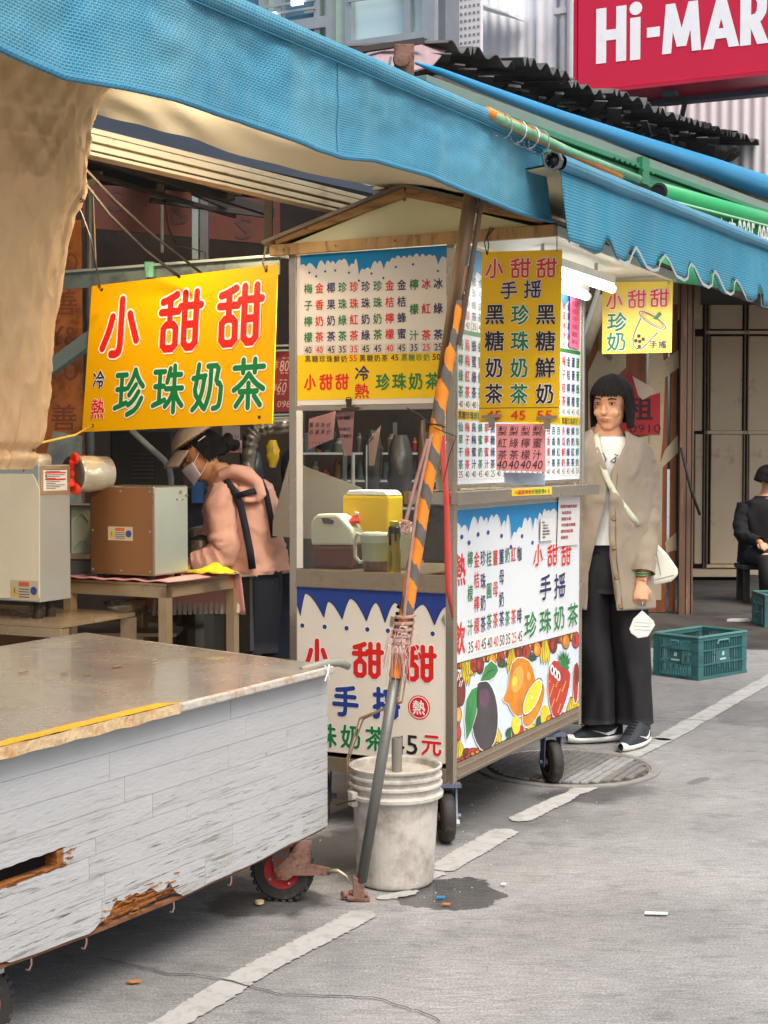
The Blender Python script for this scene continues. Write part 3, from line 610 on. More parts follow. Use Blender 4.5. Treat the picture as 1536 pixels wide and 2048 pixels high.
q = MB(); q.add(vs, [(i * (nr + 1) + j, (i + 1) * (nr + 1) + j, (i + 1) * (nr + 1) + j + 1, i * (nr + 1) + j + 1) for i in range(len(sm) - 1) for j in range(nr)], 0, uv)
q.build('valance', M_AWN2, a2, smooth=True, solid=.003)
q = MB(); ribbon(q, Fr(B0 + FB.n * .006, bd, ZU), [p for p in sm], .011, 0, 0)
q.build('edging', mat('white_edging', '#a3a8a4', rough=.7, dirt='#8f8d84', dirt_amt=.4), a2)
q = MB(); cloth_tube(q, B0 + ZU * .008, B1 + ZU * .008, .024, 60, 0, .004); q.build('front_bar', canvas_mat('bar_canvas', '#4a8aa6', '#5a94ac', .02, '#6b8f9c', .6), a2, smooth=True)
q = MB(); c = B0 - bd * .035 + ZU * .005; q.lathe(c, [(.029, 0), (.029, .02), (.024, .02), (.024, .002)], 8, X=FB.n, Y=ZU, Zd=-bd); q.build('end_ring', mat('grey_dirty_ring', '#5a5c58', rough=.6), a2)
q = MB(); q.lathe(c - bd * .004, [(.0235, 0), (0, .012)], 16, X=FB.n, Y=ZU, Zd=-bd)
for k in range(6): q.box(c - bd * .012 + (FB.n * math.cos(k * 1.05) + ZU * math.sin(k * 1.05)) * .02, (.006, .012, .006))
q.build('end_cap', mat('black_hole', '#0c0d10', rough=.6), a2)
bn = Vector((-bd.y, bd.x, 0)).normalized(); q = MB()
B0x = B0
q.grid(lambda s, t: B0x.lerp(B1, s) + bn * (t * .35) + ZU * (.01 - .03 * t), 10, 4, 0, su=4, sv=2); q.build('top_cloth', M_AWN2, a2, smooth=True)
q = MB(); q.grid(lambda s, t: B0x.lerp(B1, s) + bn * (t * .35) + ZU * (.004 - .03 * t), 10, 4, 0); q.build('underside_cloth', M_CREAM, a2, smooth=True)
# green awning beyond with a phone number
G0 = at(1318, 384, 7.6); G1 = at(1640, 470, 10.2); gd = (G1 - G0).normalized(); FGN = Fr(G0, gd, ZU)
M_GRN = mat('green_canvas', '#2fa565', rough=.45, var=.12, scale=3); ga = thing('awning', (G0.x, G0.y, 0), 'bright green awning with white lettering behind the scalloped blue one', 'awning')
q = MB(); q.tube([G0, G1], .05, 16); q.build('roll', M_GRN, ga, smooth=True)
q = MB(); q.grid(lambda s, t: FGN(s * (G1 - G0).length, -.03 - .42 * t, .01 * math.sin(s * 9) * t), 40, 4); q.build('valance', M_GRN, ga, smooth=True, solid=.004)
q = MB(); q.tube([FGN(0, -.045, .05), FGN((G1 - G0).length, -.045, .05)], .006, 6); q.build('seam', mat('seam_light', '#9fd8b0'), ga)
q = MB(); c0 = FGN.px(1437, 452); c1 = FGN.px(1452, 456); c2 = FGN.px(1503, 478)
glyph(q, FGN, '小', c0[0] - .04, c0[1] - .03, .13, .15, off=.03, l=.03, em=True); glyph(q, FGN, '市', c1[0] + .02, c1[1] - .02, .13, .15, off=.03, l=.03, em=True)
glyph(q, FGN, '2225-0952', c2[0], c2[1] + .0, .68, .17, off=.02, l=.03); q.build('lettering', ink('white_ink', '#eef2ee'), ga)
q = MB(); q.lathe(G0 - gd * .005, [(.048, 0), (.035, .004), (.034, -.03), (0, -.03)], 16, X=FGN.n, Y=ZU, Zd=-gd); q.build('end_cap', mat('black_hole', '#0c0d10'), ga)
# loose blue tarpaulin rolled along the old roof, green rail under it
T = [(832, 126, 7.4, 3), (880, 143, 7.6, 7), (968, 178, 8.2, 10), (1118, 233, 9.3, 13), (1268, 284, 10.5, 16), (1418, 334, 12, 20), (1640, 412, 13.5, 25)]
q = MB(); q.tube([at(x, y, Y) for x, y, Y, r in T], [r * Y / FPX for x, y, Y, r in T], 12, up=(0, 0, 1))
tag(q.build('rolled_tarpaulin', mat('bright_blue_tarp', '#1490c2', rough=.4, var=.22, scale=1.2, stretch=(.4, .4, 3)), smooth=True), 'bright blue tarpaulin rolled up along the old roof', 'tarpaulin')
gr = thing('awning_cassette', at(900, 905, 7.0), 'green aluminium awning housing running down below the rolled tarpaulin', 'awning housing')
M_GAL = mat('green_aluminium', '#3a8a64', rough=.4, metal=.3, var=.15, scale=2, stretch=(.3, .3, 5))
Pa, Pb = at(835, 158, 6.6), at(1640, 455, 11.3); dz = (Pb - Pa).normalized(); gn = Vector((dz.y, -dz.x, 0)).normalized()
for k, (h, w) in enumerate(((.05, .10), (.03, .12), (.05, .10), (.022, .12))):
    q = MB(); z = -.045 * k - .012; q.bar(Pa + ZU * z + gn * (.012 * (k % 2)), Pb + ZU * z + gn * (.012 * (k % 2)), w, h); q.build('profile', M_GAL if k else mat('pale_aluminium', '#7f9488', rough=.4, metal=.3), gr, bevel=.003)
Pm = Pa.lerp(Pb, .40) + gn * .07 - ZU * .08; q = MB(); q.box(Pm, (.1, .03, .15), X=dz)
for k in (-1, 1): q.tube([Pm + dz * .03 * k * 2.2 + gn * .02, Pm + dz * .03 * k * 2.2 + gn * .03], .012, 8)
q.build('joint_plate', M_GAL, gr)
for k in range(5):
    p = Pa.lerp(Pb, .33 + .012 * k) + gn * .07 - ZU * .07; q = MB(); q.tube([p, p + gn * .01], .008, 6); q.build('screw', mat('dark_screw', '#1d201f'), gr)
# grey ceiling wall behind the green housing
q = MB(); q.add([at(870, 150, 8.4), at(1640, 395, 14.6), at(1640, 660, 14.6), at(870, 360, 8.4)], [(0, 1, 2, 3)])
tag(q.build('back_fascia', mat('grey_brown_board', '#6b655c', rough=.85, var=.35, scale=1.5, dirt='#2e2a26', dirt_amt=.5, dirt_scale=2), solid=.02), 'stained grey brown board behind the green awning housing', 'wall')
# green and orange poles tied to the bar end
pa_, pb_ = at(988, 232, 4.22), at(1278, 358, 4.95)
gp = thing('tied_pole', (pa_.x, pa_.y, 0), 'green pole with an orange one under it wired to the awning bar end', 'pole')
q = MB(); q.tube([pa_, pa_.lerp(pb_, .5) - ZU * .008, pb_], .0125, 12); q.build('green_tube', mat('pole_green', '#6fae84', rough=.5, var=.2, scale=12, dirt='#b8c8b4', dirt_amt=.4), gp, smooth=True)
oa, ob = at(974, 224, 4.2), at(1238, 348, 4.85)
q = MB(); q.tube([oa, ob - ZU * .01], .016, 12); q.build('orange_tube', mat('pole_orange', '#d9822e', rough=.5, var=.25, scale=9), gp, smooth=True)
q = MB()
for k, t in enumerate((.04, .2, .24, .30, .33)):
    c = pa_.lerp(pb_, t * .8); dd = (pb_ - pa_).normalized(); e = Vector((dd.z, 0, -dd.x)).normalized(); f2 = dd.cross(e)
    q.tube([c + (e * math.cos(a_) * .034 + f2 * math.sin(a_) * .032) - ZU * .018 + dd * (.004 * a_ * (-1) ** k) for a_ in [j * .52 for j in range(13)]], .0022, 5, cap=False)
q.build('tie_wire', M_ALU, gp)
# ============================================================ THE DRINKS CART
C0 = Vector((.239, 5.034, 0))
FF = Fr(C0, -V, ZU); RR = Fr(C0, U, ZU)
M_SS = mat('stainless', '#bdb09c', rough=.28, metal=.8, var=.05, scale=3, dirt='#8a7a64', dirt_amt=.12, dirt_scale=7, dirt_w=.25, rvar=.08)
M_SSD = mat('stainless_dull', '#a3927a', rough=.36, metal=.65, var=.1, scale=5, dirt='#6f5c46', dirt_amt=.3, dirt_scale=9, dirt_w=.3, rvar=.1)
M_PVCY = mat('print_white_warm', '#e6ddcc', rough=.42, var=.04, scale=2, dirt='#c5b79c', dirt_amt=.15, dirt_scale=3, dirt_w=.3)
M_PVCW = mat('print_white', '#dfe4e6', rough=.35, var=.04, scale=2, dirt='#bfc4c4', dirt_amt=.2, dirt_scale=3, dirt_w=.3)
IR = ink('ink_red', '#d8231c'); IN = ink('ink_navy', '#23265c'); IG = ink('ink_green', '#12793f'); IK = ink('ink_black', '#232026'); IB = ink('ink_blue', '#0f86be'); IY = ink('ink_yellow', '#efc400'); IW = ink('ink_white', '#f1efe8'); IDB = ink('ink_deep_blue', '#27408c'); IO = ink('ink_outline', '#141a33')
IGR = ink('ink_pale_box', '#d8c9b8')
INKS = [IR, IN, IG, IK, IB, IY, IW, IDB, IO, IGR]
R_, N_, G_, K_, B_, Y_, W_, D_, O_, P_ = range(10)
LF = .65; LR = 1.335; W_CT = LF
ct = thing('drinks_cart', C0 + U * .65 + V * .32, 'steel and glass bubble tea cart with a gable roof and printed menu boards', 'food cart')
def part(mb, name, m, p=None, **k): return mb.build(name, m, p or ct, **k)
def cp(a, u, z): return C0 - V * a + U * u + ZU * z         # cart coordinates: a right, u back, z up
for a, u in ((-.635, .015), (-.015, .015), (-.015, LR - .015), (-.635, LR - .015)):
    q = MB(); q.box(cp(a, u, 1.135), (.03, .03, 1.87), X=U); part(q, 'post', M_SS, bevel=.002)
for (p0, p1, w, h) in ((cp(-.62, .014, .235), cp(-.03, .014, .235), .028, .05), (cp(-.015, .03, .247), cp(-.015, LR - .03, .247), .028, .06), (cp(-.62, LR - .014, .235), cp(-.03, LR - .014, .235), .028, .05), (cp(-.635, .03, .235), cp(-.635, LR - .03, .235), .028, .05),
                       (cp(-.62, .010, .905), cp(-.03, .010, .905), .03, .05), (cp(-.015, .03, 1.168), cp(-.015, LR - .03, 1.168), .026, .026), (cp(-.62, .014, 1.508), cp(-.03, .014, 1.508), .03, .018), (cp(-.015, .03, 1.232), cp(-.015, LR - .03, 1.232), .02, .012)):
    q = MB(); q.bar(p0, p1, w, h); part(q, 'rail', M_SSD if h > .04 else M_SS, bevel=.002)
q = MB(); q.bar(cp(-.62, -.004, .876), cp(-.03, -.004, .876), .012, .012); part(q, 'rail', M_SSD)
q = MB(); q.bar(cp(-.02, -.001, .26), cp(-.02, -.001, .26) + U * 0.001 - V * .001, .01, .01)
q = MB(); q.bar(cp(.002, .03, .262), cp(.002, LR - .03, .262), .006, .006); q.bar(cp(.002, .03, .232), cp(.002, LR - .03, .232), .006, .006); part(q, 'trim', M_SS)
q = MB(); q.box(cp(-.325, .66, .918), (1.28, .60, .012), X=U); part(q, 'shelf', M_SSD)
q = MB(); q.box(cp(-.325, .66, .225), (1.28, .60, .012), X=U); part(q, 'bottom_plate', M_SSD)
q = MB(); q.box(cp(-.325, LR - .03, .58), (.01, .60, .66), X=U); part(q, 'back_panel', M_SSD)
q = MB(); q.box(cp(-.63, .66, .58), (1.28, .01, .66), X=U); part(q, 'back_panel', M_SSD)
q = MB(); q.box(cp(-.055, .695, 1.195), (1.49, .19, .045), X=U); part(q, 'counter', M_SS, bevel=.003)
q = MB(); q.box(cp(-.085, .03, 1.072), (.03, .125, .19), X=U); q.box(cp(-.085, .28, 1.06), (.44, .118, .19), X=U); part(q, 'side_box', mat('old_steel_brown', '#7c684f', rough=.5, metal=.35, var=.25, scale=8, dirt='#4d3d2c', dirt_amt=.5, dirt_scale=9), bevel=.003)
q = MB(); q.box(cp(-.095, -.006, 1.195), (.08, .15, .045), X=U); part(q, 'counter_end', mat('brass_steel', '#9a7c55', rough=.4, metal=.5, var=.25, scale=10, dirt='#5d4630', dirt_amt=.4), bevel=.003)
for x in (640, 700, 790, 870):
    a, b_ = FF.px(x, 1160); q = MB(); q.tube([FF(a, .90, .006), FF(a, .90, .010)], .004, 8); part(q, 'screw', M_SS)
# ---- front lower panel
Z4 = lambda X, Y: (560 + X / 4.267, 1150 + Y / 4.267)
q = MB(); q.frbox(FF, -.622, -.028, .278, .868, -.012, -.004); fp = part(q, 'front_panel', M_PVCY)
q = MB(); tips = [(92, 150), (170, 350), (215, 155), (372, 365), (410, 225), (528, 380), (600, 200), (735, 395), (815, 235), (893, 410), (978, 235), (1085, 400), (1215, 250), (1315, 430), (1412, 268)]
tp = [FF.px(*Z4(*t)) for t in tips]
def drip_curve(tp, n=9):
    out = []
    for (a0, b0), (a1, b1) in zip(tp, tp[1:]):
        for k in range(n):
            t = k / n; f_ = math.sin(t * math.pi / 2) if b1 > b0 else 1 - math.cos(t * math.pi / 2); out.append((a0 + (a1 - a0) * t, b0 + (b1 - b0) * (f_ * .8 + t * .2)))
    out.append(tp[-1]); return out
def drips(mb, fr, tp, top, mi, l, edge=None, ew=.004, em_=0, a_end=None):
    cur = drip_curve(tp); n = len(cur)
    vs = [fr(a, b_, l) for a, b_ in cur] + [fr(a, top, l) for a, b_ in cur]
    mb.add(vs, [(i, i + 1, n + i + 1, n + i) for i in range(n - 1)], mi)
    if edge is not None: ribbon(mb, fr, cur, ew, l + .0003, edge)
drips(q, FF, tp, .866, D_, -.003, O_, .0022)
for x, y in ((187, 432), (378, 443), (565, 455), (742, 465), (918, 477), (1300, 502)):
    a, b_ = FF.px(*Z4(x, y))
    for r, mi, l in ((.0115, W_, -.003), (.0085, O_, -.0027), (.0075, D_, -.0024)): q.flat(FF, [(a + r * math.cos(k * .3927), b_ + r * math.sin(k * .3927)) for k in range(16)], l, mi)
word(q, FF, '小甜甜', Z4(313, 700), Z4(1190, 758), .118, .128, .0185, R_, W_, 1.35, -.0025)
word(q, FF, '手搖', Z4(555, 1075), Z4(905, 1098), .098, .108, .0165, D_, W_, 1.35, -.0025)
word(q, FF, '珍珠奶茶', Z4(190, 1350), Z4(812, 1398), .077, .082, .0105, G_, W_, 1.5, -.0025)
for ch, x in (('4', 1012), ('5', 1125)):
    a, b_ = FF.px(*Z4(x, 1452)); glyph(q, FF, ch, a, b_, .042, .067, K_, .005, -.002)
word(q, FF, '元', Z4(1290, 1452), Z4(1290, 1452), .074, .072, .010, R_, W_, 1.5, -.0025)
a, b_ = FF.px(*Z4(1183, 1132))
for r, mi, l in ((.0425, R_, -.003), (.0385, W_, -.0027), (.0355, R_, -.0024)): q.flat(FF, [(a + r * math.cos(k * .2094), b_ + r * math.sin(k * .2094)) for k in range(30)], l, mi)
glyph(q, FF, '熱', a, b_, .05, .052, W_, .022, -.0018, em=True)
part(q, 'lettering', INKS, fp)
q = MB(); q.flat(FF, [FF.px(*Z4(x, y)) for x, y in ((945, 350), (1000, 370), (1000, 480), (935, 430))], -.0015); q.flat(FF, [FF.px(*Z4(x, y)) for x, y in ((1375, 380), (1400, 330), (1408, 440), (1385, 400))], -.0015)
part(q, 'worn_patch', mat('worn_patch', '#8d8470', rough=.8, var=.4, scale=60), fp)
# ---- right side lower panel
Z5 = lambda X, Y: (890 + X / 4.955, 960 + Y / 4.955)
q = MB(); q.frbox(RR, .03, LR - .03, .279, 1.154, -.012, -.004); sp = part(q, 'side_panel', M_PVCW)
q = MB(); SL = -.003
dp = [(108, 460), (135, 435), (172, 490), (200, 450), (243, 525), (295, 365), (335, 455), (362, 362), (395, 425), (418, 375), (435, 440), (470, 350), (490, 385), (520, 342), (568, 475), (597, 405), (612, 455), (632, 345), (665, 608), (695, 520), (712, 535), (745, 472), (770, 490), (800, 378), (828, 420), (850, 372), (878, 505), (905, 380), (925, 415), (945, 330), (970, 370), (993, 292), (1012, 320), (1035, 302), (1055, 320), (1080, 288), (1120, 330), (1160, 285), (1200, 330), (1240, 290), (1290, 400), (1335, 300)]
def mono(tp):
    o = [tp[0]]
    for p in tp[1:]:
        if p[0] > o[-1][0] + .002: o.append(p)
    return o
tpR = mono([RR.px(*Z5(*t)) for t in dp])
drips(q, RR, tpR, 1.152, B_, SL, W_, .004)
for x, y in ((175, 565), (247, 622), (337, 540), (436, 520), (569, 555), (772, 557), (875, 622), (661, 665)):
    a, b_ = RR.px(*Z5(x, y)); q.flat(RR, [(a + .013 * math.cos(k * .52), b_ + .0085 * math.sin(k * .52)) for k in range(12)], SL, D_)
cols = [(258, 'G', [('檸', 785), ('檬', 1125), ('汁', 1462)], '35', 1658), (322, 'R', [('金', 790), ('桔', 992), ('檸', 1228), ('檬', 1442)], '40', 1640), (385, 'N', [('珍', 775), ('珠', 1002), ('奶', 1215), ('茶', 1430)], '45', 1625), (445, 'G', [('桂', 778), ('圓', 1095), ('茶', 1405)], '40', 1612),
        (507, 'R', [('薑', 770), ('母', 1080), ('茶', 1390)], '40', 1600), (568, 'N', [('薑', 760), ('母', 960), ('奶', 1180), ('茶', 1375)], '50', 1588), (626, 'G', [('奶', 742), ('茶', 1370)], '35', 1575), (686, 'R', [('紅', 737), ('茶', 1355)], '25', 1562), (745, 'K', [('咖', 730), ('啡', 1345)], '45', 1550)]
CI = dict(G=G_, R=R_, N=N_, K=K_)
for X, c_, chs, pr, py in cols:
    for ch, Y in chs:
        a, b_ = RR.px(*Z5(X, Y)); glyph(q, RR, ch, a, b_, .050, .062, CI[c_], .008, SL + .0006)
    a, b_ = RR.px(*Z5(X + 4, py)); q.flat(RR, [(a - .028, b_ - .026), (a + .028, b_ - .026), (a + .028, b_ + .026), (a - .028, b_ + .026)], SL + .0002, W_)
    glyph(q, RR, pr, a, b_, .044, .040, R_ if c_ == 'R' else K_, .006, SL + .0008)
for ch, X, Y in (('熱', 158, 890), ('飲', 152, 1572)):
    a, b_ = RR.px(*Z5(X, Y)); glyph(q, RR, ch, a, b_, .098, .118, R_, .02, SL + .0006)
word(q, RR, '小甜甜', Z5(930, 745), Z5(1205, 742), .118, .086, .012, R_, W_, 1.5, SL + .0012)
word(q, RR, '手搖', Z5(1002, 1062), Z5(1143, 1045), .125, .098, .0125, N_, W_, 1.5, SL + .0012)
word(q, RR, '珍珠奶茶', Z5(852, 1432), Z5(1272, 1335), .125, .094, .0125, G_, W_, 1.5, SL + .0012)
part(q, 'lettering', INKS, sp)
# ---- fruit print
ink0 = ink
def ink(n, c): return mat(n, c, rough=.4, var=.38, scale=13)
FC = [ink('fruit_yellow', '#e4c81e'), ink('fruit_orange', '#e08a1e'), ink('fruit_red', '#c2382c'), ink('fruit_plum', '#4b4448'), ink('fruit_leaf', '#3f8f4a'), ink('fruit_darkleaf', '#2f5a3c'), ink0('fruit_white', '#f2f2ee'), ink('fruit_brown', '#7d3426'), ink0('fruit_pale', '#d7e2ea'), ink0('fruit_lemon', '#e8dc3c'), ink('fruit_green', '#1f8a4a'), ink('fruit_line', '#3c2a22'), ink('fruit_purple', '#6a4560'), ink('fruit_glow', '#f0b250')]
ink = ink0
fY, fO, fR, fP, fL, fDL, fW, fB, fPa, fLe, fG, fK, fPu, fGl = range(14)
Z6 = lambda X, Y: (880 + X / 4.8, 1250 + Y / 4.8)
q = MB(); LZ = [SL + .0004]
def clip(P):
    K = [RR.px(*Z6(x, y)) for x, y in ((141, 374), (141, 1330), (1340, 898), (1340, 56))]
    K = [(min(LR - .031, max(.031, a)), max(.281, b_)) for a, b_ in K]
    for i in range(4):
        (x0, y0), (x1, y1) = K[i], K[(i + 1) % 4]; ins = lambda p: (x1 - x0) * (p[1] - y0) - (y1 - y0) * (p[0] - x0) >= 0; o = []
        for j in range(len(P)):
            a, b_ = P[j - 1], P[j]; da = (x1 - x0) * (a[1] - y0) - (y1 - y0) * (a[0] - x0); db = (x1 - x0) * (b_[1] - y0) - (y1 - y0) * (b_[0] - x0)
            if (da >= 0) != (db >= 0): t = da / (da - db); o.append((a[0] + (b_[0] - a[0]) * t, a[1] + (b_[1] - a[1]) * t))
            if db >= 0: o.append(b_)
        P = o
        if len(P) < 3: return []
    return P
def cflat(P, l, mi):
    P = clip(P)
    if len(P) > 2: q.flat(RR, P, l, mi)
def shape(pts, mi, out=None, step=.00001):
    P = [RR.px(*Z6(x, y)) for x, y in pts]
    if out is not None:
        cx_ = sum(p[0] for p in P) / len(P); cy_ = sum(p[1] for p in P) / len(P); w_ = max(abs(p[0] - cx_) for p in P); h_ = max(abs(p[1] - cy_) for p in P)
        cflat([(cx_ + (a - cx_) * (1 + .006 / w_), cy_ + (b_ - cy_) * (1 + .004 / h_)) for a, b_ in P], LZ[0], out); LZ[0] += step
    cflat(P, LZ[0], mi); LZ[0] += step
def ell(cx_, cy_, rx, ry, mi, out=None, rot=0, n=22, a0=0, a1=6.2832):
    c_, s_ = math.cos(rot), math.sin(rot)
    shape([(cx_ + rx * math.cos(a0 + (a1 - a0) * k / n) * c_ - ry * math.sin(a0 + (a1 - a0) * k / n) * s_, cy_ + rx * math.cos(a0 + (a1 - a0) * k / n) * s_ + ry * math.sin(a0 + (a1 - a0) * k / n) * c_) for k in range(n)], mi, out)
shape([(140, 375), (1340, 55), (1340, 895), (140, 1330)], fPa)
topy = lambda x: 375 - (x - 140) * .2667
boty = lambda x: 1325 - (x - 140) * .359
def banana(cx_, cy_, ln, up=False):
    for k, dx in enumerate((-34, -12, 10, 32)):
        shape([(cx_ + dx * .25 - 6, cy_), (cx_ + dx * .25 + 9, cy_), (cx_ + dx + 16, cy_ + ln * .45), (cx_ + dx + 8, cy_ + ln * .85), (cx_ + dx - 2, cy_ + ln), (cx_ + dx - 12, cy_ + ln * .55)], fY, fK)
random.seed(3)
for x in range(150, 1330, 20):                      # border fruit along the top edge
    ty = topy(x) + 4; k = (x // 20) % 8; r = 22 + (x * 7 % 17)
    ell(x + 4, ty + r + 2, 16, r * .95, (fB, fR, fO, fY, fR, fO, fB, fY)[k], fK)
for x in (248, 300, 690, 1010): banana(x, topy(x) + 6, 230 if x != 300 else 150)
for x, r_, c_ in ((335, 60, fR), (385, 75, fB), (505, 55, fO), (590, 70, fR), (760, 60, fB), (835, 70, fR), (935, 66, fO), (1090, 70, fB), (1210, 66, fO), (1305, 75, fR)):
    ell(x, topy(x) + r_ + 4, 34, r_, c_, fK); ell(x - 9, topy(x) + r_, 12, r_ * .55, {fR: fB, fB: fR, fO: fGl}[c_])
for cx_, cy_, n_ in ((600, 360, 9), (880, 300, 8)):
    for k in range(n_): an = 1.57 + (k - n_ / 2) * .25; shape([(cx_, cy_ - 50), (cx_ + 60 * math.cos(an) * 1.0 + 6, cy_ + 50 * math.sin(an)), (cx_ + 60 * math.cos(an) - 6, cy_ + 50 * math.sin(an))], fDL)
for cx_, cy_, rx, ry, c_ in ((160, 560, 40, 110, fR), (165, 700, 50, 80, fB), (150, 900, 45, 90, fO), (160, 1040, 40, 90, fR), (205, 640, 36, 130, fB), (180, 860, 25, 70, fGl)): ell(cx_, cy_, rx, ry, c_, fK)
for k in range(26): ell(150 + (k * 37) % 70, 470 + (k * 53) % 120, 4, 7, fW)
banana(180, 1110, 180); ell(260, 1240, 40, 50, fB, fK); ell(330, 1220, 60, 34, fR, fK); ell(430, 1190, 60, 26, fO, fK)
banana(540, 980, 190); ell(690, 1040, 60, 60, fDL)
for k in range(22): shape([(640 + k * 16, boty(640 + k * 16)), (632 + k * 16, boty(640 + k * 16) - 60 - (k * 29 % 90)), (652 + k * 16, boty(640 + k * 16))], (fDL, fY, fG, fY)[k % 4])
ell(755, 1040, 48, 75, fR, fK); ell(730, 960, 40, 90, fLe); ell(880, 1010, 44, 60, fY, fK); ell(960, 960, 40, 90, fDL); ell(1010, 880, 44, 110, fY); ell(1060, 940, 44, 70, fO, fK)
ell(1150, 900, 90, 60, fR, fB); banana(1265, 700, 200); banana(1310, 740, 160); ell(1300, 560, 26, 190, fR, fW); ell(1312, 470, 22, 110, fB)
for k in range(30): ell(170 + (k * 97) % 1120, boty(170 + (k * 97) % 1120) - 12 - (k * 13 % 22), 18, 14, (fR, fO, fB, fY)[k % 4], fK)
# plum coloured fruit with leaves
ell(425, 870, 128, 340, fP, fW, rot=-.03); ell(425, 700, 50, 90, fPu); 
shape([(385, 540), (430, 400), (490, 345), (545, 390), (555, 440), (520, 500), (470, 530)], fL, fW); shape([(385, 540), (460, 440), (555, 420), (470, 450)], fDL)
shape([(360, 590), (300, 620), (250, 720), (235, 900), (250, 1110), (300, 1010), (345, 850), (362, 700)], fL, fW); shape([(358, 600), (290, 800), (252, 1090), (302, 850)], fG)
ell(360, 700, 10, 120, fK, rot=.02)
# big lemon
shape([(735, 320), (790, 315), (850, 345), (890, 420), (912, 520), (895, 640), (850, 760), (815, 830), (780, 870), (740, 878), (700, 850), (665, 790), (650, 750), (612, 735), (603, 700), (635, 640), (655, 560), (665, 460), (690, 370)], fO, fW)
ell(740, 520, 55, 130, fGl, rot=.2); ell(715, 540, 22, 50, ink_i := fLe, rot=.2); ell(850, 490, 20, 40, fGl)
# half lemon
ell(895, 760, 78, 228, fO, fW, rot=.34); ell(885, 690, 62, 185, fW, fK, rot=.42); ell(885, 690, 55, 172, fLe, rot=.42); ell(880, 695, 8, 18, fW)
for k in range(8): an = k * .785; shape([(882, 695), (882 + 46 * math.cos(an) - 3, 695 + 130 * math.sin(an)), (882 + 46 * math.cos(an) + 3, 695 + 130 * math.sin(an))], fY)
# strawberry
shape([(1090, 340), (1150, 350), (1215, 400), (1250, 470), (1240, 580), (1205, 720), (1165, 830), (1120, 900), (1080, 870), (1050, 760), (1035, 620), (1035, 480), (1050, 390)], fR, fW)
for k in range(13):
    an = -2.6 + k * .2; shape([(1165 + k * 3, 380), (1180 + 90 * math.cos(an) * .9, 370 + 150 * math.sin(an) * (.8 + .2 * (k % 2))), (1190 + k * 3, 385)], (fG, fL, fDL)[k % 3])
shape([(1130, 340), (1240, 400), (1225, 440), (1150, 390)], fG)
for x, y in ((1075, 430), (1105, 460), (1133, 490)): ell(x, y, 19, 52, fW, rot=-.1); ell(x, y, 8, 26, fK)
for k in range(44):
    x = 1050 + (k * 61) % 180; y = 540 + (k * 47) % 300
    if (x - 1050) < 190 - max(0, y - 560) * .35 and x > 1045 + max(0, y - 650) * .12: ell(x, y, 5, 6, fLe)
random.seed(11); part(q, 'fruit_print', FC, sp)
# ---- front menu board
Z7 = lambda X, Y: (550 + X / 3.84, 460 + Y / 3.84)
q = MB(); q.frbox(FF, -.618, -.032, 1.519, 2.055, -.012, -.004); mb_ = part(q, 'menu_board', M_PVCY)
q = MB(); L7 = -.003
bl = FF.px(*Z7(192, 962)); br_ = FF.px(*Z7(1320, 938)); bl2 = FF.px(*Z7(192, 1308)); q.flat(FF, [(-.617, bl[1]), (-.033, br_[1]), (-.033, bl2[1]), (-.617, bl2[1])], L7, Y_)
dp = [(192, 275), (215, 265), (235, 290), (262, 255), (315, 312), (350, 235), (382, 280), (402, 235), (425, 262), (440, 240), (462, 268), (492, 230), (510, 240), (528, 222), (565, 292), (590, 258), (605, 275), (618, 222), (640, 358), (668, 300), (685, 310), (710, 290), (730, 312), (765, 240), (785, 268), (802, 238), (833, 312), (862, 240), (875, 255), (900, 215), (920, 228), (940, 198), (965, 222), (990, 200), (1010, 222), (1030, 195), (1055, 215), (1085, 182), (1110, 220), (1130, 185), (1155, 210), (1185, 190), (1205, 205), (1220, 195), (1250, 280), (1285, 205), (1322, 228)]
drips(q, FF, mono([FF.px(*Z7(*t)) for t in dp]), 2.053, B_, L7, W_, .0022)
for x, y in ((260, 327), (313, 355), (382, 317), (459, 310), (565, 327), (641, 388), (738, 334), (829, 368), (925, 283), (1057, 263), (1248, 314)):
    a, b_ = FF.px(*Z7(x, y)); q.flat(FF, [(a + .0042 * math.cos(k * .52), b_ + .0042 * math.sin(k * .52)) for k in range(12)], L7, D_)
XS = [252, 338, 428, 515, 603, 693, 785, 878, 970, 1065, 1158, 1250]
MEN = ['梅子檸檬', '金香奶茶', '椰果奶茶', '珍珠綠茶', '珍珠紅茶', '珍珠奶綠', '珍珠奶茶', '金桔檸檬', '金桔蜂蜜', '檸檬汁', '冰紅茶', '冰綠茶']; PR = '40 40 45 35 35 45 45 40 45 35 25 25'.split()
for i, (X, w_) in enumerate(zip(XS, MEN)):
    dy = -(X - 252) * .040; ys = [450, 578, 702, 824] if len(w_) == 4 else [450, 640, 842]; c_ = (G_, R_, N_)[i % 3]
    for ch, Y in zip(w_, ys):
        a, b_ = FF.px(*Z7(X, Y + dy)); glyph(q, FF, ch, a, b_, .0355, .0385, c_, .017, L7 + .0005)
    a, b_ = FF.px(*Z7(X, 922 - (X - 252) * .024)); q.flat(FF, [(a - .0195, b_ - .0165), (a + .0195, b_ - .0165), (a + .0195, b_ + .0165), (a - .0195, b_ + .0165)], L7 + .0002, P_)
    glyph(q, FF, PR[i], a, b_, .027, .0235, R_ if c_ == R_ else K_, .010, L7 + .0006)
def strip(s, x0, x1, y, c_, h=.0205):
    n = len(s)
    for i, ch in enumerate(s):
        a, b_ = FF.px(*Z7(x0 + (x1 - x0) * (i + .5) / n, y)); glyph(q, FF, ch, a, b_, (h if ord(ch) > 999 else h * .55) * 1.25, h * (1.25 if ord(ch) > 999 else 1), c_, .012, L7 + .0006)
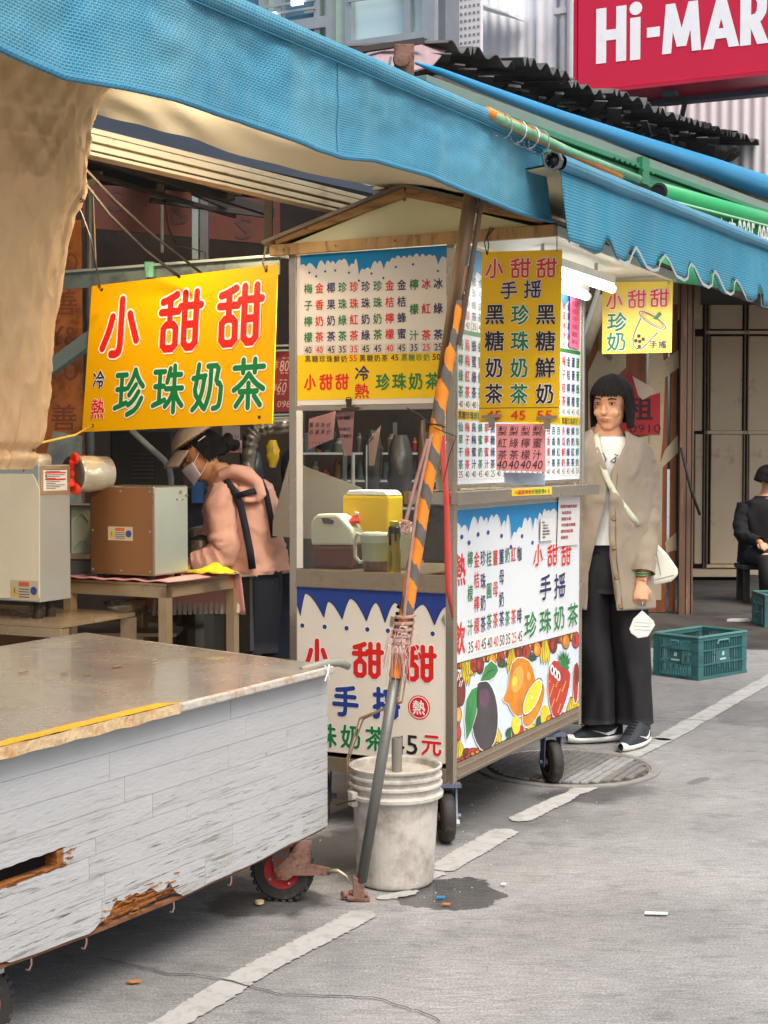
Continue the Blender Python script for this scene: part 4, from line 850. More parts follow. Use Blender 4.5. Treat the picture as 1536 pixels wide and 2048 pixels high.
strip('黑糖珍珠鮮奶', 222, 555, 990, K_); strip('黑糖奶茶', 642, 868, 984, K_); strip('黑糖珍奶', 962, 1190, 978, G_)
for s_, x, y in (('55', 598, 985), ('45', 916, 979), ('50', 1238, 974)):
    a, b_ = FF.px(*Z7(x, y)); glyph(q, FF, s_, a, b_, .029, .021, R_ if s_ == '55' else K_, .012, L7 + .0006)
word(q, FF, '小甜甜', Z7(268, 1170), Z7(512, 1165), .052, .056, .0072, R_, None, 1.5, L7 + .001)
word(q, FF, '冷', Z7(667, 1100), Z7(667, 1100), .054, .05, .0066, N_, None, 1.5, L7 + .001)
a, b_ = FF.px(*Z7(665, 1236)); glyph(q, FF, '熱', a, b_, .06, .055, R_, .02, L7 + .001)
word(q, FF, '珍珠奶茶', Z7(825, 1165), Z7(1208, 1158), .052, .056, .0068, G_, None, 1.5, L7 + .001)
part(q, 'lettering', INKS, mb_)
# ---- right side menu board
q = MB(); q.frbox(RR, .03, LR - .005, 1.24, 2.055, -.012, -.004); sb = part(q, 'menu_board', mat('lightbox_white', '#e3ebee', rough=.35, var=.03))
q = MB()
drips(q, RR, [(.032, 1.93), (.06, 1.90), (.09, 1.94), (.11, 1.87), (.14, 1.95), (.17, 1.92), (.20, 1.98), (.3, 1.93), (.4, 1.99), (.5, 1.92), (.6, 1.99), (.7, 1.93), (.8, 1.98), (.9, 1.93), (1.0, 1.99), (1.1, 1.93), (1.2, 1.98), (1.328, 1.95)], 2.054, B_, SL, W_, .006)
q.flat(RR, [(.032, 1.757), (1.328, 1.757), (1.328, 1.772), (.032, 1.772)], SL, G_)
q.flat(RR, [(.032, 1.462), (1.328, 1.462), (1.328, 1.497), (.032, 1.497)], SL, Y_)
NC = 22; cw = 1.27 / NC
S1 = ['珍珠奶茶', '珍珠檸檬', '珍珠綠茶', '金桔奶茶', '冰紅茶', '冰綠茶', '烏龍茶', '百香果汁', '冬瓜茶', '冬瓜檸檬', '蜂蜜茶', '金桔汁', '楊桃汁', '酸梅汁', '洛神花茶', '桂花綠茶', '仙草茶', '芋頭奶', '仙豆冰沙', '仙草凍冰', '小仙豆冰', '紅豆牛奶']
S2 = ['梅檸綠茶', '烏梅紅茶', '蜂蜜綠茶', '蜂蜜紅茶', '金桔綠茶', '檸檬紅茶', '百香紅茶', '葡萄柚汁', '多多綠茶', '多多紅茶', '鮮奶茶', '鮮奶綠茶', '椰果奶茶', '布丁奶茶', '仙草奶茶', '阿華田奶', '可可奶茶', '梅子綠茶', '梅子桔茶', '金桔檸檬', '蘆薈檸檬', '蘆薈蜂蜜']
S3 = ['仙草干茶', '梅子綠茶', '烏梅蜜汁', '蜂蜜奶茶', '草莓蜜汁', '黑糖綠茶', '金香檸汁', '金桔蜜茶', '柳橙綠茶', '蘋果紅茶', '水蜜桃茶', '鳳梨冰茶', '荔枝綠茶', '奇異果汁', '百香檸檬', '百香果汁', '百香綠茶', '百香紅茶', '多瓜鮮奶', '鮮奶綠茶', '鮮奶紅茶', '珍珠鮮奶']
P1 = '45 40 35 40 25 25 25 40 25 35 35 40 35 35 40 40 35 50 45 45 45 50'.split(); P2 = '40 40 40 40 45 35 40 45 45 45 50 50 45 45 45 50 50 40 40 40 45 45'.split(); P3 = '35 40 40 45 40 25 40 35 40 40 45 45 40 45 40 40 40 40 45 45 45 50'.split()
for rows, prs, ys, py in ((S1, P1, (1.945, 1.905, 1.865, 1.825), 1.79), (S2, P2, (1.722, 1.668, 1.614, 1.560), 1.517), (S3, P3, (1.438, 1.395, 1.352, 1.309), 1.274)):
    for i in range(NC):
        a = .062 + cw * i; c_ = (G_, R_, N_, G_, R_, N_, N_)[i % 7]; w_ = rows[i]
        yy = ys if len(w_) == 4 else (ys[0], (ys[1] + ys[2]) / 2, ys[3])
        for ch, b_ in zip(w_, yy): glyph(q, RR, ch, a, b_, .042, (ys[0] - ys[1]) * .82, c_, .012, SL + .0006)
        q.flat(RR, [(a - .025, py - .017), (a + .025, py - .017), (a + .025, py + .017), (a - .025, py + .017)], SL + .0002, W_)
        glyph(q, RR, prs[i], a, py, .034, .024, K_, .004, SL + .0006)
for k in range(5):
    for i, ch in enumerate('黑糖珍珠鮮奶'): glyph(q, RR, ch, .055 + k * .26 + i * .034, 1.479, .034, .03, (K_, K_, K_, K_, G_, G_)[i], .014, SL + .0006)
    glyph(q, RR, '55', .055 + k * .26 + .21, 1.479, .034, .022, R_, .01, SL + .0006)
part(q, 'lettering', INKS, sb)
q = MB(); q.frbox(RR, LR - .004, LR + .012, 1.22, 2.06, -.02, .004); q.frbox(RR, .0, LR, 2.056, 2.068, -.02, .004); part(q, 'board_frame', M_ALU)
# ---- gable roof
M_WOOD = mat('old_pine', '#9c7343', rough=.65, var=.3, scale=5, stretch=(1, 1, 9), dirt='#5c3d20', dirt_amt=.4, dirt_scale=6)
M_WOODL = mat('wood_trim', '#a98552', rough=.6, var=.25, scale=6, stretch=(4, 4, 1), dirt='#5f452a', dirt_amt=.35, dirt_scale=8)
gl = .05; ga0, ga1 = -.70, .375; am = -.165; zb = 2.085; za = 2.235
q = MB(); q.frbox(FF, ga0, ga1, zb - .034, zb + .005, gl - .02, gl); part(q, 'eaves_beam', M_WOODL, bevel=.002)
q = MB(); q.bar(FF(ga0 + .02, zb + .02, gl - .012), FF(am, za, gl - .012), .02, .032, up=ZU); part(q, 'rafter', M_WOOD, bevel=.002)
q = MB(); q.bar(FF(am, za, gl - .014), FF(ga1 - .04, zb + .025, gl - .014), .02, .03, up=ZU); part(q, 'rafter', M_WOOD, bevel=.002)
q = MB(); q.prism(FF, [(ga0 + .05, zb), (am, za - .01), (ga1 - .06, zb)], gl - .03, gl - .024); part(q, 'gable_panel', mat('gable_cream', '#cfc99a', rough=.5, var=.08, scale=2.5, emit=lin('#cfc98a'), estr=.0))
for a, z in ((-.55, 2.14), (am - .0, za - .025), (.10, 2.16), (-.43, 2.07), (-.2, 2.073), (-.64, 2.07)):
    q = MB(); q.tube([FF(a, z, gl - .002), FF(a, z, gl + .006)], .006 if z > 2.1 else .003, 8); part(q, 'bolt', M_RUST)
for s_ in (0, 1):
    e = (ga0 - .02, zb + .012) if s_ == 0 else (ga1 + .01, zb + .012)
    q = MB(); P = [FF(e[0], e[1], gl + .02), FF(am, za + .022, gl + .02), FF(am, za + .022, -1.42), FF(e[0], e[1], -1.42)]
    q.add(P, [(0, 1, 2, 3)]); part(q, 'roof_sheet', mat('roof_tin', '#6b6152', rough=.5, metal=.4, var=.3, scale=5), solid=.012)
for a in (ga0 + .01, ga1 - .01):
    q = MB(); q.bar(FF(a, zb - .012, gl - .02), FF(a, zb - .012, -1.42), .02, .036); part(q, 'eaves_beam', mat('white_trim', '#d8d4c6', rough=.4), bevel=.002)
q = MB(); q.frbox(FF, ga0 + .02, ga1 - .02, zb - .004, zb, -1.41, gl - .03); part(q, 'soffit', mat('soffit_white', '#e4e0d0', rough=.5))
q = MB(); q.frbox(FF, ga0 + .02, ga1 - .02, zb - .03, zb - .005, -1.42, -1.40); part(q, 'eaves_beam', mat('white_trim', '#d8d4c6', rough=.4))
# ---- glass
mg = bpy.data.materials.new('clear_glass'); mg.use_nodes = True; nt = mg.node_tree; nt.nodes.clear()
o_ = nt.nodes.new('ShaderNodeOutputMaterial'); tr = nt.nodes.new('ShaderNodeBsdfTransparent'); gls = nt.nodes.new('ShaderNodeBsdfGlossy'); mxs = nt.nodes.new('ShaderNodeMixShader'); fr_ = nt.nodes.new('ShaderNodeFresnel')
gls.inputs['Roughness'].default_value = .03; fr_.inputs[0].default_value = 1.45; tr.inputs[0].default_value = (.93, .95, .93, 1)
nt.links.new(fr_.outputs[0], mxs.inputs[0]); nt.links.new(tr.outputs[0], mxs.inputs[1]); nt.links.new(gls.outputs[0], mxs.inputs[2]); nt.links.new(mxs.outputs[0], o_.inputs[0])
q = MB(); q.frbox(FF, -.617, -.033, .935, 1.497, -.009, -.005); part(q, 'glass_pane', mg)
q = MB(); q.frbox(FF, -.617, -.595, .935, 1.50, -.004, .004); part(q, 'glass_strip', mat('white_strip', '#e2ddd0', rough=.3))
# ---- casters
M_TYRE = mat('rubber', '#2b2927', rough=.7, var=.2, scale=12, dirt='#6a655d', dirt_amt=.25, dirt_scale=6, bump=.2)
def caster(parent, top, zt, ax, r=.088, w=.045, mw=None, fork=M_ALU, rim=M_RUST, tread=False):
    ax = Vector(ax).normalized(); c = Vector((top.x, top.y, r + .002)); fx = ax.cross(ZU).normalized()
    cs = bpy.data.objects.new('caster', None); COL.objects.link(cs); cs.empty_display_size = .05; place(cs, c, parent)
    q = MB(); q.lathe(c - ax * w / 2, [(r * .58, 0), (r * .9, -.001), (r * .98, w * .15), (r, w * .35), (r, w * .65), (r * .98, w * .85), (r * .9, w + .001), (r * .58, w), (r * .58, 0)], 36, X=fx, Y=ZU, Zd=ax)
    if tread:
        for k in range(26):
            an = k * 2 * math.pi / 26
            for s_ in (-1, 1): q.box(c + (fx * math.cos(an + s_ * .06) + ZU * math.sin(an + s_ * .06)) * (r - .001) + ax * (s_ * w * .25), (.012, w * .42, .010), X=(-fx * math.sin(an) + ZU * math.cos(an)), Y=ax)
    q.build('tyre', M_TYRE, cs, smooth=not tread)
    q = MB(); q.lathe(c - ax * (w / 2 - .003), [(r * .1, -.012), (r * .16, -.008), (r * .2, .006), (r * .42, .008), (r * .5, -.002), (r * .6, -.004), (r * .6, w - .004), (r * .5, w - .006), (r * .2, w * .7), (r * .1, w)], 30, X=fx, Y=ZU, Zd=ax); q.build('rim', rim, cs, smooth=False)
    q = MB()
    for s_ in (-1, 1):
        A = c + ax * s_ * (w / 2 + .012); q.prism(Fr(A - ax * .002, fx, ZU), [(-.018, -.018), (.018, -.018), (.03, zt - r - .01), (-.03, zt - r - .01)], 0, .004)
    q.box(Vector((c.x, c.y, zt - .008)), (w + .05, .08, .012), X=ax); q.tube([c - ax * (w / 2 + .03), c + ax * (w / 2 + .03)], .009, 10); q.build('fork', fork, cs)
    return cs
M_FORKB = mat('blue_painted_steel', '#5c6f8c', rough=.55, metal=.3, var=.3, scale=20, dirt='#6e4a3a', dirt_amt=.5, dirt_scale=15)
wa = on_z(893, 1692); wb = on_z(1106, 1572)
for p, ax in ((wa + Vector((0, .05, 0)), (1, .12, 0)), (wb + Vector((0, .05, 0)), (1, .25, 0)), (cp(-.57, .1, 0), (1, .1, 0)), (cp(-.57, 1.22, 0), (1, .2, 0))): caster(ct, p, .212, ax, fork=M_FORKB)
q = MB(); p = wa + ZU * .07 + Vector((.035, .04, 0)); q.tube([p, p + Vector((.012, 0, 0))], .013, 8); q.tube([wa + Vector((.03, .06, .2)), wa + Vector((.035, .045, .07))], .008, 8)
part(q, 'axle_nut', M_ALU)
# ---- lamp tubes under the right eave
def along(a, x, y): return plane_hit(x, y, FF(a, 0), RR.n)
M_TUBE = mat('lit_tube', '#ffffff', emit=(1, .98, .94), estr=5)
for (a, p0, p1, lab) in ((.20, (1085, 512), (1224, 566), 'lit white fluorescent tube sticking out past the right of the roof'), (.055, (1085, 542), (1172, 586), 'shorter lit fluorescent tube just above the side menu board')):
    A = along(a, *p0); B = along(a, *p1); A.z = B.z = (A.z + B.z) / 2; lp = thing('fluorescent_lamp', A.lerp(B, .5), lab, 'lamp'); d = (B - A).normalized()
    q = MB(); q.bar(A, B - d * .03, .05, .03); q.build('housing', mat('lamp_white', '#f0f0ea', rough=.4), lp, bevel=.003)
    q = MB(); q.tube([A - ZU * .03, B - ZU * .03], .016, 12); q.build('tube', M_TUBE, lp, smooth=True)
    q = MB(); q.tube([B - ZU * .03, B - ZU * .03 + d * .022], .018, 12); q.tube([B - ZU * .008 - d * .01, B - ZU * .03 - d * .01], .01, 8); q.build('tube_holder', mat('lamp_white', '#f0f0ea'), lp)
    if a > .1: q = MB(); q.bar(A + ZU * .02, A + ZU * .06, .01, .03); q.bar(B - d * .2 + ZU * .02, B - d * .2 + ZU * .075, .01, .03); q.build('hanger', M_ALU, lp)
# ============================================================ HANGING SIGNS
M_YEL = mat('sign_yellow', '#e3ab00', rough=.3, var=.03, scale=1.5, spec=.5); M_YEL2 = mat('sign_yellow_lit', '#edbd12', rough=.3, var=.03, scale=1.5); M_YEL3 = mat('sign_yellow_pale', '#edd24a', rough=.35, var=.05)
M_WIRE = mat('wire', '#2a2622', rough=.6)
class Quad:                                     # a board hung a little out of square: four corners
    def __init__(s, bl, br, tr, tl):
        s.c = [Vector(x) for x in (bl, br, tr, tl)]; s.n = (s.c[1] - s.c[0]).cross(s.c[3] - s.c[0]).normalized(); s.w = (s.c[1] - s.c[0]).length; s.h = (s.c[3] - s.c[0]).length
    def __call__(s, a, b, l=0.):
        u, v = a / s.w, b / s.h; c = s.c
        return c[0] * (1 - u) * (1 - v) + c[1] * u * (1 - v) + c[2] * u * v + c[3] * (1 - u) * v + s.n * l
    def px(s, x, y):
        P = plane_hit(x, y, s.c[0], s.n); u = v = .5
        for _ in range(30):
            e = P - s(u * s.w, v * s.h); du = (s(u * s.w + .001, v * s.h) - s(u * s.w, v * s.h)) / .001; dv = (s(u * s.w, v * s.h + .001) - s(u * s.w, v * s.h)) / .001
            u += e.dot(du) / du.length_squared / s.w; v += e.dot(dv) / dv.length_squared / s.h
        return u * s.w, v * s.h
yb_l = at(164, 864, 6.05); yb_r = at(544, 847, 5.5); yt_r = at(555, 528, 5.5); yt_l = at(184, 572, 6.05)
nn_ = (yb_r - yb_l).cross(yt_l - yb_l).normalized(); yt_r = plane_hit(555, 528, yb_l, nn_)
YS = Quad(yb_l, yb_r, yt_r, yt_l)
s1 = thing('hanging_sign', (yb_l + yb_r) / 2, 'large yellow sign hung from a galvanised beam over the worker', 'sign')
q = MB(); q.frbox(YS, 0, YS.w, 0, YS.h, -.006, 0); q.build('board', M_YEL, s1)
q = MB(); Z3 = lambda X, Y: (X / 2.56, 512 + Y / 2.56)
word(q, YS, '小', Z3(622, 365), Z3(622, 365), .235, .245, .032, R_, W_, 1.45, .003)
word(q, YS, '甜', Z3(925, 335), Z3(925, 335), .222, .240, .030, R_, W_, 1.45, .003)
word(q, YS, '甜', Z3(1230, 305), Z3(1230, 305), .222, .240, .030, R_, W_, 1.45, .003)
for ch, X, Y in (('珍', 665, 695), ('珠', 862, 680), ('奶', 1065, 668), ('茶', 1275, 652)): word(q, YS, ch, Z3(X, Y), Z3(X, Y), .158, .190, .0215, G_, W_, 1.5, .003)
word(q, YS, '冷', Z3(508, 634), Z3(508, 634), .062, .072, .0085, N_, W_, 1.6, .003)
a, b_ = YS.px(*Z3(502, 782)); glyph(q, YS, '熱', a, b_, .078, .086, W_, .055, .0022); glyph(q, YS, '熱', a, b_, .078, .086, R_, .022, .003)
q.build('lettering', INKS, s1)
for X, Y in ((522, 172), (1362, 75), (475, 868), (1328, 825)):
    q = MB(); a, b_ = YS.px(*Z3(X, Y)); q.flat(YS, [(a + .007 * math.cos(k * .52), b_ + .007 * math.sin(k * .52)) for k in range(12)], .001); q.build('hole', M_WIRE, s1)
q = MB(); P = YS(*YS.px(*Z3(522, 172)), .004); q.tube([P, P + ZU * .02 + Vector((-.01, 0, 0)), P + ZU * .09 + Vector((-.02, 0, 0)), P + ZU * .3 + Vector((-.03, 0, .1))], .0025, 6)
P = YS(*YS.px(*Z3(1362, 75)), .004); q.tube([P, P + ZU * .03 + Vector((-.01, 0, 0)), P + ZU * .09 + Vector((.004, 0, 0))], .0035, 6); q.build('hanging_wire', mat('twine', '#8a7b63', rough=.8), s1)
q = MB(); a = YS.px(*Z3(475, 868)); P = YS(*a, .004); q.tube([P, at(150, 870, 5.4), at(85, 885, 4.9)], .004, 6)
tag(q.build('yellow_cord', mat('cord_yellow', '#c9a03a', rough=.8)), 'yellow cord from the lower corner of the large yellow sign to the brown tarp', 'cord')
# narrow sign in front of the side board
def plain_sign(corners, fr, M_, label, hook=True, cat='sign'):
    (x0, y0), (x1, y1), (x2, y2), (x3, y3) = corners; pts = [plane_hit(x, y, fr.o, fr.n) for x, y in corners]
    Q = Quad(*pts); t = thing('hanging_sign', (pts[0] + pts[1]) / 2, label, cat); q = MB(); q.frbox(Q, 0, Q.w, 0, Q.h, -.004, 0); q.build('board', M_, t); return Q, t
Z8 = lambda X, Y: (880 + X / 3.794, 460 + Y / 3.794)
Q2, s2 = plain_sign((Z8(295, 1460), Z8(900, 1455), Z8(925, 148), Z8(318, 168)), FF.shifted(.055), M_YEL2, 'narrow tall yellow sign listing three drinks in front of the side menu')
q = MB()
word(q, Q2, '小甜甜', Z8(418, 292), Z8(810, 288), .070, .066, .0075, R_, W_, 1.7, .003)
word(q, Q2, '手搖', Z8(525, 457), Z8(705, 450), .058, .058, .0068, N_, W_, 1.5, .003)
for s_, X, c_ in (('黑糖奶茶', 418, K_), ('珍珠奶茶', 608, G_), ('黑糖鮮奶', 805, K_)):
    for ch, Y in zip(s_, (640, 842, 1045, 1242)):
        p = Z8(X - (Y - 640) * .012, Y); a, b_ = Q2.px(*p)
        if ch in ST: strokes(q, Q2, ch, a, b_, .060, .064, .0125, W_, .0022); strokes(q, Q2, ch, a, b_, .060, .064, .0075, c_, .003)
        else: glyph(q, Q2, ch, a, b_, .072, .070, W_, .05, .0022, em=True); glyph(q, Q2, ch, a, b_, .072, .070, c_, .022, .003, em=True)
for s_, X in (('45', 410), ('45', 595), ('55', 795)):
    a, b_ = Q2.px(*Z8(X, 1405)); glyph(q, Q2, s_, a, b_, .052, .030, mi_ := R_, .006, .003)
a, b_ = Q2.px(*Z8(300, 1352)); q.flat(Q2, [(0, b_ - .001), (Q2.w, b_ - .001), (Q2.w, b_ + .001), (0, b_ + .001)], .001, K_)
q.build('lettering', INKS, s2)
q = MB(); P = Q2(*Q2.px(*Z8(362, 190)), .004); q.tube([P, P + ZU * .03 + Vector((.005, 0, 0)), P + ZU * .06, P + ZU * .085 + Vector((.02, -.0, 0))], .002, 6); q.tube([P, P + ZU * .04 + Vector((-.01, 0, 0)), P + ZU * .09 + Vector((.01, 0, 0)), P + ZU * .085 + Vector((.03, 0, 0))], .002, 6)
P = Q2(*Q2.px(*Z8(890, 165)), .004); q.tube([P, P + ZU * .09], .0015, 6); q.build('hanging_wire', M_WIRE, s2)
# pink note and clips below it
M_PINK = mat('pink_paper', '#ee9a9c', rough=.75, var=.05, scale=3); M_HAND = ink('handwriting', '#4a2a34')
def note(corners, fr, name, M_, label, cat='note', thick=.001):
    pts = [plane_hit(x, y, fr.o, fr.n) for x, y in corners]; Q = Quad(*pts); t = thing(name, (pts[0] + pts[1]) / 2, label, cat); q = MB(); q.frbox(Q, 0, Q.w, 0, Q.h, -thick, 0); q.build('sheet', M_, t); return Q, t
FN = FF.shifted(.058)
QN, n1 = note((Z8(428, 1822), Z8(798, 1836), Z8(802, 1470), Z8(425, 1470)), FN, 'paper_note', M_PINK, 'pink paper note with handwritten drinks at 40 clipped under the narrow yellow sign')
q = MB()
for i, s_ in enumerate(('梨紅茶', '梨綠茶', '梨檸檬', '梨蜜汁')):
    for j, ch in enumerate(s_): a, b_ = QN.px(*Z8(475 + i * 88, 1525 + j * 90)); glyph(q, QN, ch, a, b_, .033, .034, 0, -.005, .002, em=True, skew=.12)
    a, b_ = QN.px(*Z8(472 + i * 90, 1780)); glyph(q, QN, '40', a, b_, .036, .028, 0, -.01, .002, skew=.2)
q.build('handwriting', M_HAND, n1)
def clip(fr, x, y, s, label, M_=None):
    a, b_ = fr.px(x, y); c = fr(a, b_, .006); t = thing('binder_clip', c, label, 'clip'); M_ = M_ or mat('clip_steel', '#a8a296', rough=.3, metal=.8)
    q = MB(); q.prism(fr, [(a - s, b_ + s * .12), (a + s, b_ + s * .22), (a + s, b_ - s * .1), (a - s, b_ - s * .2)], .002, .014); q.build('jaw', M_, t, bevel=.001)
    q = MB(); q.prism(fr, [(a - s * .25, b_ - s * .2), (a + s * .35, b_ - s * .15), (a + s * .42, b_ - s * 1.1), (a - s * .3, b_ - s * 1.1)], .010, .013); q.tube([fr(a - s * .3, b_ - s * .8, .014), fr(a - s * .2, b_ - s * 1.25, .016), fr(a + s * .3, b_ - s * 1.25, .016), fr(a + s * .4, b_ - s * .8, .014)], .002, 6); q.build('handle', M_, t)
clip(FF.shifted(.06), *Z8(398, 1415), .034, 'steel bulldog clip at the lower left corner of the narrow yellow sign')
clip(FF.shifted(.06), *Z8(818, 1425), .034, 'steel bulldog clip at the lower right corner of the narrow yellow sign')
clip(Fr(FF.o + FF.n * .004, FF.x, FF.y), 702, 818, -.032, 'large dark bulldog clip on the rail under the front menu board', mat('clip_dark', '#57493a', rough=.35, metal=.7))
# yellow square sign at the far end of the roof
F3 = FF.shifted(-1.36)
Q3, s3 = plain_sign(((1204, 708), (1343, 705), (1346, 562), (1205, 565)), F3, M_YEL3, 'small square yellow sign with a drawn drink cup')
q = MB(); Zs = lambda X, Y: (1150 + X / 3.98, 500 + Y / 3.98)
word(q, Q3, '小甜甜', Zs(318, 400), Zs(672, 382), .078, .078, .008, R_, W_, 1.7, .003)
word(q, Q3, '珍', Zs(335, 570), Zs(335, 570), .080, .076, .009, G_, W_, 1.7, .003); word(q, Q3, '奶', Zs(332, 728), Zs(332, 728), .080, .076, .009, G_, W_, 1.7, .003)
for ch, X in (('手', 625), ('搖', 697)): a, b_ = Q3.px(*Zs(X, 752)); glyph(q, Q3, ch, a, b_, .036, .034, N_, .02, .003, em=True)
cup = lambda pts: [Q3.px(*Zs(*p)) for p in pts]
ribbon(q, Q3, cup([(525, 545), (490, 620), (462, 700), (465, 755), (490, 785), (540, 780), (580, 740), (662, 655)]), .0085, .002, W_); ribbon(q, Q3, cup([(525, 545), (490, 620), (462, 700), (465, 755), (490, 785), (540, 780), (580, 740), (662, 655)]), .0045, .003, K_)
el = [(618 + 105 * math.cos(t * .3), 560 + 78 * math.sin(t * .3) * .5 + 60 * math.cos(t * .3)) for t in range(22)]
ribbon(q, Q3, cup(el), .0075, .002, W_); ribbon(q, Q3, cup(el), .0035, .003, K_)
el = [(618 + 85 * math.cos(t * .3), 558 + 58 * math.sin(t * .3) * .5 + 50 * math.cos(t * .3)) for t in range(22)]; ribbon(q, Q3, cup(el), .0025, .003, R_)
q.flat(Q3, cup([(622, 548), (650, 555), (690, 512), (672, 490)]), .0035, G_)
for X, Y in ((510, 685), (485, 722), (517, 728), (545, 710), (513, 768)): a, b_ = Q3.px(*Zs(X, Y)); q.flat(Q3, [(a + .008 * math.cos(k * .7), b_ + .008 * math.sin(k * .7)) for k in range(9)], .003, K_)
q.build('lettering', INKS, s3)
q = MB(); P = Q3(*Q3.px(1337, 568), .004); q.tube([P, P + ZU * .025, P + ZU * .04 + Vector((-.006, 0, 0)), P + ZU * .07 + Vector((.006, 0, 0))], .0025, 6); P = Q3(*Q3.px(1215, 568), .004); q.tube([P, P + ZU * .06], .002, 6); q.build('hanging_wire', M_ALU, s3)
# taped notices and strips on the side
FT = RR.shifted(.0); cards = [((Z5(1112, 660), Z5(1328, 638), Z5(1340, 160), Z5(1127, 165)), 'tall white notice in a plastic sleeve taped under the counter end'), ((Z5(945, 608), Z5(1073, 595), Z5(1073, 372), Z5(950, 382)), 'small white notice taped left of the tall one on the side panel')]
for k, (cs, lab) in enumerate(cards):
    Q, t = note(cs, RR.shifted(.003 + .002 * k), 'notice', M_PAPER, lab, 'notice'); q = MB()
    rows = ['親愛的顧客您好', '本店飲品', '甜度冰量', '可依需求調整', '請告知店員', '謝謝您'] if k == 0 else ['敬告', '全糖少冰', '半糖去冰', '微糖可調整', '請提早告知', '感謝']
    for i, r_ in enumerate(rows):
        wd = Q.w * .11; yy = Q.h * (.80 - i * .125) if k == 0 else Q.h * (.82 - i * .13)
        for j, ch in enumerate(r_): glyph(q, Q, ch, Q.w * (.14 if i == 0 else .2) + j * wd, yy, wd, Q.h * (.07 if k == 0 else .08), 0, .03, .001, em=True)
    q.build('lettering', ink('note_red', '#b04a52') if k == 0 else M_HAND, t)
Q, t = note((Z5(660, 160), Z5(1062, 142), Z5(1058, 68), Z5(662, 92)), RR.shifted(.042), 'sticker', ink('sticker_yellow', '#e8c823'), 'yellow sticker strip stuck on the steel counter edge', 'sticker'); q = MB()
for i, ch in enumerate('小甜甜冷熱珍珠奶茶45'): glyph(q, Q, ch, Q.w * (.1 + i * .083), Q.h * .5, Q.w * .08, Q.h * .7, [R_, R_, R_, K_, R_, G_, G_, G_, G_, K_, K_][i], .02, .001, em=True)
q.build('lettering', INKS, t)
Q, t = note((Z8(985, 885), Z8(1057, 908), Z8(1062, 478), Z8(990, 462)), RR.shifted(.006), 'paper_note', mat('pink_paper_bright', '#ee6f98', rough=.7), 'bright pink vertical note with handwriting at the far end of the side menu'); q = MB()
for i, ch in enumerate('小甜甜手搖飲料'): glyph(q, Q, ch, Q.w * .5, Q.h * (.92 - i * .135), Q.w * .7, Q.h * .1, 0, .0, .001, em=True)
q.build('handwriting', ink('note_darkred', '#a01848'), t)
q = MB(); F_ = FF.shifted(.035); q.prism(F_, [F_.px(*Z8(*p)) for p in ((485, 1840), (790, 1845), (788, 1935), (490, 1925))], -.01, .0)
tag(q.build('plastic_bag', mat('bag_plastic', '#9fb4c4', rough=.25, var=.4, scale=12, coat=.5, bump=.6, bscale=18)), 'crumpled clear plastic bag on the counter behind the pink note', 'bag')

# ============================================================ THINGS ON THE CART SHELF
zs = .925
def shelfpt(x, y, off=.12):
    P = plane_hit(x, y, C0 + U * off, U); return Vector((P.x, P.y, zs))
def lq(name, col, **k): return mat(name, col, **k)
M_HDPE = mat('milky_plastic', '#d4d6c2', rough=.4, var=.05, scale=4)
# square-shouldered body from px outline extruded in depth
def outline_body(mb, fr, pts, d0, d1, m=0):
    mb.prism(fr, pts, d0, d1, m)
FJ = FF.shifted(-.13); Zj = lambda X, Y: (540 + X / 3.746, 800 + Y / 3.746)
jl = shelfpt(665, 1142, .16); jug = thing('jug', jl, 'milky plastic jug with a red spout cap, half full of reddish brown tea', 'jug')
def J(p): a, b_ = FJ.px(*Zj(*p)); return (a, b_)
base_b = zs + .001
full = [J(p) for p in ((302, 1090), (300, 920), (318, 880), (350, 855), (490, 855), (520, 870), (560, 915), (600, 960), (612, 1000), (614, 1090))]
low = [(full[0][0], base_b + .010), full[0], full[-1], (full[-1][0], base_b + .01), (full[-1][0] - .012, base_b), (full[0][0] + .012, base_b)]
q = MB(); q.prism(FJ, low, -.10, .0); q.build('tea_filled_base', mat('tea_plastic', '#6a382c', rough=.35, var=.08, scale=6), jug, bevel=.012)
hole = [J(p) for p in ((385, 885), (400, 925), (470, 930), (478, 905), (440, 885))]
q = MB(); q.prism(FJ, full, -.098, -.002); q.build('body', M_HDPE, jug, bevel=.010)
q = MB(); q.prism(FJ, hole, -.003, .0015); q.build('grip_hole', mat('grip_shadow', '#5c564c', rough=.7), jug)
q = MB(); c = FJ(*J((575, 905)), -.05); q.lathe(c - ZU * .012, [(.022, 0), (.022, .012), (.012, .026), (.009, .034), (0, .036)], 16, X=FF.x, Y=FF.n, Zd=(ZU * 1.0 + FF.x * .45).normalized()); q.build('spout', mat('red_plastic', '#d03420', rough=.35), jug, smooth=False)
q = MB(); q.tube([c + ZU * .018 + FF.x * .012, c + ZU * .03 + FF.x * .016], .007, 8); q.build('spout_tip', M_SW, jug)
# box container, yellow
FK2 = FF.shifted(-.22); K2 = lambda p: FK2.px(*Zj(*p))
yl = thing('container', shelfpt(730, 1130, .25), 'big square yellow plastic container with a white lid behind the pitcher', 'container')
a0, _ = K2((540, 720)); a1_, _ = K2((884, 720)); bt = K2((700, 712))[1]
q = MB(); q.frbox(FK2, a0, a1_, zs + .001, bt, -.13, 0); q.build('body', mat('yellow_plastic', '#e2bc05', rough=.35, var=.04), yl, bevel=.01)
q = MB(); q.prism(FK2, [(a0 + .01, bt), (a0 + .028, bt + .017), (a1_ - .02, bt + .017), (a1_, bt)], -.12, -.002); q.build('lid', M_SW, yl, bevel=.003)
q = MB(); q.frbox(FK2, a0 - .004, a0 + .01, zs + .05, bt - .01, -.10, -.03); q.build('side_handle', mat('yellow_plastic', '#e2bc05'), yl, bevel=.003)
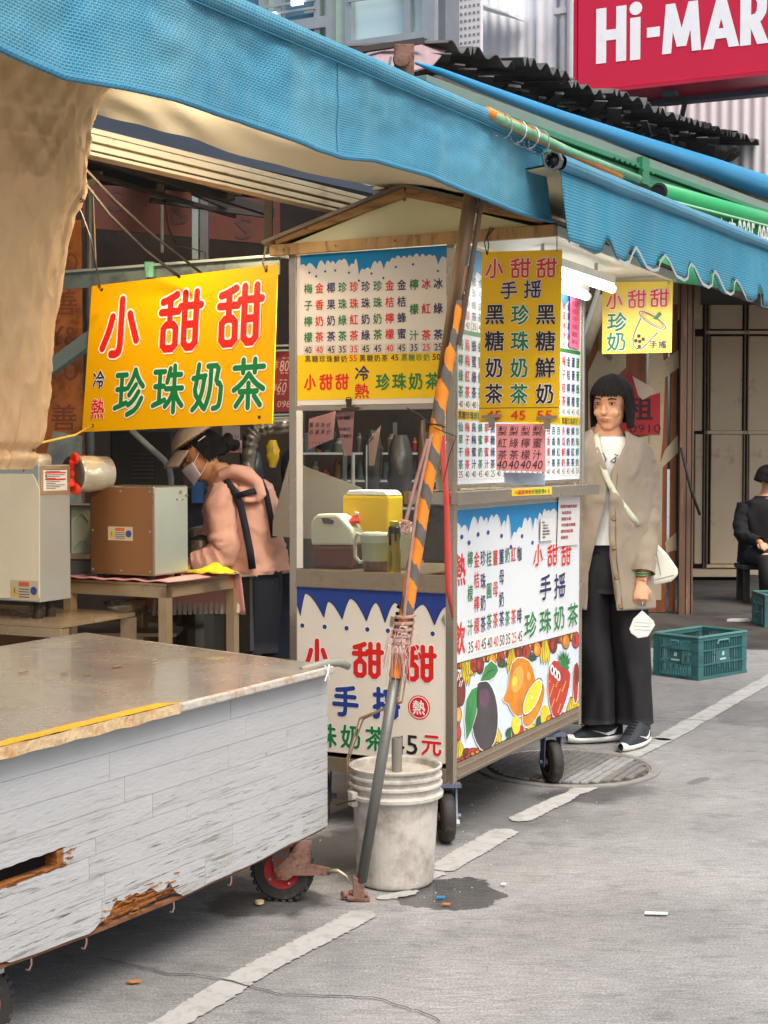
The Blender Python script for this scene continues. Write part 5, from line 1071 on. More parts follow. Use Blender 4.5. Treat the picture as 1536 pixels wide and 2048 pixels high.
# pitcher
pt = thing('pitcher', shelfpt(738, 1145, .07), 'clear plastic pitcher with a white lid and a little brown syrup', 'pitcher')
FP2 = FF.shifted(-.04); P2_ = lambda p: FP2.px(*Zj(*p)); a0, _ = P2_((638, 1100)); a1_, _ = P2_((842, 1100)); bm = P2_((700, 1210))[1]; bt = P2_((700, 1070))[1]; bl_ = P2_((700, 1015))[1]; cc = (a0 + a1_) / 2; rr = (a1_ - a0) / 2
c = FP2(cc, 0, -rr); c.z = 0
q = MB(); q.lathe(c, [(rr * .8, zs + .001), (rr * .84, bm)], 24, X=FF.x, Y=FF.n); q.build('syrup', mat('syrup', '#7c5134', rough=.25), pt, smooth=False)
q = MB(); q.lathe(c, [(rr * .86, bm), (rr * .95, bt)], 24, X=FF.x, Y=FF.n); q.build('body', mat('cloudy_plastic', '#c2c4a0', rough=.25), pt)
q = MB(); q.lathe(c, [(rr, bt), (rr * 1.03, bl_), (rr * .95, bl_ + .008), (rr * .5, bl_ + .010), (0, bl_ + .01)], 24, X=FF.x, Y=FF.n); q.build('lid', M_HDPE, pt)
q = MB(); h = FP2(a0, 0, -rr); q.tube([Vector((h.x, h.y, z)) - FF.x * o_ for z, o_ in ((bl_ - .005, -.005), (bl_ + .002, .02), (bl_ - .02, .03), (zs + .05, .028), (zs + .03, .01), (zs + .035, -.01))], .007, 8); q.build('handle', M_HDPE, pt, smooth=True)
# syrup bottle
bo = thing('syrup_bottle', shelfpt(789, 1147, .045), 'slim yellow syrup bottle with brown drips and a yellow cap', 'bottle')
c = FF.shifted(-.03)(*FF.shifted(-.03).px(*Zj(930, 1200))); c.z = 0; S_ = lambda Y: FF.shifted(-.03).px(*Zj(930, Y))[1]
q = MB(); q.lathe(c, [(.022, zs + .001), (.024, zs + .006), (.024, S_(1160)), (.0205, S_(1080)), (.0215, S_(1000)), (.021, S_(985))], 20, X=FF.x, Y=FF.n); q.build('body', mat('mustard_plastic', '#c9a90c', rough=.25, coat=.3), bo)
q = MB(); q.lathe(c, [(.0222, S_(1000)), (.0212, S_(955)), (.014, S_(940))], 20, X=FF.x, Y=FF.n)
for k in range(7): an = k * .9; h_ = .012 + .014 * (k % 3); q.box(c + FF.x * (.0218 * math.cos(an)) + FF.n * (.0218 * math.sin(an)) + ZU * (S_(1000) - h_ / 2), (.007, .004, h_), X=(FF.x * -math.sin(an) + FF.n * math.cos(an)))
q.build('brown_drips', mat('choc', '#3b2a1c', rough=.3), bo)
q = MB(); q.lathe(c, [(.0165, S_(942)), (.0165, S_(908)), (.014, S_(904)), (0, S_(903))], 18, X=FF.x, Y=FF.n); q.build('cap', mat('yellow_cap', '#e8c400', rough=.35), bo)
q = MB(); fbt = Fr(c + FF.n * .0245, FF.x, ZU)
for k in range(9): glyph(q, fbt, '黑糖蜜'[k % 3], 0, zs + .03 + k * .006, .010, .005, 0, .0, .0004, em=True)
q.build('lettering', M_HAND, bo)
# jar far right, can on the counter, red lid
q = MB(); c = FF.shifted(-.24)(*FF.shifted(-.24).px(806, 1100)); c.z = 0; q.lathe(c, [(.036, zs + .001), (.04, zs + .01), (.04, zs + .14), (.034, zs + .155), (.034, zs + .17), (0, zs + .172)], 20); q.tube([c + FF.n * .03 + ZU * (zs + .13), c + FF.n * .055 + FF.x * .01 + ZU * (zs + .12), c + FF.n * .055 + FF.x * .01 + ZU * (zs + .04), c + FF.n * .03 + ZU * (zs + .03)], .006, 8)
tag(q.build('jar', M_HDPE, smooth=False), 'pale plastic jar with a handle between the syrup bottle and the steel box', 'jar')
q = MB(); c = FF.shifted(-.3)(*FF.shifted(-.3).px(785, 1060)); q.box(c + ZU * -.0, (.03, .03, .07), X=FF.x); q.box(Vector((c.x, c.y, zs + .08)), (.05, .05, .16), X=FF.x)
tag(q.build('ketchup_pouch', mat('red_pack', '#b8301f', rough=.4), bevel=.006), 'red topped pack standing behind the yellow syrup bottle', 'package')
cn = thing('canister', cp(-.09, .2, 1.155), 'tall glass canister standing on the side box behind the tied pole', 'canister'); c = cp(-.075, .12, 0)
q = MB(); q.lathe(c, [(.042, 1.220), (.044, 1.228), (.044, 1.34), (.034, 1.36)], 20); q.build('body', mat('canister_glass', '#a8a494', rough=.2, coat=.4), cn)
q = MB(); q.lathe(c, [(.038, 1.36), (.038, 1.385), (0, 1.387)], 20); q.build('lid', M_SW, cn)
# pink slips hanging inside the window
def slip(corners, off, label, rows, M_=M_PINK):
    fr = FF.shifted(off); Q, t = note(corners, fr, 'paper_note', M_, label); q = MB()
    for (x, y), s_, sz in rows:
        for i, ch in enumerate(s_): a, b_ = Q.px(x + i * sz * 1.15, y); glyph(q, Q, ch, a, b_, sz * .0018, sz * .0019, 0, .01, .001, em=True)
    q.build('lettering', M_HAND, t)
M_PINK2 = mat('pink_paper_dim', '#c48f92', rough=.75)
slip(((616, 899), (666, 878), (671, 822), (618, 838)), -.06, 'wide pink slip of prices hanging inside the cart window', [((623, 850), '薑母茶珍', 10), ((623, 864), '桂圓茶奶', 10), ((620, 885), '202520', 6)], M_PINK2)
slip(((688, 911), (703, 911), (708, 822), (671, 824)), -.03, 'pointed pink slip held by the dark clip in the window', [((678, 836), '飲料價', 7), ((680, 858), '加冰元', 7), ((684, 872), '少糖元', 7)], M_PINK2)
slip(((738, 931), (748, 931), (762, 850), (737, 880)), -.10, 'narrow pale slip hanging right of the pointed pink one', [((742, 880), '價', 6)], mat('pale_slip', '#a58c80', rough=.8))
# grey folded board behind
q = MB(); F_ = FF.shifted(-.9)
q.prism(F_, [F_.px(*p) for p in ((578, 921), (722, 976), (722, 1085), (545, 1072), (546, 1040))], -.008, 0)
tag(q.build('cover_sheet', mat('grey_cover', '#8d8477', rough=.7, var=.1, scale=2)), 'slanting grey cover sheet behind the cart window', 'cover')

# ============================================================ BUCKET AND POLE
bc = on_z(791, 1763); bc = Vector((bc.x + .0, bc.y, 0)); bk = thing('bucket', bc, 'dirty white plastic bucket filled with concrete, grey pipe stub in the middle', 'bucket')
M_BKT = mat('dirty_white_bucket', '#c2bdb4', rough=.6, var=.12, scale=7, dirt='#8d857b', dirt_amt=.55, dirt_scale=9, dirt_w=.2, bump=.25, bscale=25)
Hb = .372; q = MB()
q.lathe(bc, [(.113, .003), (.119, .010), (.121, .02), (.134, Hb - .10), (.134, Hb - .095), (.150, Hb - .094), (.151, Hb - .084), (.136, Hb - .078), (.136, Hb - .060), (.148, Hb - .058), (.148, Hb - .051), (.137, Hb - .047), (.137, Hb - .034), (.147, Hb - .032), (.147, Hb - .025), (.138, Hb - .022), (.139, Hb - .008), (.146, Hb - .006), (.147, Hb), (.139, Hb + .002), (.135, Hb - .004), (.133, Hb - .03)], 48)
q.build('body', M_BKT, bk, smooth=False, bevel=.0)
q = MB(); q.grid(lambda s, t: bc + Vector((.134 * t * math.cos(s * 6.2832), .134 * t * math.sin(s * 6.2832), Hb - .022 + .004 * nz(s * 7, t * 5, 1))), 32, 6, closeu=True); q.build('concrete_fill', mat('cement', '#a9a396', rough=.9, var=.2, scale=15, bump=.6), bk, smooth=True)
q = MB(); q.lathe(bc + Vector((.004, 0, 0)), [(.0165, Hb - .03), (.0165, Hb + .085), (.013, Hb + .085), (.013, Hb + .05), (0, Hb + .05)], 20); q.build('pipe_stub', mat('grey_pvc', '#807b74', rough=.5, var=.1), bk, smooth=False)
q = MB(); p = bc + Vector((-.128, -.06, Hb - .092))
q.box(p + Vector((-.004, -.012, 0)), (.035, .02, .045), X=(1, -2, 0)); q.build('handle_lug', M_BKT, bk, bevel=.003)
q = MB(); q.tube([bc + Vector((.14 * math.cos(3.6 + k * .12), .14 * math.sin(3.6 + k * .12), Hb - .09 - .002 * k)) * 1.0 + Vector((-.006, -.02, 0)) for k in range(2)] + [p + Vector((-.03, -.02, -.008)), p + Vector((-.055, -.01, -.02))], .003, 6); q.build('wire_handle', M_WIRE, bk)
# leaning pole
foot = on_z(717, 1800); ptop = at(949, 396, 4.08); ptop = plane_hit(949, 396, A0 - FA.n * .06, FA.n); pdir = (ptop - foot); pl_ = pdir.length; pdir.normalize(); side = pdir.cross(Vector((0, 1, 0))).normalized(); fwd = side.cross(pdir).normalized()
if fwd.y > 0: fwd = -fwd
po = thing('awning_pole', foot, 'leaning steel awning prop wrapped in orange and black striped tape', 'pole')
def on_pole(y):                                   # distance along the pole of an image height
    best = min(range(401), key=lambda k: abs(_py(foot + pdir * (pl_ * k / 400)) - y)); return pl_ * best / 400
def _py(P):
    d = P - EYEP; fw = d.y * math.cos(PITCH) - d.z * math.sin(PITCH); up = d.y * math.sin(PITCH) + d.z * math.cos(PITCH); return CY - FPX * up / fw
def PP(t, o=0, f=0): return foot + pdir * t + side * o + fwd * f
t1 = on_pole(1352); t2 = on_pole(1235); t3 = on_pole(600)
q = MB(); q.tube([PP(.06), PP(t1)], .0165, 16); q.build('lower_tube', mat('galvanised_dull', '#6d6e6a', rough=.45, metal=.4, var=.15, scale=8, dirt='#4a4a46', dirt_amt=.3), po, smooth=True)
def tape_mat():
    m = mat('hazard_tape', (1, .3, .02), rough=.35, var=.15, scale=14, uv=True); nt = m.node_tree; N = nt.nodes; L = nt.links; b = N['Principled BSDF']
    tc = [n for n in N if n.type == 'TEX_COORD'][0]; sp_ = N.new('ShaderNodeSeparateXYZ'); L.new(tc.outputs['UV'], sp_.inputs[0])
    nn = N.new('ShaderNodeTexNoise'); nn.inputs['Scale'].default_value = 9; L.new(tc.outputs['UV'], nn.inputs[0])
    a1 = N.new('ShaderNodeMath'); a1.operation = 'MULTIPLY_ADD'; a1.inputs[1].default_value = 8.6; L.new(sp_.outputs[1], a1.inputs[0]); L.new(sp_.outputs[0], a1.inputs[2])
    a3 = N.new('ShaderNodeMath'); a3.operation = 'MULTIPLY_ADD'; a3.inputs[1].default_value = .25; L.new(nn.outputs[0], a3.inputs[0]); L.new(a1.outputs[0], a3.inputs[2])
    fr__ = N.new('ShaderNodeMath'); fr__.operation = 'FRACT'; L.new(a3.outputs[0], fr__.inputs[0])
    gt = N.new('ShaderNodeMath'); gt.operation = 'GREATER_THAN'; gt.inputs[1].default_value = .58; L.new(fr__.outputs[0], gt.inputs[0])
    mx = N.new('ShaderNodeMix'); mx.data_type = 'RGBA'; L.new(gt.outputs[0], mx.inputs[0]); mx.inputs[6].default_value = (*lin('#e08828'), 1); mx.inputs[7].default_value = (*lin('#66605a'), 1); L.new(mx.outputs[2], b.inputs['Base Color'])
    return m
def wrap(t0, t1_, r0, name, m, n=60, lump=.002, of=0.):
    q = MB(); q.grid(lambda s, t: PP(t0 + (t1_ - t0) * t, of) + (side * math.cos(s * 6.2832) + fwd * math.sin(s * 6.2832)) * (r0 + lump * (nz(s * 3, t * 9, 2) + .6 * nz(s * 2, t * 30, 5))), 18, n, closeu=False, su=1, sv=(t1_ - t0)); return q.build(name, m, po, smooth=True)
wrap(t1 - .0, on_pole(1310), .0195, 'orange_tape', mat('orange_tape', '#e8861a', rough=.4, var=.2, scale=25), 8, .0015)
wrap(t2 - .02, t3, .0205, 'hazard_tape', tape_mat(), 120, .0028)
q = MB(); q.tube([PP(t2), PP(t3 + .1)], .0155, 10); q.tube([PP(t3 - .1), PP(pl_ * .75, .004), PP(pl_ + .05, .012)], [.015, .0195, .021], 12); q.build('upper_tube', mat('bamboo_brown', '#6e5640', rough=.6, var=.3, scale=7, stretch=(1, 1, .3)), po, smooth=True)
q = MB(); q.tube([PP(t3 + .02, -.018, .012), PP(pl_ * .8, -.024, .01), PP(pl_ + .03, -.022)], .0075, 8); q.build('rod', mat('rod_brown', '#5a4638', rough=.6, var=.3), po)
q = MB(); q.box(foot + ZU * .035 + side * .0, (.035, .03, .07), X=side); q.box(foot + ZU * .006, (.07, .05, .012), X=side); q.tube([foot + ZU * .02 + side * -.03, foot + ZU * .02 + side * .03], .008, 8); q.tube([foot + ZU * .012 + side * .035, foot + ZU * .012 + side * .05 + fwd * .01], .012, 8); q.build('foot_bracket', M_RUST, po, bevel=.003)
# ropes
M_ROPE = mat('faded_rope', '#a98478', rough=.9, var=.25, scale=40); M_ROPE2 = mat('tan_strap', '#a08468', rough=.85, var=.25, scale=30)
rp = thing('rope_knot', PP(t2), 'faded pink rope knotted round the pole with frayed ends', 'rope')
q = MB(); t0 = on_pole(1262)
for k in range(5): q.tube([PP(t0 + .02 * k - .04 + .003 * a, 0) + (side * math.cos(a * .6) + fwd * math.sin(a * .6)) * .027 for a in range(12)], .0055, 6, cap=False)
q.build('coil', M_ROPE, rp)
q = MB()
for k in range(40):
    a = rnd(0, 6.28); s_ = rnd(-1, 1); L_ = rnd(.05, .15); c = PP(t0 + rnd(-.05, .04)) + (side * math.cos(a) + fwd * abs(math.sin(a))) * .026
    q.tube([c, c + side * s_ * .02 - ZU * L_ * .3 + fwd * .012, c + side * s_ * .035 - ZU * L_], .0013, 4)
tag(q.build('frayed_ends', mat('pink_fray', '#c9a09a', rough=.9), rp), kind='stuff')
q = MB(); A = PP(on_pole(870), .012, .02); q.tube([A, PP(on_pole(1000), .022, .024), PP(on_pole(1130), .014, .026), PP(t2, .004, .026)], .005, 6)
A = PP(on_pole(1050), .045, .01); q.tube([PP(on_pole(880), .02, .02), PP(on_pole(960), .032, .012), A], .006, 6)
for k in range(7): q.tube([A + side * .006 * math.cos(k * 1.3 + a * .9) * 2 + ZU * (.006 * math.sin(a * .9)) * 2 - ZU * (.003 * a) + fwd * .002 * k for a in range(8)], .0035, 5)
q.build('rope_end', M_ROPE, rp)
q = MB(); A = PP(t1 - .1, -.01, .018)
for o_ in (0, .012): q.tube([PP(t2, -.014 - o_, .012), PP(on_pole(1400), -.020 - o_, .012), bc + Vector((-.10 - o_, -.03, Hb + .15)), bc + Vector((-.146 - o_ * .5, -.01, Hb + .02)), bc + Vector((-.15, .0, Hb - .07))], .0055, 6, flat=.5)
tag(q.build('strap', M_ROPE2), 'tan strap running from the taped pole down to the bucket rim', 'strap')
q = MB(); q.tube([PP(on_pole(845), .02, .02)] + [PP(on_pole(850) + .005 * math.sin(k), 0) + (side * math.cos(k) + fwd * math.sin(k)) * .024 for k in range(14)] + [PP(on_pole(835), .06, .02), PP(on_pole(825), .095, .0)], .0022, 5)
q.tube([PP(on_pole(855), .01, .026), PP(on_pole(865), -.06, .02), PP(on_pole(900), -.05, .02), PP(on_pole(960), -.045, .02)], .0018, 5)
tag(q.build('lashing_cord', M_WIRE), 'thin black cord lashing the taped pole to the cart post', 'cord')
q = MB(); A = plane_hit(884, 872, C0 - U * .04, U); B = plane_hit(893, 1000, C0 - U * .06, U); Cc = plane_hit(897, 1180, C0 - U * .05, U); Dd = plane_hit(906, 1240, C0 - U * .035, U)
q.tube([A, B, B.lerp(Cc, .6), Cc, Dd], [.011, .010, .013, .012, .002], 8, flat=.35, up=FF.n)
tag(q.build('red_ribbon', mat('red_webbing', '#d8504a', rough=.6, var=.12, scale=12), smooth=True), 'flat red ribbon hanging down the front corner post of the cart', 'ribbon')

# ============================================================ FOREGROUND WOODEN CART
P0 = on_z(655, 1330, .70); P1 = on_z(0, 1490, .70); fd = (P0 - P1).normalized(); FW = Fr(Vector((P0.x, P0.y, 0)), fd, ZU)   # side board plane, a to image right
back_n = -FW.n; LC = 2.6
fc = thing('wooden_cart', FW(-.8, 0), 'low wheeled vendor cart with peeling white staves and a worn metal clad top', 'vendor cart')
M_STAVE = mat('white_painted_wood', '#adafb0', rough=.7, var=.07, scale=3, stretch=(1, 1, 3), bump=.22, bscale=45)
def stave_mat():
    m = M_STAVE; nt = m.node_tree; N = nt.nodes; L = nt.links; b = N['Principled BSDF']; base = b.inputs['Base Color'].links[0].from_socket
    tc = [n for n in N if n.type == 'TEX_COORD'][0]
    def layer(base, stretch, scale, lo, hi, col, amt, by=None):
        mp = N.new('ShaderNodeMapping'); mp.inputs['Rotation'].default_value = (0, 0, -math.atan2(fd.y, fd.x)); L.new(tc.outputs['Object'], mp.inputs[0])
        m2 = N.new('ShaderNodeMapping'); m2.inputs['Scale'].default_value = stretch; L.new(mp.outputs[0], m2.inputs[0])
        n = N.new('ShaderNodeTexNoise'); n.inputs['Scale'].default_value = scale; n.inputs['Detail'].default_value = 9; n.inputs['Roughness'].default_value = .68; n.noise_dimensions = '4D'
        oi = N.new('ShaderNodeObjectInfo'); ml = N.new('ShaderNodeMath'); ml.operation = 'MULTIPLY'; ml.inputs[1].default_value = 30; L.new(oi.outputs['Random'], ml.inputs[0]); L.new(ml.outputs[0], n.inputs['W'])
        L.new(m2.outputs[0], n.inputs[0]); r = N.new('ShaderNodeMapRange'); r.inputs[1].default_value = lo; r.inputs[2].default_value = hi; r.inputs[4].default_value = amt; L.new(n.outputs[0], r.inputs[0])
        mx = N.new('ShaderNodeMix'); mx.data_type = 'RGBA'; mu = N.new('ShaderNodeMath'); mu.operation = 'MULTIPLY'; mu.inputs[1].default_value = 1; L.new(r.outputs[0], mu.inputs[0]); L.new(mu.outputs[0], mx.inputs[0])
        if by: L.new(by.outputs[0], mu.inputs[1])
        L.new(base, mx.inputs[6]); mx.inputs[7].default_value = (*lin(col), 1); return mx.outputs[2]
    geo = N.new('ShaderNodeNewGeometry'); sx_ = N.new('ShaderNodeSeparateXYZ'); L.new(geo.outputs['Position'], sx_.inputs[0])
    lowz = N.new('ShaderNodeMapRange'); lowz.inputs[1].default_value = .62; lowz.inputs[2].default_value = .2; lowz.inputs[3].default_value = .05; lowz.inputs[4].default_value = 1.0; L.new(sx_.outputs[2], lowz.inputs[0])
    base = layer(base, (.7, 1, 9), 2.2, .54, .62, '#8f8d86', .55, lowz)
    base = layer(base, (1.6, 1, 34), 2.4, .56, .62, '#6b645b', .85, lowz)
    base = layer(base, (3, 1, 70), 3, .58, .62, '#332d27', 1.0, lowz)
    base = layer(base, (4, 1, 5), 7, .66, .69, '#4a433a', .8)
    base = layer(base, (1, 1, 1), 4, .60, .72, '#97896f', .4, lowz)
    L.new(base, b.inputs['Base Color'])
stave_mat()
M_ROT = mat('rotten_wood', '#a8672a', rough=.9, var=.45, scale=22, stretch=(.3, .3, 2.5), dirt='#54300f', dirt_amt=.6, dirt_scale=14, bump=1.0, bscale=30)
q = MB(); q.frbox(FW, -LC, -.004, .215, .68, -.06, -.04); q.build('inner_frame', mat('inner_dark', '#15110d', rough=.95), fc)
ZR = [.203, .262, .320, .376, .418, .480, .545, .615, .683]; random.seed(5)
def bot_z(a): return -.020 * math.sin(math.pi * min(1, max(0, -a / 1.45))) + .004 * nz(a * 6, 3, 1)
def notch(a):
    k = max(0, 1 - abs((a + .94) / .17)); k2 = max(0, 1 - abs((a + .79) / .05)); k3 = max(0, 1 - abs((a + 1.50) / .12))
    return (.052 * min(1, k * 1.6) + .03 * k2 + .03 * k3) * (1 + .35 * nz(a * 28, 5, 2)) + (.006 * nz(a * 90, 1, 4) if k + k2 + k3 > 0 else 0)
for r_ in range(8):
    x = -LC - rnd(0, .3); z0, z1 = ZR[r_], ZR[r_ + 1]
    while x < 0:
        x1 = min(0, x + rnd(.26, .62))
        if -x1 < .08: x1 = 0
        lo, hi = x, x1
        if r_ == 3:
            if lo < -1.205 < hi: lo = -1.205
            elif -1.62 < lo and hi <= -1.205: hi = lo
            elif lo < -1.62 < hi: hi = -1.62
        if hi - lo > .02:
            q = MB(); g_ = .0005; d_ = rnd(-.0007, .0007); n_ = max(2, int((hi - lo) / .009)); up_ = []; dn_ = []
            for k in range(n_ + 1):
                a = lo + g_ + (hi - lo - 2 * g_) * k / n_
                dn_.append((a, z0 + g_ + (bot_z(a) + notch(a) if r_ == 0 else 0) + (.004 * nz(a * 30, 7, 7) + .002 if r_ == 4 and a < -1.2 else 0)))
                up_.append((a, max(dn_[-1][1] + .001, z1 - g_ - (abs(.010 * nz(a * 22, 1, 1)) if r_ == 2 and a < -1.2 else 0))))
            vs = [FW(a, z, l) for l in (-.018, d_) for a, z in dn_ + up_]; n1 = len(dn_); n2 = 2 * n1; fs = []
            for i in range(n1 - 1): fs += [(n2 + i, n2 + i + 1, n2 + n1 + i + 1, n2 + n1 + i), (i, i + 1, n2 + i + 1, n2 + i), (n1 + i, n2 + n1 + i, n2 + n1 + i + 1, n1 + i + 1)]
            fs += [(0, n2, n2 + n1, n1), (n1 - 1, 2 * n1 - 1, n2 + 2 * n1 - 1, n2 + n1 - 1)]
            q.add(vs, fs); q.build('stave', M_STAVE, fc)
        x = x1
def rot_patch(a0, a1, z0, z1, l0=-.010, amp=.007):
    q = MB(); q.grid(lambda s, t: FW(a0 + (a1 - a0) * s, z0 + (z1 - z0) * t, l0 + amp * nz((a0 + (a1 - a0) * s) * 14, (z0 + (z1 - z0) * t) * 150, 2) + amp * .5 * nz((a0 + (a1 - a0) * s) * 60, (z0 + (z1 - z0) * t) * 300, 5)), int((a1 - a0) / .006), 14)
    q.build('rotten_wood', M_ROT, fc)
rot_patch(-1.14, -.70, .195, .300); rot_patch(-1.64, -1.36, .195, .275); rot_patch(-1.205, -1.185, .374, .419, -.016)
q = MB(); q.frbox(FW, -1.62, -1.21, .375, .382, -.03, -.003); tag(q.build('rotten_ledge', M_ROT, fc)); q = MB(); q.frbox(FW, -1.225, -1.2, .378, .416, -.05, -.004); q.build('rotten_ledge', M_ROT, fc)
def splinters(a0, a1, z0, z1, n):
    q = MB()
    for k in range(n):
        a = rnd(a0, a1); z = rnd(z0, z1); L_ = rnd(.01, .045); q.bar(FW(a, z, rnd(-.004, .002)), FW(a + L_, z + rnd(-.004, .004), rnd(-.002, .004)), .0015, rnd(.0015, .004))
    tag(q.build('rotten_splinters', M_ROT, fc), kind='stuff')
splinters(-1.08, -.78, .19, .255, 70); splinters(-1.22, -1.19, .38, .415, 8); splinters(-1.4, -1.22, .374, .388, 20)
q = MB(); q.tube([FW(-LC + LC * k / 30, .199 + bot_z(-LC + LC * k / 30), -.014) for k in range(31)], .008, 6); q.build('bottom_batten', mat('rust_strip', '#7d5233', rough=.85, var=.4, scale=14), fc)
q = MB(); q.frbox(Fr(FW.o, back_n, ZU), 0.02, 1.18, .2, .67, -.02, 0); q.build('end_panel', M_STAVE, fc)
# top sheet, its corners taken from where it lies
Tz = .70; T0 = on_z(662, 1333, Tz); T1 = T0 - fd * LC; T2b = on_z(168, 1267, Tz); T3 = T2b - fd * LC
M_TOP = mat('worn_metal_top', '#a19c93', rough=.25, metal=.3, var=.16, scale=2.4, dirt='#8a7c6a', dirt_amt=.3, dirt_scale=5, dirt_w=.14, rvar=.14, bump=.12, bscale=14, coat=.25)
q = MB()
def topf(s, t):
    A = T1.lerp(T0, s); B = T3.lerp(T2b, s); p = A.lerp(B, t); return p + ZU * (.003 * nz(p.x * 3, p.y * 3, 1) + .003)
q.grid(topf, 40, 20); q.build('top_sheet', M_TOP, fc, smooth=True)
M_EDGE = mat('edge_tape_pale', '#b9b4aa', rough=.6, var=.2, scale=20, dirt='#a07a58', dirt_amt=.4, dirt_scale=18, bump=.5)
q = MB(); q.bar(T1 - ZU * .009 + FW.n * .004, T0 - ZU * .009 + FW.n * .004, .016, .024); q.build('edge_strip', M_EDGE, fc, bevel=.005)
q = MB(); q.bar(T0 - ZU * .006, T2b - ZU * .006, .016, .018); q.build('edge_strip', M_EDGE, fc, bevel=.005)
Yl = on_z(300, 1404, Tz); Yt = (Yl - T0).dot(fd)
q = MB()
def yt(s, t):
    a = -LC + (LC + Yt) * s; w_ = .045 + .006 * nz(a * 9, 1, 1); e = min(1, (1 - s) * 30 + .25)
    return T0 + fd * a + (-FW.n) * (-.009 + w_ * t * e) + ZU * (.0065 + .0015 * nz(a * 30, t * 3, 4))
q.grid(yt, 90, 4); q.build('yellow_tape', mat('yellow_tape', '#d9a51a', rough=.45, var=.15, scale=10, dirt='#c9a878', dirt_amt=.3, dirt_scale=12, bump=.4), fc, smooth=True)
q = MB()
def yt2(s, t):
    a = -LC + (LC + Yt) * s; return T0 + fd * a + FW.n * (.0135 + .001 * nz(a * 20, 3, t)) + ZU * (.006 - .028 * t + .004 * nz(a * 14, t, 6))
q.grid(yt2, 90, 3); q.build('peeled_tape', mat('peeled_tape', '#cdb48c', rough=.7, var=.35, scale=14, dirt='#b58346', dirt_amt=.4, dirt_scale=12, bump=.6), fc, smooth=True)
q = MB(); c = on_z(700, 1322, Tz); q.tube([T0 - fd * .12 - FW.n * .03 + ZU * .006, T0 - FW.n * .012 + ZU * .010, T0 + fd * .05 + FW.n * .0 + ZU * .006, T0 + fd * .085 + FW.n * .012 - ZU * .010], [.008, .013, .013, .011], 12); q.build('corner_pipe', mat('pipe_grey', '#8e8f86', rough=.5, var=.25, dirt='#b5884a', dirt_amt=.3), fc, smooth=True)
q = MB(); c = T0 - fd * .05 + FW.n * .016
for k in range(2): q.tube([c + fd * (-.012 + .024 * k) + ZU * .012, c + ZU * -.008 + FW.n * .004, c + fd * (.012 - .024 * k) - ZU * .035], .0022, 5)
q.build('tie_cord', M_SW, fc)
random.seed(9); q = MB()
for k in range(46):
    t = rnd(.04, .95); p = T0.lerp(T2b, t) - fd * rnd(.02, 1.5) + ZU * .0072; e = (-fd * rnd(.6, 1) + FW.n * rnd(-.5, .5)); q.bar(p, p + e * rnd(.01, .07), rnd(.001, .003), .0008)
tag(q.build('pale_scratches', mat('scratch_pale', '#b5b09c', rough=.4, metal=.2), fc), kind='stuff')
for px_, py_, l_, w_ in ((130, 1345, .035, .012), (47, 1344, .04, .008), (235, 1332, .045, .012), (175, 1348, .03, .006)):
    c = on_z(px_, py_, Tz + .008); q = MB(); q.box(c, (l_, w_, .0015), X=fd); q.build('worn_patch', mat('worn_spot', '#8c6c46' if px_ != 235 else '#cabf96', rough=.6, var=.3), fc)
# hooks below the edge
for px_ in (170, 60, 345, 460):
    a, b_ = FW.px(px_, 1950 - px_ * .4); zz_ = .198 + bot_z(a); q = MB(); q.tube([FW(a, zz_, .004), FW(a - .004, zz_ - .012, .008), FW(a - .014, zz_ - .022, .010), FW(a - .022, zz_ - .018, .008)], .0022, 6); q.build('hook', M_RUST, fc)
# wheels
wc = on_z(566, 1800); wax = Vector((-.12, -1, 0)).normalized(); cs = caster(fc, wc, .19, wax, r=.092, w=.05, fork=mat('fork_rust_blue', '#6a6a72', rough=.7, metal=.2, var=.4, scale=14, dirt='#8a4a28', dirt_amt=.75, dirt_scale=9), rim=mat('rim_red', '#a81f22', rough=.5, metal=.2, var=.25, scale=14), tread=True)
q = MB(); c = Vector((wc.x, wc.y, .094)); fx = wax.cross(ZU).normalized(); fx = fx if fx.x > 0 else -fx
for s_ in (1,):
    A = c + wax * .036; q.prism(Fr(A, fx, ZU), [(-.014, -.02), (-.02, .01), (.02, .045), (.055, .1), (.095, .1), (.09, .03), (.15, .02), (.15, -.002), (.04, -.006), (.02, -.022)], 0, .006); q.tube([A + wax * .004, A + wax * .016], .012, 6); q.tube([A + fx * .135 + wax * .004 + ZU * .008, A + fx * .135 + wax * .014 + ZU * .008], .009, 6)
q.build('brake_arm', M_RUST, fc)
q = MB(); q.tube([c + wax * .042 + fx * .14 + ZU * .01, c + wax * .046 + fx * .175 + ZU * .014, c + wax * .05 + fx * .2 + ZU * .0, c + wax * .05 + fx * .21 - ZU * .018], [.008, .007, .005, .003], 8); q.build('brake_pedal', M_SSD, fc, smooth=True)
for k in range(4): an = .6 + k * 1.57; q = MB(); A = c + wax * .022 + (fx * math.cos(an) + ZU * math.sin(an)) * .042; q.tube([A, A + wax * .006], .004, 6); q.build('wheel_bolt', M_ALU, fc)
caster(fc, wc - fd * 1.28 + FW.n * .0, .19, (FW.n - fd * .05), r=.092, w=.05, tread=True); caster(fc, wc - FW.n * 1.0 + fd * .05, .19, FW.n, r=.09, w=.05)
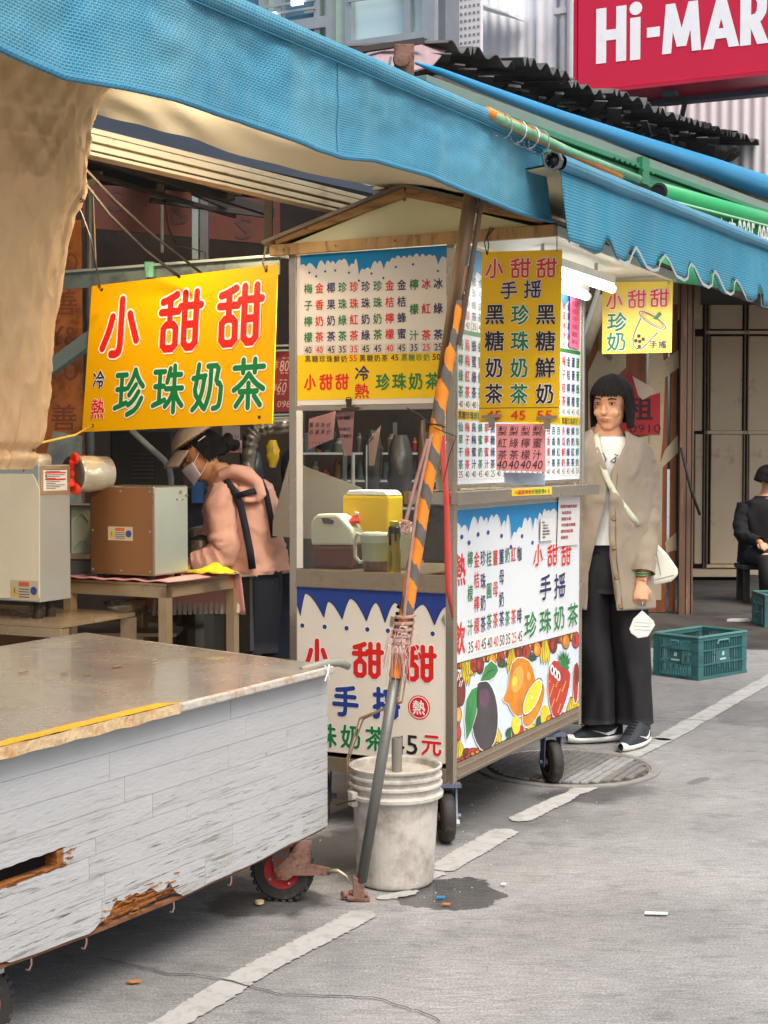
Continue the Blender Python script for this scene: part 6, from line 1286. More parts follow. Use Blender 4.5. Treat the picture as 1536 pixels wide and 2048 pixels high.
# ============================================================ INSIDE THE STALL
M_DARK = mat('dark_wall', '#281c12', rough=.9, var=.4, scale=2, dirt='#14110f', dirt_amt=.5, dirt_scale=3)  # dark brown with darker blotches
def wallq(name, pts, m, label, cat='wall', solid=.03):
    q = MB(); q.add(pts, [(0, 1, 2, 3)]); o = q.build(name, m, solid=solid); return tag(o, label, cat)
wallq('back_wall', [(-6, 9.3, 0), (.7, 9.3, 0), (.7, 9.3, 3.0), (-6, 9.3, 3.1)], M_DARK, 'dark back wall inside the stall')
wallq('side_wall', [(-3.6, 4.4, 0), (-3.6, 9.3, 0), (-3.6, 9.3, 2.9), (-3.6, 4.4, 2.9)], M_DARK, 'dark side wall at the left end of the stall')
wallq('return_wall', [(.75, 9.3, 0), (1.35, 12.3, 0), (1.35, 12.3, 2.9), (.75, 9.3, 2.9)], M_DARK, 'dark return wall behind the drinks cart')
M_GALV = mat('galvanised_steel', '#7d8f8c', rough=.4, metal=.55, var=.15, scale=6, dirt='#4d5a58', dirt_amt=.3)
M_GREY = mat('grey_post', '#57595a', rough=.5, metal=.3, var=.2, scale=5); M_DSTEEL = mat('dark_steel', '#3a3632', rough=.6, metal=.3, var=.3, scale=6); M_PALE = mat('pale_pipe', '#a5aaa2', rough=.5, var=.2, scale=10)
def bar(name, p0, p1, w, h, m, label, cat='beam', tube=False):
    q = MB(); A = at(*p0); B = at(*p1)
    if tube: q.tube([A, B], w / 2, 12)
    else: q.bar(A, B, w, h)
    return tag(q.build(name, m, bevel=0 if tube else .002), label, cat)
# old orange signboards
M_OR = mat('old_orange_board', '#54230f', rough=.7, var=.3, scale=1.6, dirt='#3a1c12', dirt_amt=.5, dirt_scale=2, dirt_w=.3); M_ORL = mat('orange_plywood', '#b06a32', rough=.75, var=.25, scale=3, dirt='#6b3a1c', dirt_amt=.5, dirt_scale=4)
fo = Fr(at(160, 500, 8.9), (1, 0, 0), ZU); a = lambda x, y: fo.px(x, y)
q = MB(); q.prism(fo, [a(165, 455), a(165, 300), a(560, 370), a(560, 490)], -.02, 0); ob = thing('old_signboard', at(330, 480, 8.9), 'faded orange signboard high on the back wall with dark S shapes', 'signboard'); q.build('board', M_OR, ob)
q = MB()
for x, y in ((359, 425), (487, 455), (232, 400)): p = a(x, y); glyph(q, fo, 'S', p[0], p[1], .09, .13, 0, .03, .003)
q.build('lettering', mat('faded_dark', '#3a1a14'), ob)
fo2 = Fr(at(100, 900, 6.9), (1, 0, 0), ZU); a2_ = lambda x, y: fo2.px(x, y)
ov = thing('old_signboard', at(130, 900, 6.9), 'narrow upright orange board with faded characters beside the brown tarp', 'signboard')
q = MB(); q.prism(fo2, [a2_(60, 1005), a2_(60, 440), a2_(162, 440), a2_(168, 1005)], -.02, 0); q.build('board', M_ORL, ov)
q = MB()
for ch, y in (('CO', 525), ('善', 605), ('Y&', 672), ('CO', 742), ('善', 835)): p = a2_(128, y); glyph(q, fo2, ch, p[0], p[1], .13, .09 if len(ch) > 1 else .13, 0, .01, .003)
q.build('lettering', mat('faded_brown', '#7c3f1e'), ov)
q = MB(); q.prism(fo2, [a2_(95, 905), a2_(108, 862), a2_(165, 872), a2_(165, 1010), a2_(95, 1010)], .004, .02); tag(q.build('plastic_sheet', mat('pale_blue_plastic', '#8f9a92', rough=.4, var=.35, scale=12, bump=.7, bscale=16)), 'crumpled pale plastic sheet hanging below the upright orange board', 'plastic sheet')
# posts, beams, braces
bar('steel_post', (180, 960, 6.7), (180, 385, 6.7), .042, 0, M_GREY, 'thick grey round post left of the large yellow sign', 'post', True)
bar('steel_post', (391, 520, 7.9), (391, 360, 7.9), .035, .035, M_GALV, 'left one of a close pair of square posts above the yellow sign', 'post')
bar('steel_post', (409, 522, 7.9), (409, 372, 7.9), .045, .045, M_GREY, 'right and wider one of a close pair of square posts above the yellow sign', 'post')
bar('steel_post', (537, 530, 6.3), (537, 378, 6.3), .035, .035, M_DSTEEL, 'dark square post just left of the cart roof', 'post')
bar('hanging_rod', (324, 505, 7.5), (324, 394, 7.5), .016, 0, M_PALE, 'thin peeling white rod hanging over the yellow sign', 'rod', True)
o = thing('galvanised_beam', at(320, 530, 6.2), 'galvanised angle beam spanning above the large yellow sign', 'beam')
A = at(92, 548, 6.3); B = at(560, 512, 5.75); q = MB(); q.bar(A, B, .05, .010); q.build('flange', mat('galv_bright', '#a9b9b6', rough=.35, metal=.5), o); q = MB(); q.bar(A - ZU * .038, B - ZU * .038, .006, .065); q.build('web', M_GALV, o)
q = MB(); c = A.lerp(B, .47); q.tube([c - ZU * .05 + Vector((0, -.02, 0)), c + ZU * .012 + Vector((0, -.02, 0))], [.02, .024], 8); q.build('tape_wrap', mat('green_wrap', '#5f9c84', rough=.35, var=.4, scale=20), o)
bar('brace', (85, 748, 6.3), (190, 672, 6.2), .045, .06, M_GALV, 'diagonal galvanised brace running behind the yellow sign', 'brace')
bar('brace', (120, 400, 6.2), (195, 350, 6.9), .05, .035, mat('cream_bar', '#a5957a', rough=.6), 'short cream brace near the top of the brown tarp', 'brace')
for x0, y0, x1, y1, Y0, Y1, w, lab in ((160, 305, 545, 425, 6.4, 7.6, .035, 'upper dark truss chord under the stall roof'), (160, 343, 470, 432, 6.6, 7.8, .018, 'lower thin truss chord under the stall roof'), (300, 400, 540, 432, 7.4, 7.8, .02, 'short cross bar between the truss chords'), (385, 385, 480, 425, 7.3, 7.8, .02, 'slanting strut behind the pair of posts')):
    bar('truss_bar', (x0, y0, Y0), (x1, y1, Y1), w, w * 1.3, M_DSTEEL, lab)
for x, lab in ((322, 'left dark stub post between the truss chords'), (462, 'right dark stub post between the truss chords')): bar('truss_post', (x, 400, 7.2), (x, 335, 7.2), .035, .035, M_DSTEEL, lab)
for k, (x0, x1, y0, y1, lab) in enumerate(((246, 318, 328, 368, 'pale translucent roof light panel on the left'), (332, 375, 340, 358, 'small pale roof light panel on the right'))):
    q = MB(); P = [at(x0, y1 - 12, 8.2), at(x1, y1, 8.2), at(x1 + 2, y0 + 18, 8.9), at(x0 + 10, y0 + 4, 8.9)]; q.add(P, [(0, 1, 2, 3)]); tag(q.build('roof_light', mat('roof_light', '#aab89c', rough=.6, emit=lin('#b4c2a2'), estr=.25), solid=.01), lab, 'skylight')  # weak emission stands in for daylight coming through the panel
q = MB(); P = [at(400, 372, 6.9), at(483, 398, 6.9), at(483, 382, 7.2), at(330, 340, 7.2)]; q.add([at(395, 350, 7.0), at(483, 375, 7.0), at(483, 392, 7.0), at(415, 374, 7.0)], [(0, 1, 2, 3)]); tag(q.build('ceiling_board', mat('ceiling_grey', '#5d564b', rough=.8), solid=.01), 'grey ceiling board just under the cream rail', 'board')
def cable(pts, r, label, m=None, name='cable'):
    q = MB(); P = [at(*p) for p in pts]; S = []
    for i in range(len(P) - 1):
        for k in range(6): S.append(P[i].lerp(P[i + 1], k / 6))
    S.append(P[-1]); q.tube(S, r, 6); return tag(q.build(name, m or mat('cable_black', '#0c0c0e', rough=.7), smooth=True), label, 'cable')
cable([(160, 326, 5.6), (230, 400, 5.7), (300, 465, 5.75), (420, 560, 5.8)], .006, 'upper black cable slanting down behind the yellow sign')
cable([(158, 350, 5.6), (220, 430, 5.65), (290, 500, 5.7), (360, 555, 5.7)], .006, 'lower black cable slanting down behind the yellow sign')
cable([(143, 380, 5.7), (165, 430, 5.7), (183, 480, 5.7), (200, 575, 5.9)], .003, 'thin grey wire curling down beside the round post', M_GREY)
cable([(328, 400, 7.4), (338, 460, 7.3), (355, 492, 7.2), (385, 497, 7.2), (410, 505, 7.2), (413, 540, 7.2)], .0035, 'looped thin wire next to the peeling white rod', M_GREY)
# warm bulb of the stall
RDIR = (RL1 - RL0).normalized()
bl0 = at(172, 296, 5.3); bb = thing('work_lamp', bl0, 'small lit bulb under the rail beside the brown tarp', 'lamp')
q = MB(); q.lathe(bl0, [(.0, -.022), (.016, -.015), (.02, 0), (.012, .018), (.010, .03)], 14); q.build('bulb', mat('bulb_glow', '#fff2d8', emit=(1, .85, .62), estr=14), bb, smooth=True)
q = MB(); q.lathe(bl0 + ZU * .03, [(.011, 0), (.012, .04), (0, .042)], 12); q.tube([bl0 + ZU * .07, bl0 + ZU * .16], .003, 6); q.build('socket', M_DSTEEL, bb)
def lamp(name, kind, loc, e, col, size=.3, target=None):
    d = bpy.data.lights.new(name, kind); d.energy = e; d.color = col
    if kind == 'AREA': d.size = size; d.shape = 'RECTANGLE'; d.size_y = size * .15
    else: d.shadow_soft_size = size
    o_ = bpy.data.objects.new(name, d); COL.objects.link(o_); o_.location = loc
    if target is not None: o_.rotation_euler = (Vector(target) - Vector(loc)).to_track_quat('-Z', 'Y').to_euler()
    return o_
lamp('work_lamp_light', 'POINT', bl0 - ZU * .06 + Vector((.05, .15, 0)), 26, (1, .66, .36), .04)
lamp('cart_tube_light', 'AREA', along(.20, 1170, 545) - ZU * .06, 14, (1, .98, .94), .8, along(.20, 1170, 545) - ZU * 1)
# added warm tube hidden behind the valance to light the sign, tarp and cart
P = FA(-.95, -.085, -.12); wl = thing('fluorescent_lamp', P, 'added warm tube lamp hidden behind the blue valance to brighten the stall', 'lamp')
q = MB(); q.tube([P - ad * .3, P + ad * .3], .011, 10); q.build('tube', mat('warm_tube', '#fff0d8', emit=(1, .8, .55), estr=5), wl)
lamp('added_fill_light', 'AREA', P - ZU * .03 - FA.n * .03, 15, (1, .84, .66), .7, P - ZU * .9 - FA.n * 1.6 + ad * .1).data.spread = rad(120)
q = MB(); ci = cp(-.33, .35, 2.035); q.tube([ci - V * .25, ci + V * .22], .013, 10); il = thing('fluorescent_lamp', ci, 'tube lamp fixed under the cart roof behind the front menu board', 'lamp'); q.build('tube', mat('warm_tube', '#fff0d8', emit=(1, .9, .72), estr=5), il)
lamp('cart_inside_light', 'AREA', ci - ZU * .03, 15, (1, .93, .8), .5, ci - ZU)
# big dark machine with vents, bent pipe, duct
mc = thing('vent_cabinet', at(285, 1010, 7.6), 'black cabinet with louvred vents behind the steel box', 'cabinet'); fv = Fr(at(225, 1000, 7.6), (1, 0, 0), ZU)
q = MB(); p0 = fv.px(222, 1120); p1 = fv.px(345, 862); q.frbox(fv, p0[0], p1[0], p0[1], p1[1], -.4, 0); q.build('body', mat('cabinet_black', '#1d1a18', rough=.5), mc, bevel=.01)
for k in range(7): p = fv.px(264, 908 + k * 8); p_ = fv.px(306, 908 + k * 8); q = MB(); q.frbox(fv, p[0], p_[0], p[1] - .004, p[1] + .004, 0, .012); q.build('louvre', mat('louvre', '#35363a', rough=.4), mc)
q = MB(); q.tube([at(262, 860, 6.9), at(300, 895, 6.9), at(328, 920, 6.9), at(338, 935, 6.9), at(342, 955, 6.9), at(343, 1015, 6.9)], .014, 10); tag(q.build('bent_pipe', M_PALE, smooth=True), 'bent chrome pipe curving down behind the steel box', 'pipe')
q = MB(); pth = [at(600, 850, 7.6), at(540, 852, 7.6), at(515, 858, 7.6), at(503, 872, 7.6), at(497, 900, 7.6), at(492, 965, 7.6)]; S = []
for i in range(len(pth) - 1):
    for k in range(6): S.append(pth[i].lerp(pth[i + 1], k / 6))
q.tube(S, [.042 + .005 * math.sin(k * 2.1) for k in range(len(S))], 14); tag(q.build('foil_duct', mat('foil', '#8f8878', rough=.3, metal=.8, var=.4, scale=25, bump=.6, bscale=30), smooth=True), 'crinkled silver foil duct bending down beside the cart', 'duct')
# red price boards
rb = thing('price_board', at(568, 850, 6.9), 'dark red price board showing 80, 60 and 098 beside the cart', 'sign'); fr3 = Fr(at(500, 830, 6.9), (1, 0, 0), ZU)
q = MB(); p0 = fr3.px(470, 823); p1 = fr3.px(606, 704); q.frbox(fr3, p0[0], p1[0], p0[1], p1[1], -.02, 0); q.build('board', mat('board_darkred', '#8e1420', rough=.5, var=.12), rb)
q = MB()
for s_, x, y, w, h in (('80', 569, 732, .042, .052), ('60', 564, 775, .042, .050), ('098', 568, 808, .062, .030), ('炸', 551, 730, .03, .05), ('串', 550, 775, .025, .04)): p = fr3.px(x, y); glyph(q, fr3, s_, p[0], p[1], w, h, 0, .0, .003, skew=.15)
for x, y in ((568, 716), (578, 716), (564, 746), (573, 746), (562, 760), (571, 760), (557, 788), (566, 788)): p = fr3.px(x, y); q.frbox(fr3, p[0] - .007, p[0] + .007, p[1] - .002, p[1] + .002, .001, .003)
q.build('lettering', mat('price_pale', '#e0b8a8'), rb)
q = MB()
for y in (690, 700, 828, 834, 840): q.bar(at(500, y + 3, 6.85), at(606, y, 6.85), .02, .008)
tag(q.build('shelf_frame', M_PALE), 'thin metal shelf strips above and below the red price board', 'shelf')
for (x0, y0, x1, y1, c_, lab) in ((445, 852, 480, 880, '#d2c4c0', 'white and pink price slip behind the cap of the worker'), (455, 880, 484, 905, '#c796a0', 'pink slip under the white price slip')):
    fq = Fr(at(x0, y1, 7.3), (1, 0, 0), ZU); p1 = fq.px(x1, y0); t = thing('paper_note', at(x0, y1, 7.3), lab, 'note'); q = MB(); q.frbox(fq, 0, p1[0], 0, p1[1], 0, .002); q.build('sheet', mat('slip' + c_, c_), t)
    q = MB(); glyph(q, fq, '20 50 50', p1[0] * .5, p1[1] * .25, p1[0] * .85, .014, 0, 0, .004); q.build('lettering', M_HAND, t)
for k, (x, y0, y1, c_, r, lab) in enumerate(((545, 880, 935, '#b99a1c', .03, 'yellow plastic bag hanging under the foil duct'), (512, 905, 980, '#26303a', .035, 'dark bag hanging next to the foil duct'), (650, 850, 900, '#2b2b30', .05, 'black bag hanging behind the cart window on the left'), (745, 860, 990, '#3a3836', .045, 'grey plastic bag hanging behind the middle of the cart window'), (800, 870, 1000, '#3f3d3c', .06, 'crumpled clear grey bag hanging behind the cart window'), (845, 840, 985, '#5b4633', .02, 'brown strip hanging at the right of the cart window'), (585, 900, 990, '#1d1d22', .05, 'black bag behind the grey cover sheet'))):
    A = at(x, y0, 7.9); B = at(x, y1, 7.9); q = MB()
    q.grid(lambda s, t: A.lerp(B, t) + Vector((math.cos(s * 6.2832), math.sin(s * 6.2832) * .6, 0)) * r * (.35 + .8 * math.sin(math.pi * min(1, t * .8 + .1))) * (1 + .35 * nz(s * 5, t * 4, k)), 18, 12, closeu=True); tag(q.build('hanging_bag', mat('bag' + c_, c_, rough=.3, var=.35, scale=14, coat=.2), smooth=True), lab, 'bag')
for x, lab in ((706, 'thin steel stand pole seen through the cart window'), (733, 'second thinner stand pole in the cart window')): bar('stand_pole', (x, 1000, 7.4), (x, 905 if x == 706 else 890, 7.4), .02 if x == 706 else .008, 0, M_PALE, lab, 'pole', True)
# steel counter at the back by the worker
wk = thing('steel_counter', at(520, 1300, 7.4), 'stainless counter with a shelf behind the worker', 'counter'); fk = Fr(at(540, 1290, 7.3), (1, 0, 0), ZU)
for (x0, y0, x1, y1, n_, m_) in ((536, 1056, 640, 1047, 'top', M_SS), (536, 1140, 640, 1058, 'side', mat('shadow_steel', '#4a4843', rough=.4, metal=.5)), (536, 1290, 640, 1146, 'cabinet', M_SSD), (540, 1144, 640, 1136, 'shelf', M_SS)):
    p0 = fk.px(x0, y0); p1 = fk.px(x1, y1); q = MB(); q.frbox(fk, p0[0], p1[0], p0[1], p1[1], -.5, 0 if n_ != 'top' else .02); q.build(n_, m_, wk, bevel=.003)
q = MB(); c = at(566, 1278, 6.7); c.z = .5; q.box(c + ZU * .05, (.08, .08, .26)); tag(q.build('blue_box', mat('cyan_plastic', '#1f9cb0', rough=.4), bevel=.01), 'bright cyan plastic box on the floor left of the cart', 'box')
# ------------------------------------------------------------ steel worktable with the steel box
K0 = on_z(333, 1167, .842); M_SSW = mat('stainless_warm', '#c4ab88', rough=.25, metal=.6, var=.04, scale=3, rvar=.05)  # warm tint in the steel colour stands in for reflected warm light
FT1 = Fr(K0, -V, ZU); RT1 = Fr(K0, U, ZU); wt = thing('worktable', K0 + V * .25 + U * .22 - ZU * .842, 'small stainless steel table covered with a pink corrugated sheet', 'table')
wF = -FT1.px(126, 1165)[0]; wR = RT1.px(478, 1160)[0]
for i, (v, u) in enumerate(((.02, .02), (wF - .02, .02), (.02, wR - .02), (wF - .02, wR - .02))):
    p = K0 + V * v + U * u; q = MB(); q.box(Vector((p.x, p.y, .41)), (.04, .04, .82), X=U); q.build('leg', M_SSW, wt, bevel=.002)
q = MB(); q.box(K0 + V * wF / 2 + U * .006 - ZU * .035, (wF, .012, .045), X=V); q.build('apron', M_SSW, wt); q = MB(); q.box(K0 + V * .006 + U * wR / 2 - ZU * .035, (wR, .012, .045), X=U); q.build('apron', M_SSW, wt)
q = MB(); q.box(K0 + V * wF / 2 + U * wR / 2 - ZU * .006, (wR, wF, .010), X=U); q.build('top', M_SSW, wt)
M_PKS = mat('pink_sheet', '#d99a94', rough=.6, var=.06); q = MB()
def pk(s, t):
    u = -.03 + (wR + .09) * s; v = wF + .05 - (wF + .08) * t; d = max(0, u - wR * .93); p = K0 + U * (u - d * .6) + V * v + ZU * (.004 - (1.9 * d if d > 0 else 0))
    return p + ZU * (.010 + .006 * nz(u * 9, v * 9, 2) + .004 * math.sin(v * 60)) * (1 if d > 0 else .6)
q.grid(pk, 40, 60, 0); tag(q.build('cover_sheet', M_PKS, smooth=True, solid=.006), 'pink plastic sheet laid over the steel table, its end hanging down', 'cover')
q = MB()
for k in range(17):
    p = K0 + V * (.0 + wF * .9 * k / 17) + U * (wR - .01); q.tube([p - ZU * .01, p - ZU * .10 + U * .01, p - ZU * (.165 + .002 * k)], .009, 6)
tag(q.build('corrugated_sheet', mat('corrugated_pale', '#c2bcae', rough=.5, var=.1)), 'ribbed white plastic sheet hanging off the far side of the steel table', 'plastic sheet')
B00 = on_z(308, 1159, .858); FB1 = Fr(B00, -V, ZU); RB1 = Fr(B00, U, ZU); aF = -FB1.px(181, 1150)[0]; aR = RB1.px(376, 1150)[0]; hB1 = FB1.px(308, 973)[1]
sb1 = thing('steel_box', B00 + V * aF / 2 + U * aR / 2, 'cube shaped stainless machine box with a warning label on the steel table', 'machine')
q = MB(); q.frbox(FB1, -aF, 0, .012, hB1, -aR, 0); q.build('body', mat('stainless_box', '#a8957a', rough=.30, metal=.85, var=.06, scale=3, rvar=.06), sb1, bevel=.004)
q = MB(); q.frbox(FB1, -aF + .006, -.006, .018, hB1 - .006, 0, .002); q.build('front_plate', mat('stainless_front', '#a8744c', rough=.38, metal=.75, var=.08, scale=2), sb1)  # orange-brown put into the steel colour for warm reflections on this face
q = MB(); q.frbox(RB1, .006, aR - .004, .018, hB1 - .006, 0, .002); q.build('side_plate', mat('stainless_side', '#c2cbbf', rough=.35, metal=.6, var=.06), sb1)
for v, u in ((.03, .03), (aF - .03, .03), (.03, aR - .03), (aF - .03, aR - .03)): q = MB(); p = B00 + V * v + U * u; q.tube([p - ZU * .008, p + ZU * .014], .014, 8); q.build('foot', M_TYRE, sb1)
for i in range(3):
    for j in range(3):
        if i == 1 and j == 1: continue
        q = MB(); a_ = -aF + .014 + (aF - .03) * i / 2; z = .03 + (hB1 - .05) * j / 2; q.tube([FB1(a_, z, .002), FB1(a_, z, .005)], .004, 8); q.build('rivet', M_ALU, sb1)
for x, y in ((359, 984), (371, 990), (352, 999), (363, 999)): p = RB1.px(x, y); r = .007 if y < 995 else .003; q = MB(); q.tube([RB1(*p, .002), RB1(*p, .008)], r, 10); q.build('knob', M_SSD, sb1)
def warn(fr, p0, p1, par, l=.003):
    w = p1[0] - p0[0]; h = p1[1] - p0[1]; q = MB(); ms = [mat('label_silver', '#c2b294', rough=.5), mat('label_orange', '#c8622c'), mat('label_yellow', '#d8a818'), mat('label_blue', '#3a4880'), M_HAND]
    q.frbox(fr, p0[0], p1[0], p0[1], p1[1], l - .001, l); q.frbox(fr, p0[0] + w * .3, p0[0] + w * .68, p0[1] + h * .7, p0[1] + h * .92, l, l + .0006, 1)
    for k in range(4): q.frbox(fr, p0[0] + w * .3, p0[0] + w * .68, p0[1] + h * (.15 + .13 * k), p0[1] + h * (.19 + .13 * k), l, l + .0006, 4)
    q.flat(fr, [(p0[0] + w * .04, p0[1] + h * .25), (p0[0] + w * .26, p0[1] + h * .25), (p0[0] + w * .15, p0[1] + h * .75)], l + .0006, 2); q.frbox(fr, p0[0] + w * .14, p0[0] + w * .16, p0[1] + h * .35, p0[1] + h * .6, l + .0006, l + .001, 4)
    c_ = (p0[0] + w * .84, p0[1] + h * .5); q.flat(fr, [(c_[0] + w * .12 * math.cos(t * .4), c_[1] + w * .12 * math.sin(t * .4)) for t in range(16)], l + .0006, 3)
    return q.build('warning_label', ms, par)
warn(FB1, FB1.px(217, 1080), FB1.px(266, 1054), sb1)
# yellow cloth
q = MB(); c = on_z(425, 1146, .86)
q.grid(lambda s, t: c + FF.x * ((s - .5) * .24 * (1 - .3 * t)) + FF.n * ((.5 - t) * .12) + ZU * (.004 + .034 * math.exp(-((s - .55) / .28) ** 2) * (1 - (2 * t - 1) ** 2) + .012 * nz(s * 6, t * 5, 2)), 30, 14); tag(q.build('cloth', mat('yellow_cloth', '#d8d024', rough=.8, var=.15, scale=20), smooth=True, solid=.003), 'bright yellow cloth crumpled on the pink sheet', 'cloth')
# steel pots behind
def pot(x0, x1, yt, yb, Y, label, m=None, lid=True):
    A = at((x0 + x1) / 2, yb, Y); r = (x1 - x0) / 2 * Y / FPX; h = (yb - yt) * Y / FPX; t = thing('steel_pot', A, label, 'pot'); q = MB()
    q.lathe(A, [(r * .96, 0), (r, .01), (r, h), (r * 1.04, h), (r * 1.04, h + .006)], 28); q.build('body', m or M_SS, t, smooth=False)
    q = MB(); q.lathe(A + ZU * (h + .006), [(r * 1.02, 0), (r * .9, .01), (r * .2, .022), (0, .022)], 28); q.build('lid' if lid else 'content', M_SS if lid else M_DSTEEL, t, smooth=True)
    q = MB(); q.tube([A + Vector((r, 0, h * .3)), A + Vector((r + .03, -.02, h * .32)), A + Vector((r + .03, -.02, h * .7)), A + Vector((r, 0, h * .72))], .006, 6); q.build('handle', M_SS, t)
    return t
pot(352, 524, 1150, 1300, 6.55, 'large stainless pot standing behind the steel table', mat('dark_reflecting_steel', '#6d6a64', rough=.2, metal=.9, var=.2, scale=3))
pot(378, 425, 1062, 1110, 6.9, 'row of stainless container behind the steel box'); pot(380, 424, 1082, 1112, 6.6, 'shallow stainless pan in front of the small container', lid=False)
q = MB(); q.box(at(400, 1035, 7.2), (.14, .1, .3)); tag(q.build('dispenser', mat('dispenser_dark', '#23282e', rough=.4), bevel=.01), 'dark dispenser with blue panel behind the worker hands', 'dispenser')
q = MB(); q.box(at(396, 985, 7.1), (.05, .08, .1)); tag(q.build('blue_block', mat('panel_blue', '#2a5a90', rough=.4)), 'small blue plastic piece behind the worker elbow', 'panel')
# crowded rack behind the cart window
rk = thing('storage_rack', at(740, 1060, 8.4), 'dim steel rack crowded with tubs and bottles behind the cart window', 'rack'); fr5 = Fr(at(560, 1060, 8.4), (1, 0, 0), ZU)
for y in (905, 960, 1015, 1060): p0 = fr5.px(585, y); p1 = fr5.px(890, y); q = MB(); q.frbox(fr5, p0[0], p1[0], p0[1] - .012, p0[1], -.35, 0); q.build('shelf', M_PALE, rk)
for x in (590, 690, 790, 885): p0 = fr5.px(x, 1062); p1 = fr5.px(x, 845); q = MB(); q.frbox(fr5, p0[0] - .012, p0[0] + .012, p0[1], p1[1], -.02, .004); q.build('upright', M_GREY, rk)
random.seed(21); NT = 0; cs5 = ['#4d4a45', '#6d6a58', '#3a4652', '#6b4a35', '#8a8578', '#2f2f33', '#7a2f2a', '#59614e']
for y in (905, 960, 1015):
    x = 594
    while x < 878:
        w = rnd(10, 22); h = rnd(18, 44); c_ = random.choice(cs5); p0 = fr5.px(x, y); p1 = fr5.px(x + w, y - h); m5 = mat('tub' + c_, c_, rough=.4); r = (p1[0] - p0[0]) / 2
        q = MB()
        if random.random() < .5: q.lathe(fr5((p0[0] + p1[0]) / 2, 0, -.1) * 1.0 - ZU * fr5(0, 0).z + ZU * (fr5(0, p0[1]).z), [(r * .9, 0.001), (r, p1[1] - p0[1] - .03), (r * .6, p1[1] - p0[1] - .015), (r * .55, p1[1] - p0[1]), (0, p1[1] - p0[1])], 14)
        else: q.frbox(fr5, p0[0], p1[0], p0[1] + .001, p1[1], -.2, -.03)
        NT += 1; q.build('tub', m5, rk, bevel=.004); x += w + rnd(1, 8)
# ------------------------------------------------------------ sealing machine at the left
M_A0 = at(80, 1205, 5.55); FA1 = Fr(M_A0, -V, ZU); RA1 = Fr(M_A0, U, ZU); wA = .62; dA = RA1.px(141, 1100)[0]; hA = FA1.px(80, 930)[1]
ma = thing('sealing_machine', M_A0 + V * wA / 2 + U * dA / 2, 'white and steel cup sealing machine on black feet at the left edge', 'machine')
q = MB(); q.frbox(FA1, -wA, 0, 0, hA, -dA, 0); q.build('body', mat('machine_steel', '#b9c0bc', rough=.35, metal=.5, var=.05), ma, bevel=.003)
q = MB(); pts = [FA1.px(x, y) for x, y in ((-200, 1196), (80, 1196), (80, 978), (66, 948), (-200, 946))]; q.prism(FA1, pts, 0, .003); q.build('film_sheet', mat('film_cream', '#dccfb0', rough=.4, var=.05), ma)
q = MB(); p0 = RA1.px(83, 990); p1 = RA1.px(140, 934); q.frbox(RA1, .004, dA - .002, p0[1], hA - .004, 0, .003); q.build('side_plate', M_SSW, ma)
q = MB(); w_ = dA; ms = [M_PAPER, IR, M_HAND, IG]; q.frbox(RA1, w_ * .12, w_ * .88, p0[1] + .015, hA - .02, .003, .004, 0)
for k in range(12): q.frbox(RA1, w_ * .2, w_ * (.5 + .3 * ((k * 7) % 3) / 2), p0[1] + .022 + k * .0065, p0[1] + .0245 + k * .0065, .004, .0046, 2)
q.frbox(RA1, w_ * .16, w_ * .84, p0[1] + .056, p0[1] + .061, .0046, .005, 1); q.frbox(RA1, w_ * .16, w_ * .84, hA - .032, hA - .027, .0046, .005, 1); q.frbox(RA1, w_ * .17, w_ * .22, p0[1] + .065, hA - .035, .0046, .005, 3)
q.build('spec_label', ms, ma); warn(FA1, FA1.px(23, 1199), FA1.px(78, 1162), ma, .005)
for v, u in ((.06, .06), (.06, dA - .05), (wA - .1, .06)): q = MB(); p = M_A0 + V * v + U * u; q.lathe(p - ZU * .068, [(.022, 0), (.016, .03), (.02, .068)], 14); q.build('foot', M_TYRE, ma, smooth=True)
q = MB(); q.tube([at(30, 1218, 5.6), at(48, 1225, 5.6), at(62, 1218, 5.6), at(60, 1206, 5.6)], .006, 6); q.build('power_cord', M_TYRE, ma)
# film reels with red flanges
M_REDP = mat('red_plastic_bright', '#d8341e', rough=.35, var=.05); M_FILM = mat('film_roll', '#cfc9b4', rough=.15, metal=.3, var=.3, scale=8, stretch=(1, 1, 4), coat=.6)
rx = Vector((.68, .73, 0)).normalized()
def reel(c, r, L_, label):
    t = thing('film_reel', c - ZU * r, label, 'film reel'); X_ = ZU; Y_ = rx.cross(ZU).normalized(); q = MB()
    q.lathe(c, [(.012, 0), (r * .95, 0), (r, .01), (r * 1.0, L_ * .5), (r * .97, L_), (.012, L_)], 28, X=X_, Y=Y_, Zd=rx); q.build('film', M_FILM, t, smooth=True)
    q = MB(); q.lathe(c - rx * .012, [(.01, 0), (r * .98, 0), (r * .98, .012), (.01, .012)], 28, X=X_, Y=Y_, Zd=rx); q.build('dark_flange', mat('flange_dark', '#4a4038', rough=.5), t)
    for k in range(3):
        an = .5 + k * 2.094; dr = X_ * math.cos(an) + Y_ * math.sin(an); q = MB(); q.tube([c - rx * .02 + dr * r * .3, c - rx * .02 + dr * r * .8], [.012, .02], 8, flat=.5); q.lathe(c - rx * .026 + dr * r * .95, [(.008, 0), (.022, 0), (.024, .008), (.022, .016), (.008, .016), (.008, 0)], 14, X=X_, Y=Y_, Zd=rx); q.build('red_arm', M_REDP, t)
    q = MB(); q.lathe(c - rx * .03, [(0, 0), (.02, .002), (.022, .02), (0, .02)], 14, X=X_, Y=Y_, Zd=rx); q.build('hub', M_REDP, t)
    return t
reel(at(148, 948, 5.75), .072, .15, 'big clear film reel with a red three armed flange on the sealing machine'); 
q = MB(); reel(at(50, 922, 5.62), .03, .10, 'small film reel with red end arms left of the big reel')
